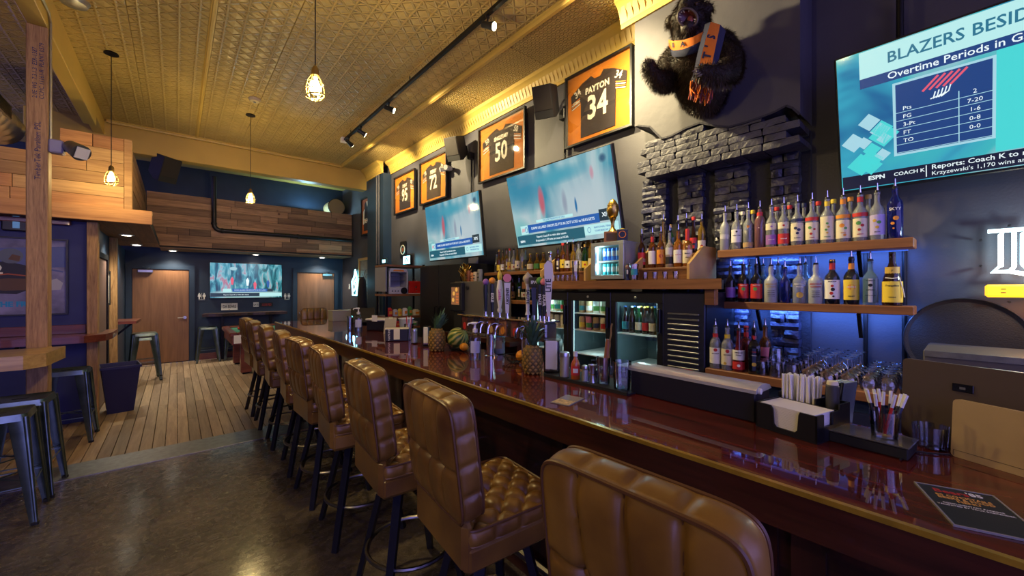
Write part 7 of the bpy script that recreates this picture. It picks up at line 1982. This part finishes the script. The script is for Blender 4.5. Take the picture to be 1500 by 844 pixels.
for k in range(14):
    MB().box(.012 + random.uniform(-.002, .002), L - .012, .010, D - .012, .0065 + k * .0066, .0065 + k * .0066 + .0058, T=Tc).build('napkin', 'paper', t)
rs = random.Random(5)
sm = MB().cyl((0, 0, 0), (0, 0, .19), .0042, n=6).mesh('paper_straw', 'paper', 60)
for k in range(40):
    q = Tc @ Vector((.012 + (k % 10) * L * .058, D + .012 + (k // 10) * .016, .0065))
    o = tag(obj('paper_straw', sm, None, q), 'white wrapped straw standing in the bin of the black caddy', 'straw', 'wrapped straws in the caddy')
    o.rotation_euler = (rs.uniform(-.05, .05), (-.5 + (k % 10) / 9) * .16 + rs.uniform(-.03, .03), 0)
q = Tc @ Vector((L * .82, D + .036, .0065))
t = thing('pepper_tube', 'dark grey cylinder standing in the straw bin', 'canister', tuple(q)); MB().lathe([(.021, 0), (.021, .17), (.017, .175)], 16).build('tube', M('tube_grey', (.05, .05, .055), .45), t); MB().lathe([(.019, .175), (.017, .188), (0, .188)], 14).build('cap', 'lab_cream', t)
# drip box with a glass of pens, leaning boards, small glass, tablets
a, c = PZ(1214, 646, ZB), PZ(1330, 676, ZB)
u = (c - a).normalized(); nrm = Vector((-u.y, u.x, 0)); nrm = nrm if nrm.x > 0 else -nrm
Lb = (c - a).length
Td = Matrix((u, nrm, Vector((0, 0, 1)))).transposed().to_4x4(); Td.translation = a
t = thing('drip_box', 'low black box with a clear top edge holding the pen glass', 'box', (0, 0, 0))
MB().box(0, Lb, 0, .13, 0, .036, T=Td, b=.003).build('box_shell', 'matte_black', t); MB().box(-.004, Lb + .004, -.004, .134, .0365, .042, T=Td, b=.002).build('lid', M('smoke_lid', (.10, .10, .10), .15, trans=.3), t)
q = Td @ Vector((Lb * .66, .068, .0425))
tumbler(q, 'short clear rocks glass full of pens on the low black box', .040, .088)
for k in range(12):
    a_ = k * 2.4; c0 = q + Vector((.018 * math.cos(a_), .018 * math.sin(a_), .016)); c1 = q + Vector((.036 * math.cos(a_ + .3) + .002 * k, .036 * math.sin(a_ + .3), .085)); d = (c1 - c0).normalized()
    t = thing('ballpoint_pen', 'capped ballpoint pen standing in the rocks glass', 'pen', tuple(c0), 'pens in the rocks glass')
    MB().cyl((0, 0, 0), d * .095, .0045, n=8).build('barrel', ['lab_red', 'lab_black', 'lab_black', 'lab_navy'][k % 4], t); MB().cyl(d * .095, d * .14, .0048, n=8).build('pen_cap', 'white_plastic', t)
q = Tc @ Vector((L + .035, D * .9, 0))
for k in range(4):
    t = thing('menu_board', 'shiny dark menu board standing on edge behind the caddy', 'menu', tuple(PZ(1213, 629, ZB) + Vector((.085 + k * .004, .010 - k * .014, 0))), 'menu boards behind the caddy', rz=R(-18))
    o = MB().box(-.05, .05, -.003, .003, 0, .180, b=.0015); o.v = [tuple(Matrix.Rotation(R(6), 4, 'X') @ Vector(v_)) for v_ in o.v]; o.build('board', M('menu_foil', (.45, .52, .52), .22, metal=.85), t)
    o = MB().box(-.05, -.045, -.0045, .0045, 0, .182); o.v = [tuple(Matrix.Rotation(R(6), 4, 'X') @ Vector(v_)) for v_ in o.v]; o.build('spine', 'black_plastic', t)
p = PZ(1364, 655, ZB)
t = thing('ribbed_glass', 'short ribbed clear glass by the point of sale tablet', 'glass', tuple(p))
vs, fs, n = [], [], 40
for j, (rr, z) in enumerate(((.040, 0), (.042, .004), (.046, .075), (.042, .075), (.038, .012))):
    for i in range(n):
        k = 1 + (.035 if i % 2 and j in (1, 2) else 0); vs.append((rr * k * math.cos(2 * math.pi * i / n), rr * k * math.sin(2 * math.pi * i / n), z))
fs = [(j * n + i, j * n + (i + 1) % n, (j + 1) * n + (i + 1) % n, (j + 1) * n + i) for j in range(4) for i in range(n)] + [[4 * n + i for i in range(n)]]
MB().add(vs, fs).build('glass_wall', 'stem_glass', t, smooth=20); MB().lathe([(.039, .001), (.037, .010), (0, .011)], 20).build('glass_base', 'bottle_clear', t)
def slab(name, lb, cat, A, dir_, w, h, th, col, lean, parts, base=True):
    u = Vector((dir_[0], dir_[1], 0)).normalized(); back_ = Vector((-u.y, u.x, 0)); back_ = back_ if back_.x > 0 else -back_
    v = (Vector((0, 0, 1)) * math.cos(lean) + back_ * math.sin(lean)).normalized()
    T = basis(A, u, v); t = thing(name, lb, cat, T)
    r_ = .012
    poly = [(cx_ + r_ * math.cos(q), cy_ + r_ * math.sin(q)) for cx_, cy_, a0 in ((w - r_, h - r_, 0), (r_, h - r_, 90), (r_, r_, 180), (w - r_, r_, 270)) for q in [R(a0 + 30 * k) for k in range(4)]]
    MB().prism(poly, -th, 0).build('back_shell', col, t, smooth=30)
    parts(t, w, h, th)
    return t, T
def tab_parts(t, w, h, th):
    MB().box(.006, w - .006, .022, .0228, 0, .0006).box(.006, .0068, .004, .022, 0, .0006).build('seam', 'black_print', t)
    MB().prism([(.008, .008), (w - .008, .008), (w - .008, h - .008), (.008, h - .008)], -th - .001, -th).build('display', 'black_plastic', t, smooth=0)
M('tablet_tan', (.40, .28, .13), .45, vary=.08, vs=8)
slab('customer_tablet', 'tan backed point of sale tablet standing on the bar by the menu card', 'tablet', tuple(Vector((1.93, .040, ZB))), (-.41, -.912), .28, .186, .022, 'tablet_tan', R(4), tab_parts)
def mon_parts(t, w, h, th):
    MB().box(.13, .18, .195, .222, 0, .003, b=.006).build('logo_plate', M('plate_dark', (.006, .006, .010), .2), t); MB().box(.148, .162, .204, .212, .003, .0034).build('logo_mark', M('logo_grey', (.10, .10, .12), .4), t)
    MB().box(.08, .24, 0, .02, -.16, -.03).build('stand', 'black_plastic', t)
    MB().box(.01, w - .01, .01, h - .01, -th - .002, -th).build('display', 'black_plastic', t)
slab('point_of_sale_monitor', 'dark brown backed register monitor behind the tan tablet', 'monitor', tuple(Vector((2.045, .165, ZB + .004))), (-.30, -.954), .36, .285, .02, M('monitor_brown', (.075, .052, .042), .4), R(3), mon_parts)
# cord of the register
tag(MB().tube([PZ(1318, 676, ZB) + Vector((0, 0, .004)), PZ(1335, 662, ZB) + Vector((0, 0, .004)), PZ(1360, 663, ZB) + Vector((-.02, 0, .004)), PZ(1392, 668, ZB) + Vector((0, 0, .004))], .003, 6).build('power_cord', 'black_plastic'), 'thin black cord lying on the bar before the ribbed glass', 'cord')
# acrylic menu card lying on the bar
A, B, C = PZ(1342, 709, ZB), PZ(1442, 727, ZB), PZ(1410, 778, ZB)
u = (B - A).normalized(); v = Vector((-u.y, u.x, 0)); v = v if v.dot(A - C) > 0 else -v
w, h = .145, .225
Tm_ = basis(A - v * h, u, v)
t = thing('menu_card', 'black menu card in a clear acrylic sleeve lying on the bar', 'menu', Tm_)
MB().box(0, w, 0, h, .001, .0035).build('card', M('card_black', (.015, .014, .014), .5), t)
MB().box(-.004, w + .004, -.004, h + .004, 0, .001).box(-.004, 0, -.004, h + .004, .001, .005).box(w, w + .004, -.004, h + .004, .001, .005).box(0, w, h, h + .004, .001, .005).box(0, w, -.004, 0, .001, .005).build('sleeve', M('acrylic', (.55, .55, .55), .1, trans=.5), t)
x = MB().text("Bears", .030, Matrix.Translation((w * .40, h * .87, .004)), m=1, ext=.0002, bold=.0006).text("'85", .026, Matrix.Translation((w * .72, h * .90, .004)), m=2, ext=.0002, bold=.0006)
for k, s in enumerate(("85 COCKTAILS", "BEERS & FOOD", "MENU")):
    x.text(s, .0155, Matrix.Translation((w * .5, h * (.755 - .065 * k), .004)), m=0, ext=.0002, bold=.0003)
for k, s in enumerate(("COMPLIMENTARY PARKING", "VALIDATED BY YOUR BARTENDER")):
    x.text(s, .0085, Matrix.Translation((w * .5, h * (.54 - .05 * k), .004)), m=2, ext=.0002)
x.build('lettering', [M('menu_gold', (.72, .38, .08), .5), 'red_print', 'white_print'], t, smooth=0)
A = PZ(806, 590, ZB); B = PZ(836, 598, ZB)
t = thing('coaster_card', 'clear acrylic sleeve with a small tan card on the bar edge', 'card', basis(A, (B - A), (.9, .35, 0)))
MB().box(0, .10, 0, .16, 0, .003).build('sleeve', 'acrylic', t); MB().box(.006, .094, .006, .075, .003, .004).build('card', M('tan_speckle', (.50, .36, .16), .6, vary=.6, vs=90), t)
# farther along the bar
t = thing('napkin_caddy', 'black and white napkin caddy near the far sanitizer bottle', 'caddy', tuple(PZ(573, 501, ZB) + Vector((.06, 0, 0))), rz=toward((1.7, 3.8)) + R(-4))
MB().box(-.14, 0, -.115, .115, 0, .125, b=.006).build('caddy_box', 'box_blueblack', t); MB().box(.0, .003, -.03, .03, .02, .125).box(-.13, .003, -.118, .118, .125, .132).build('napkins', 'lab_cream', t); MB().text('NAPKINS', .03, basis((.0015, -.075, .07), (0, 0, 1), (0, -1, 0))).build('lettering', 'white_print', t, smooth=0)
p = PZ(581, 490, ZB)
t = thing('ice_bucket', 'white plastic bucket behind the black and white caddy', 'bucket', (1.93, 4.05, ZB)); MB().lathe([(.055, 0), (.058, .005), (.078, .21), (.082, .215), (.074, .215), (.054, .01), (0, .01)], 20, caps=False).build('bucket_wall', M('bucket_white', (.55, .60, .62), .4, trans=.2), t); MB().tube([(.083 * math.cos(2 * math.pi * k / 24), .083 * math.sin(2 * math.pi * k / 24), .213) for k in range(24)], .004, 6, closed=True).build('rim', 'white_plastic', t)
tumbler(PZ(599, 497, ZB), 'clear glass with stirrers beside the far sugar shaker', .050, .165)
q = PZ(599, 497, ZB)
for k in range(4):
    t = tag(MB().cyl((0, 0, 0), (.02 * math.cos(k * 1.6), .02 * math.sin(k * 1.6), .23), .004, n=6).build('stirrer', ['lab_red', 'lab_white'][k % 2], loc=tuple(q + Vector((.01 * math.cos(k * 1.6), .01 * math.sin(k * 1.6), .0145)))), 'thin stirrer stick in a clear glass down the bar', 'stirrer', 'stirrers in the far glass')
for k in range(5):
    a_ = PZ(513, 484, ZB) + Vector((.02 * k, .07 * k, 0)); tumbler(a_, 'tall clear glass in the cluster beside the far sanitizer bottle', .034, .17, name='tall_glass')['group'] = 'tall glasses at the far end'
t = thing('receipt_printer', 'dark blue receipt printer with grey cover at the far end', 'printer', (2.02, 5.0, ZB), rz=R(-60)); MB().box(-.14, .14, -.10, .10, 0, .13, b=.01).build('case', 'box_blueblack', t); MB().box(-.15, .15, -.11, .11, .13, .155, b=.008).build('cover', 'white_plastic', t); MB().box(-.04, .04, -.112, -.108, .12, .20).build('receipt', 'paper', t)
t = thing('paper_box', 'grey cardboard box of paper at the far corner of the bar', 'box', (2.12, 6.92, ZB)); MB().box(-.17, .17, -.12, .12, 0, .16, b=.005).build('carton', M('grey_card', (.34, .33, .28), .6), t); MB().box(-.175, .175, -.125, .125, .16, .175, b=.004).build('lid', 'grey_card', t)
def scr_parts(t, w, h, th):
    MB().box(.008, w - .008, .008, h - .008, 0, .002).build('display', 'black_plastic', t)
    MB().box(w * .3, w * .7, 0, .02, -.14, -.02).build('stand', 'black_plastic', t)
slab('register_screen', 'black tilted register screen at the far end of the bar', 'monitor', (2.10, 6.40, ZB), (.9, -.43), .36, .25, .02, 'black_plastic', R(25), scr_parts)
t = thing('clipboard_stand', 'tan clip board leaning by the far glasses', 'clipboard', (1.95, 5.05 - .5, ZB), rz=R(-40))
o = MB().box(-.07, .07, -.004, .004, 0, .2); o.v = [tuple(Matrix.Rotation(R(-22), 4, 'X') @ Vector(v_)) for v_ in o.v]; o.build('board', M('clip_tan', (.40, .36, .28), .6), t); o = MB().box(-.025, .025, -.008, .006, .18, .205); o.v = [tuple(Matrix.Rotation(R(-22), 4, 'X') @ Vector(v_)) for v_ in o.v]; o.build('clip', 'steel', t)
t = thing('black_coat', 'long black coat hanging beside the appliance shelves', 'coat', (2.50, 6.98, 1.0701)); MB().lathe([(.09, 0), (.085, .2), (.075, .5), (.06, .68), (.03, .74)], 14, sq=0).build('cloth', M('coat_cloth', (.008, .008, .012), .85, bmp=.5, bs=30), t); MB().box(-.03, .03, -.02, .1, .73, .745).build('hook', 'black_metal', t)
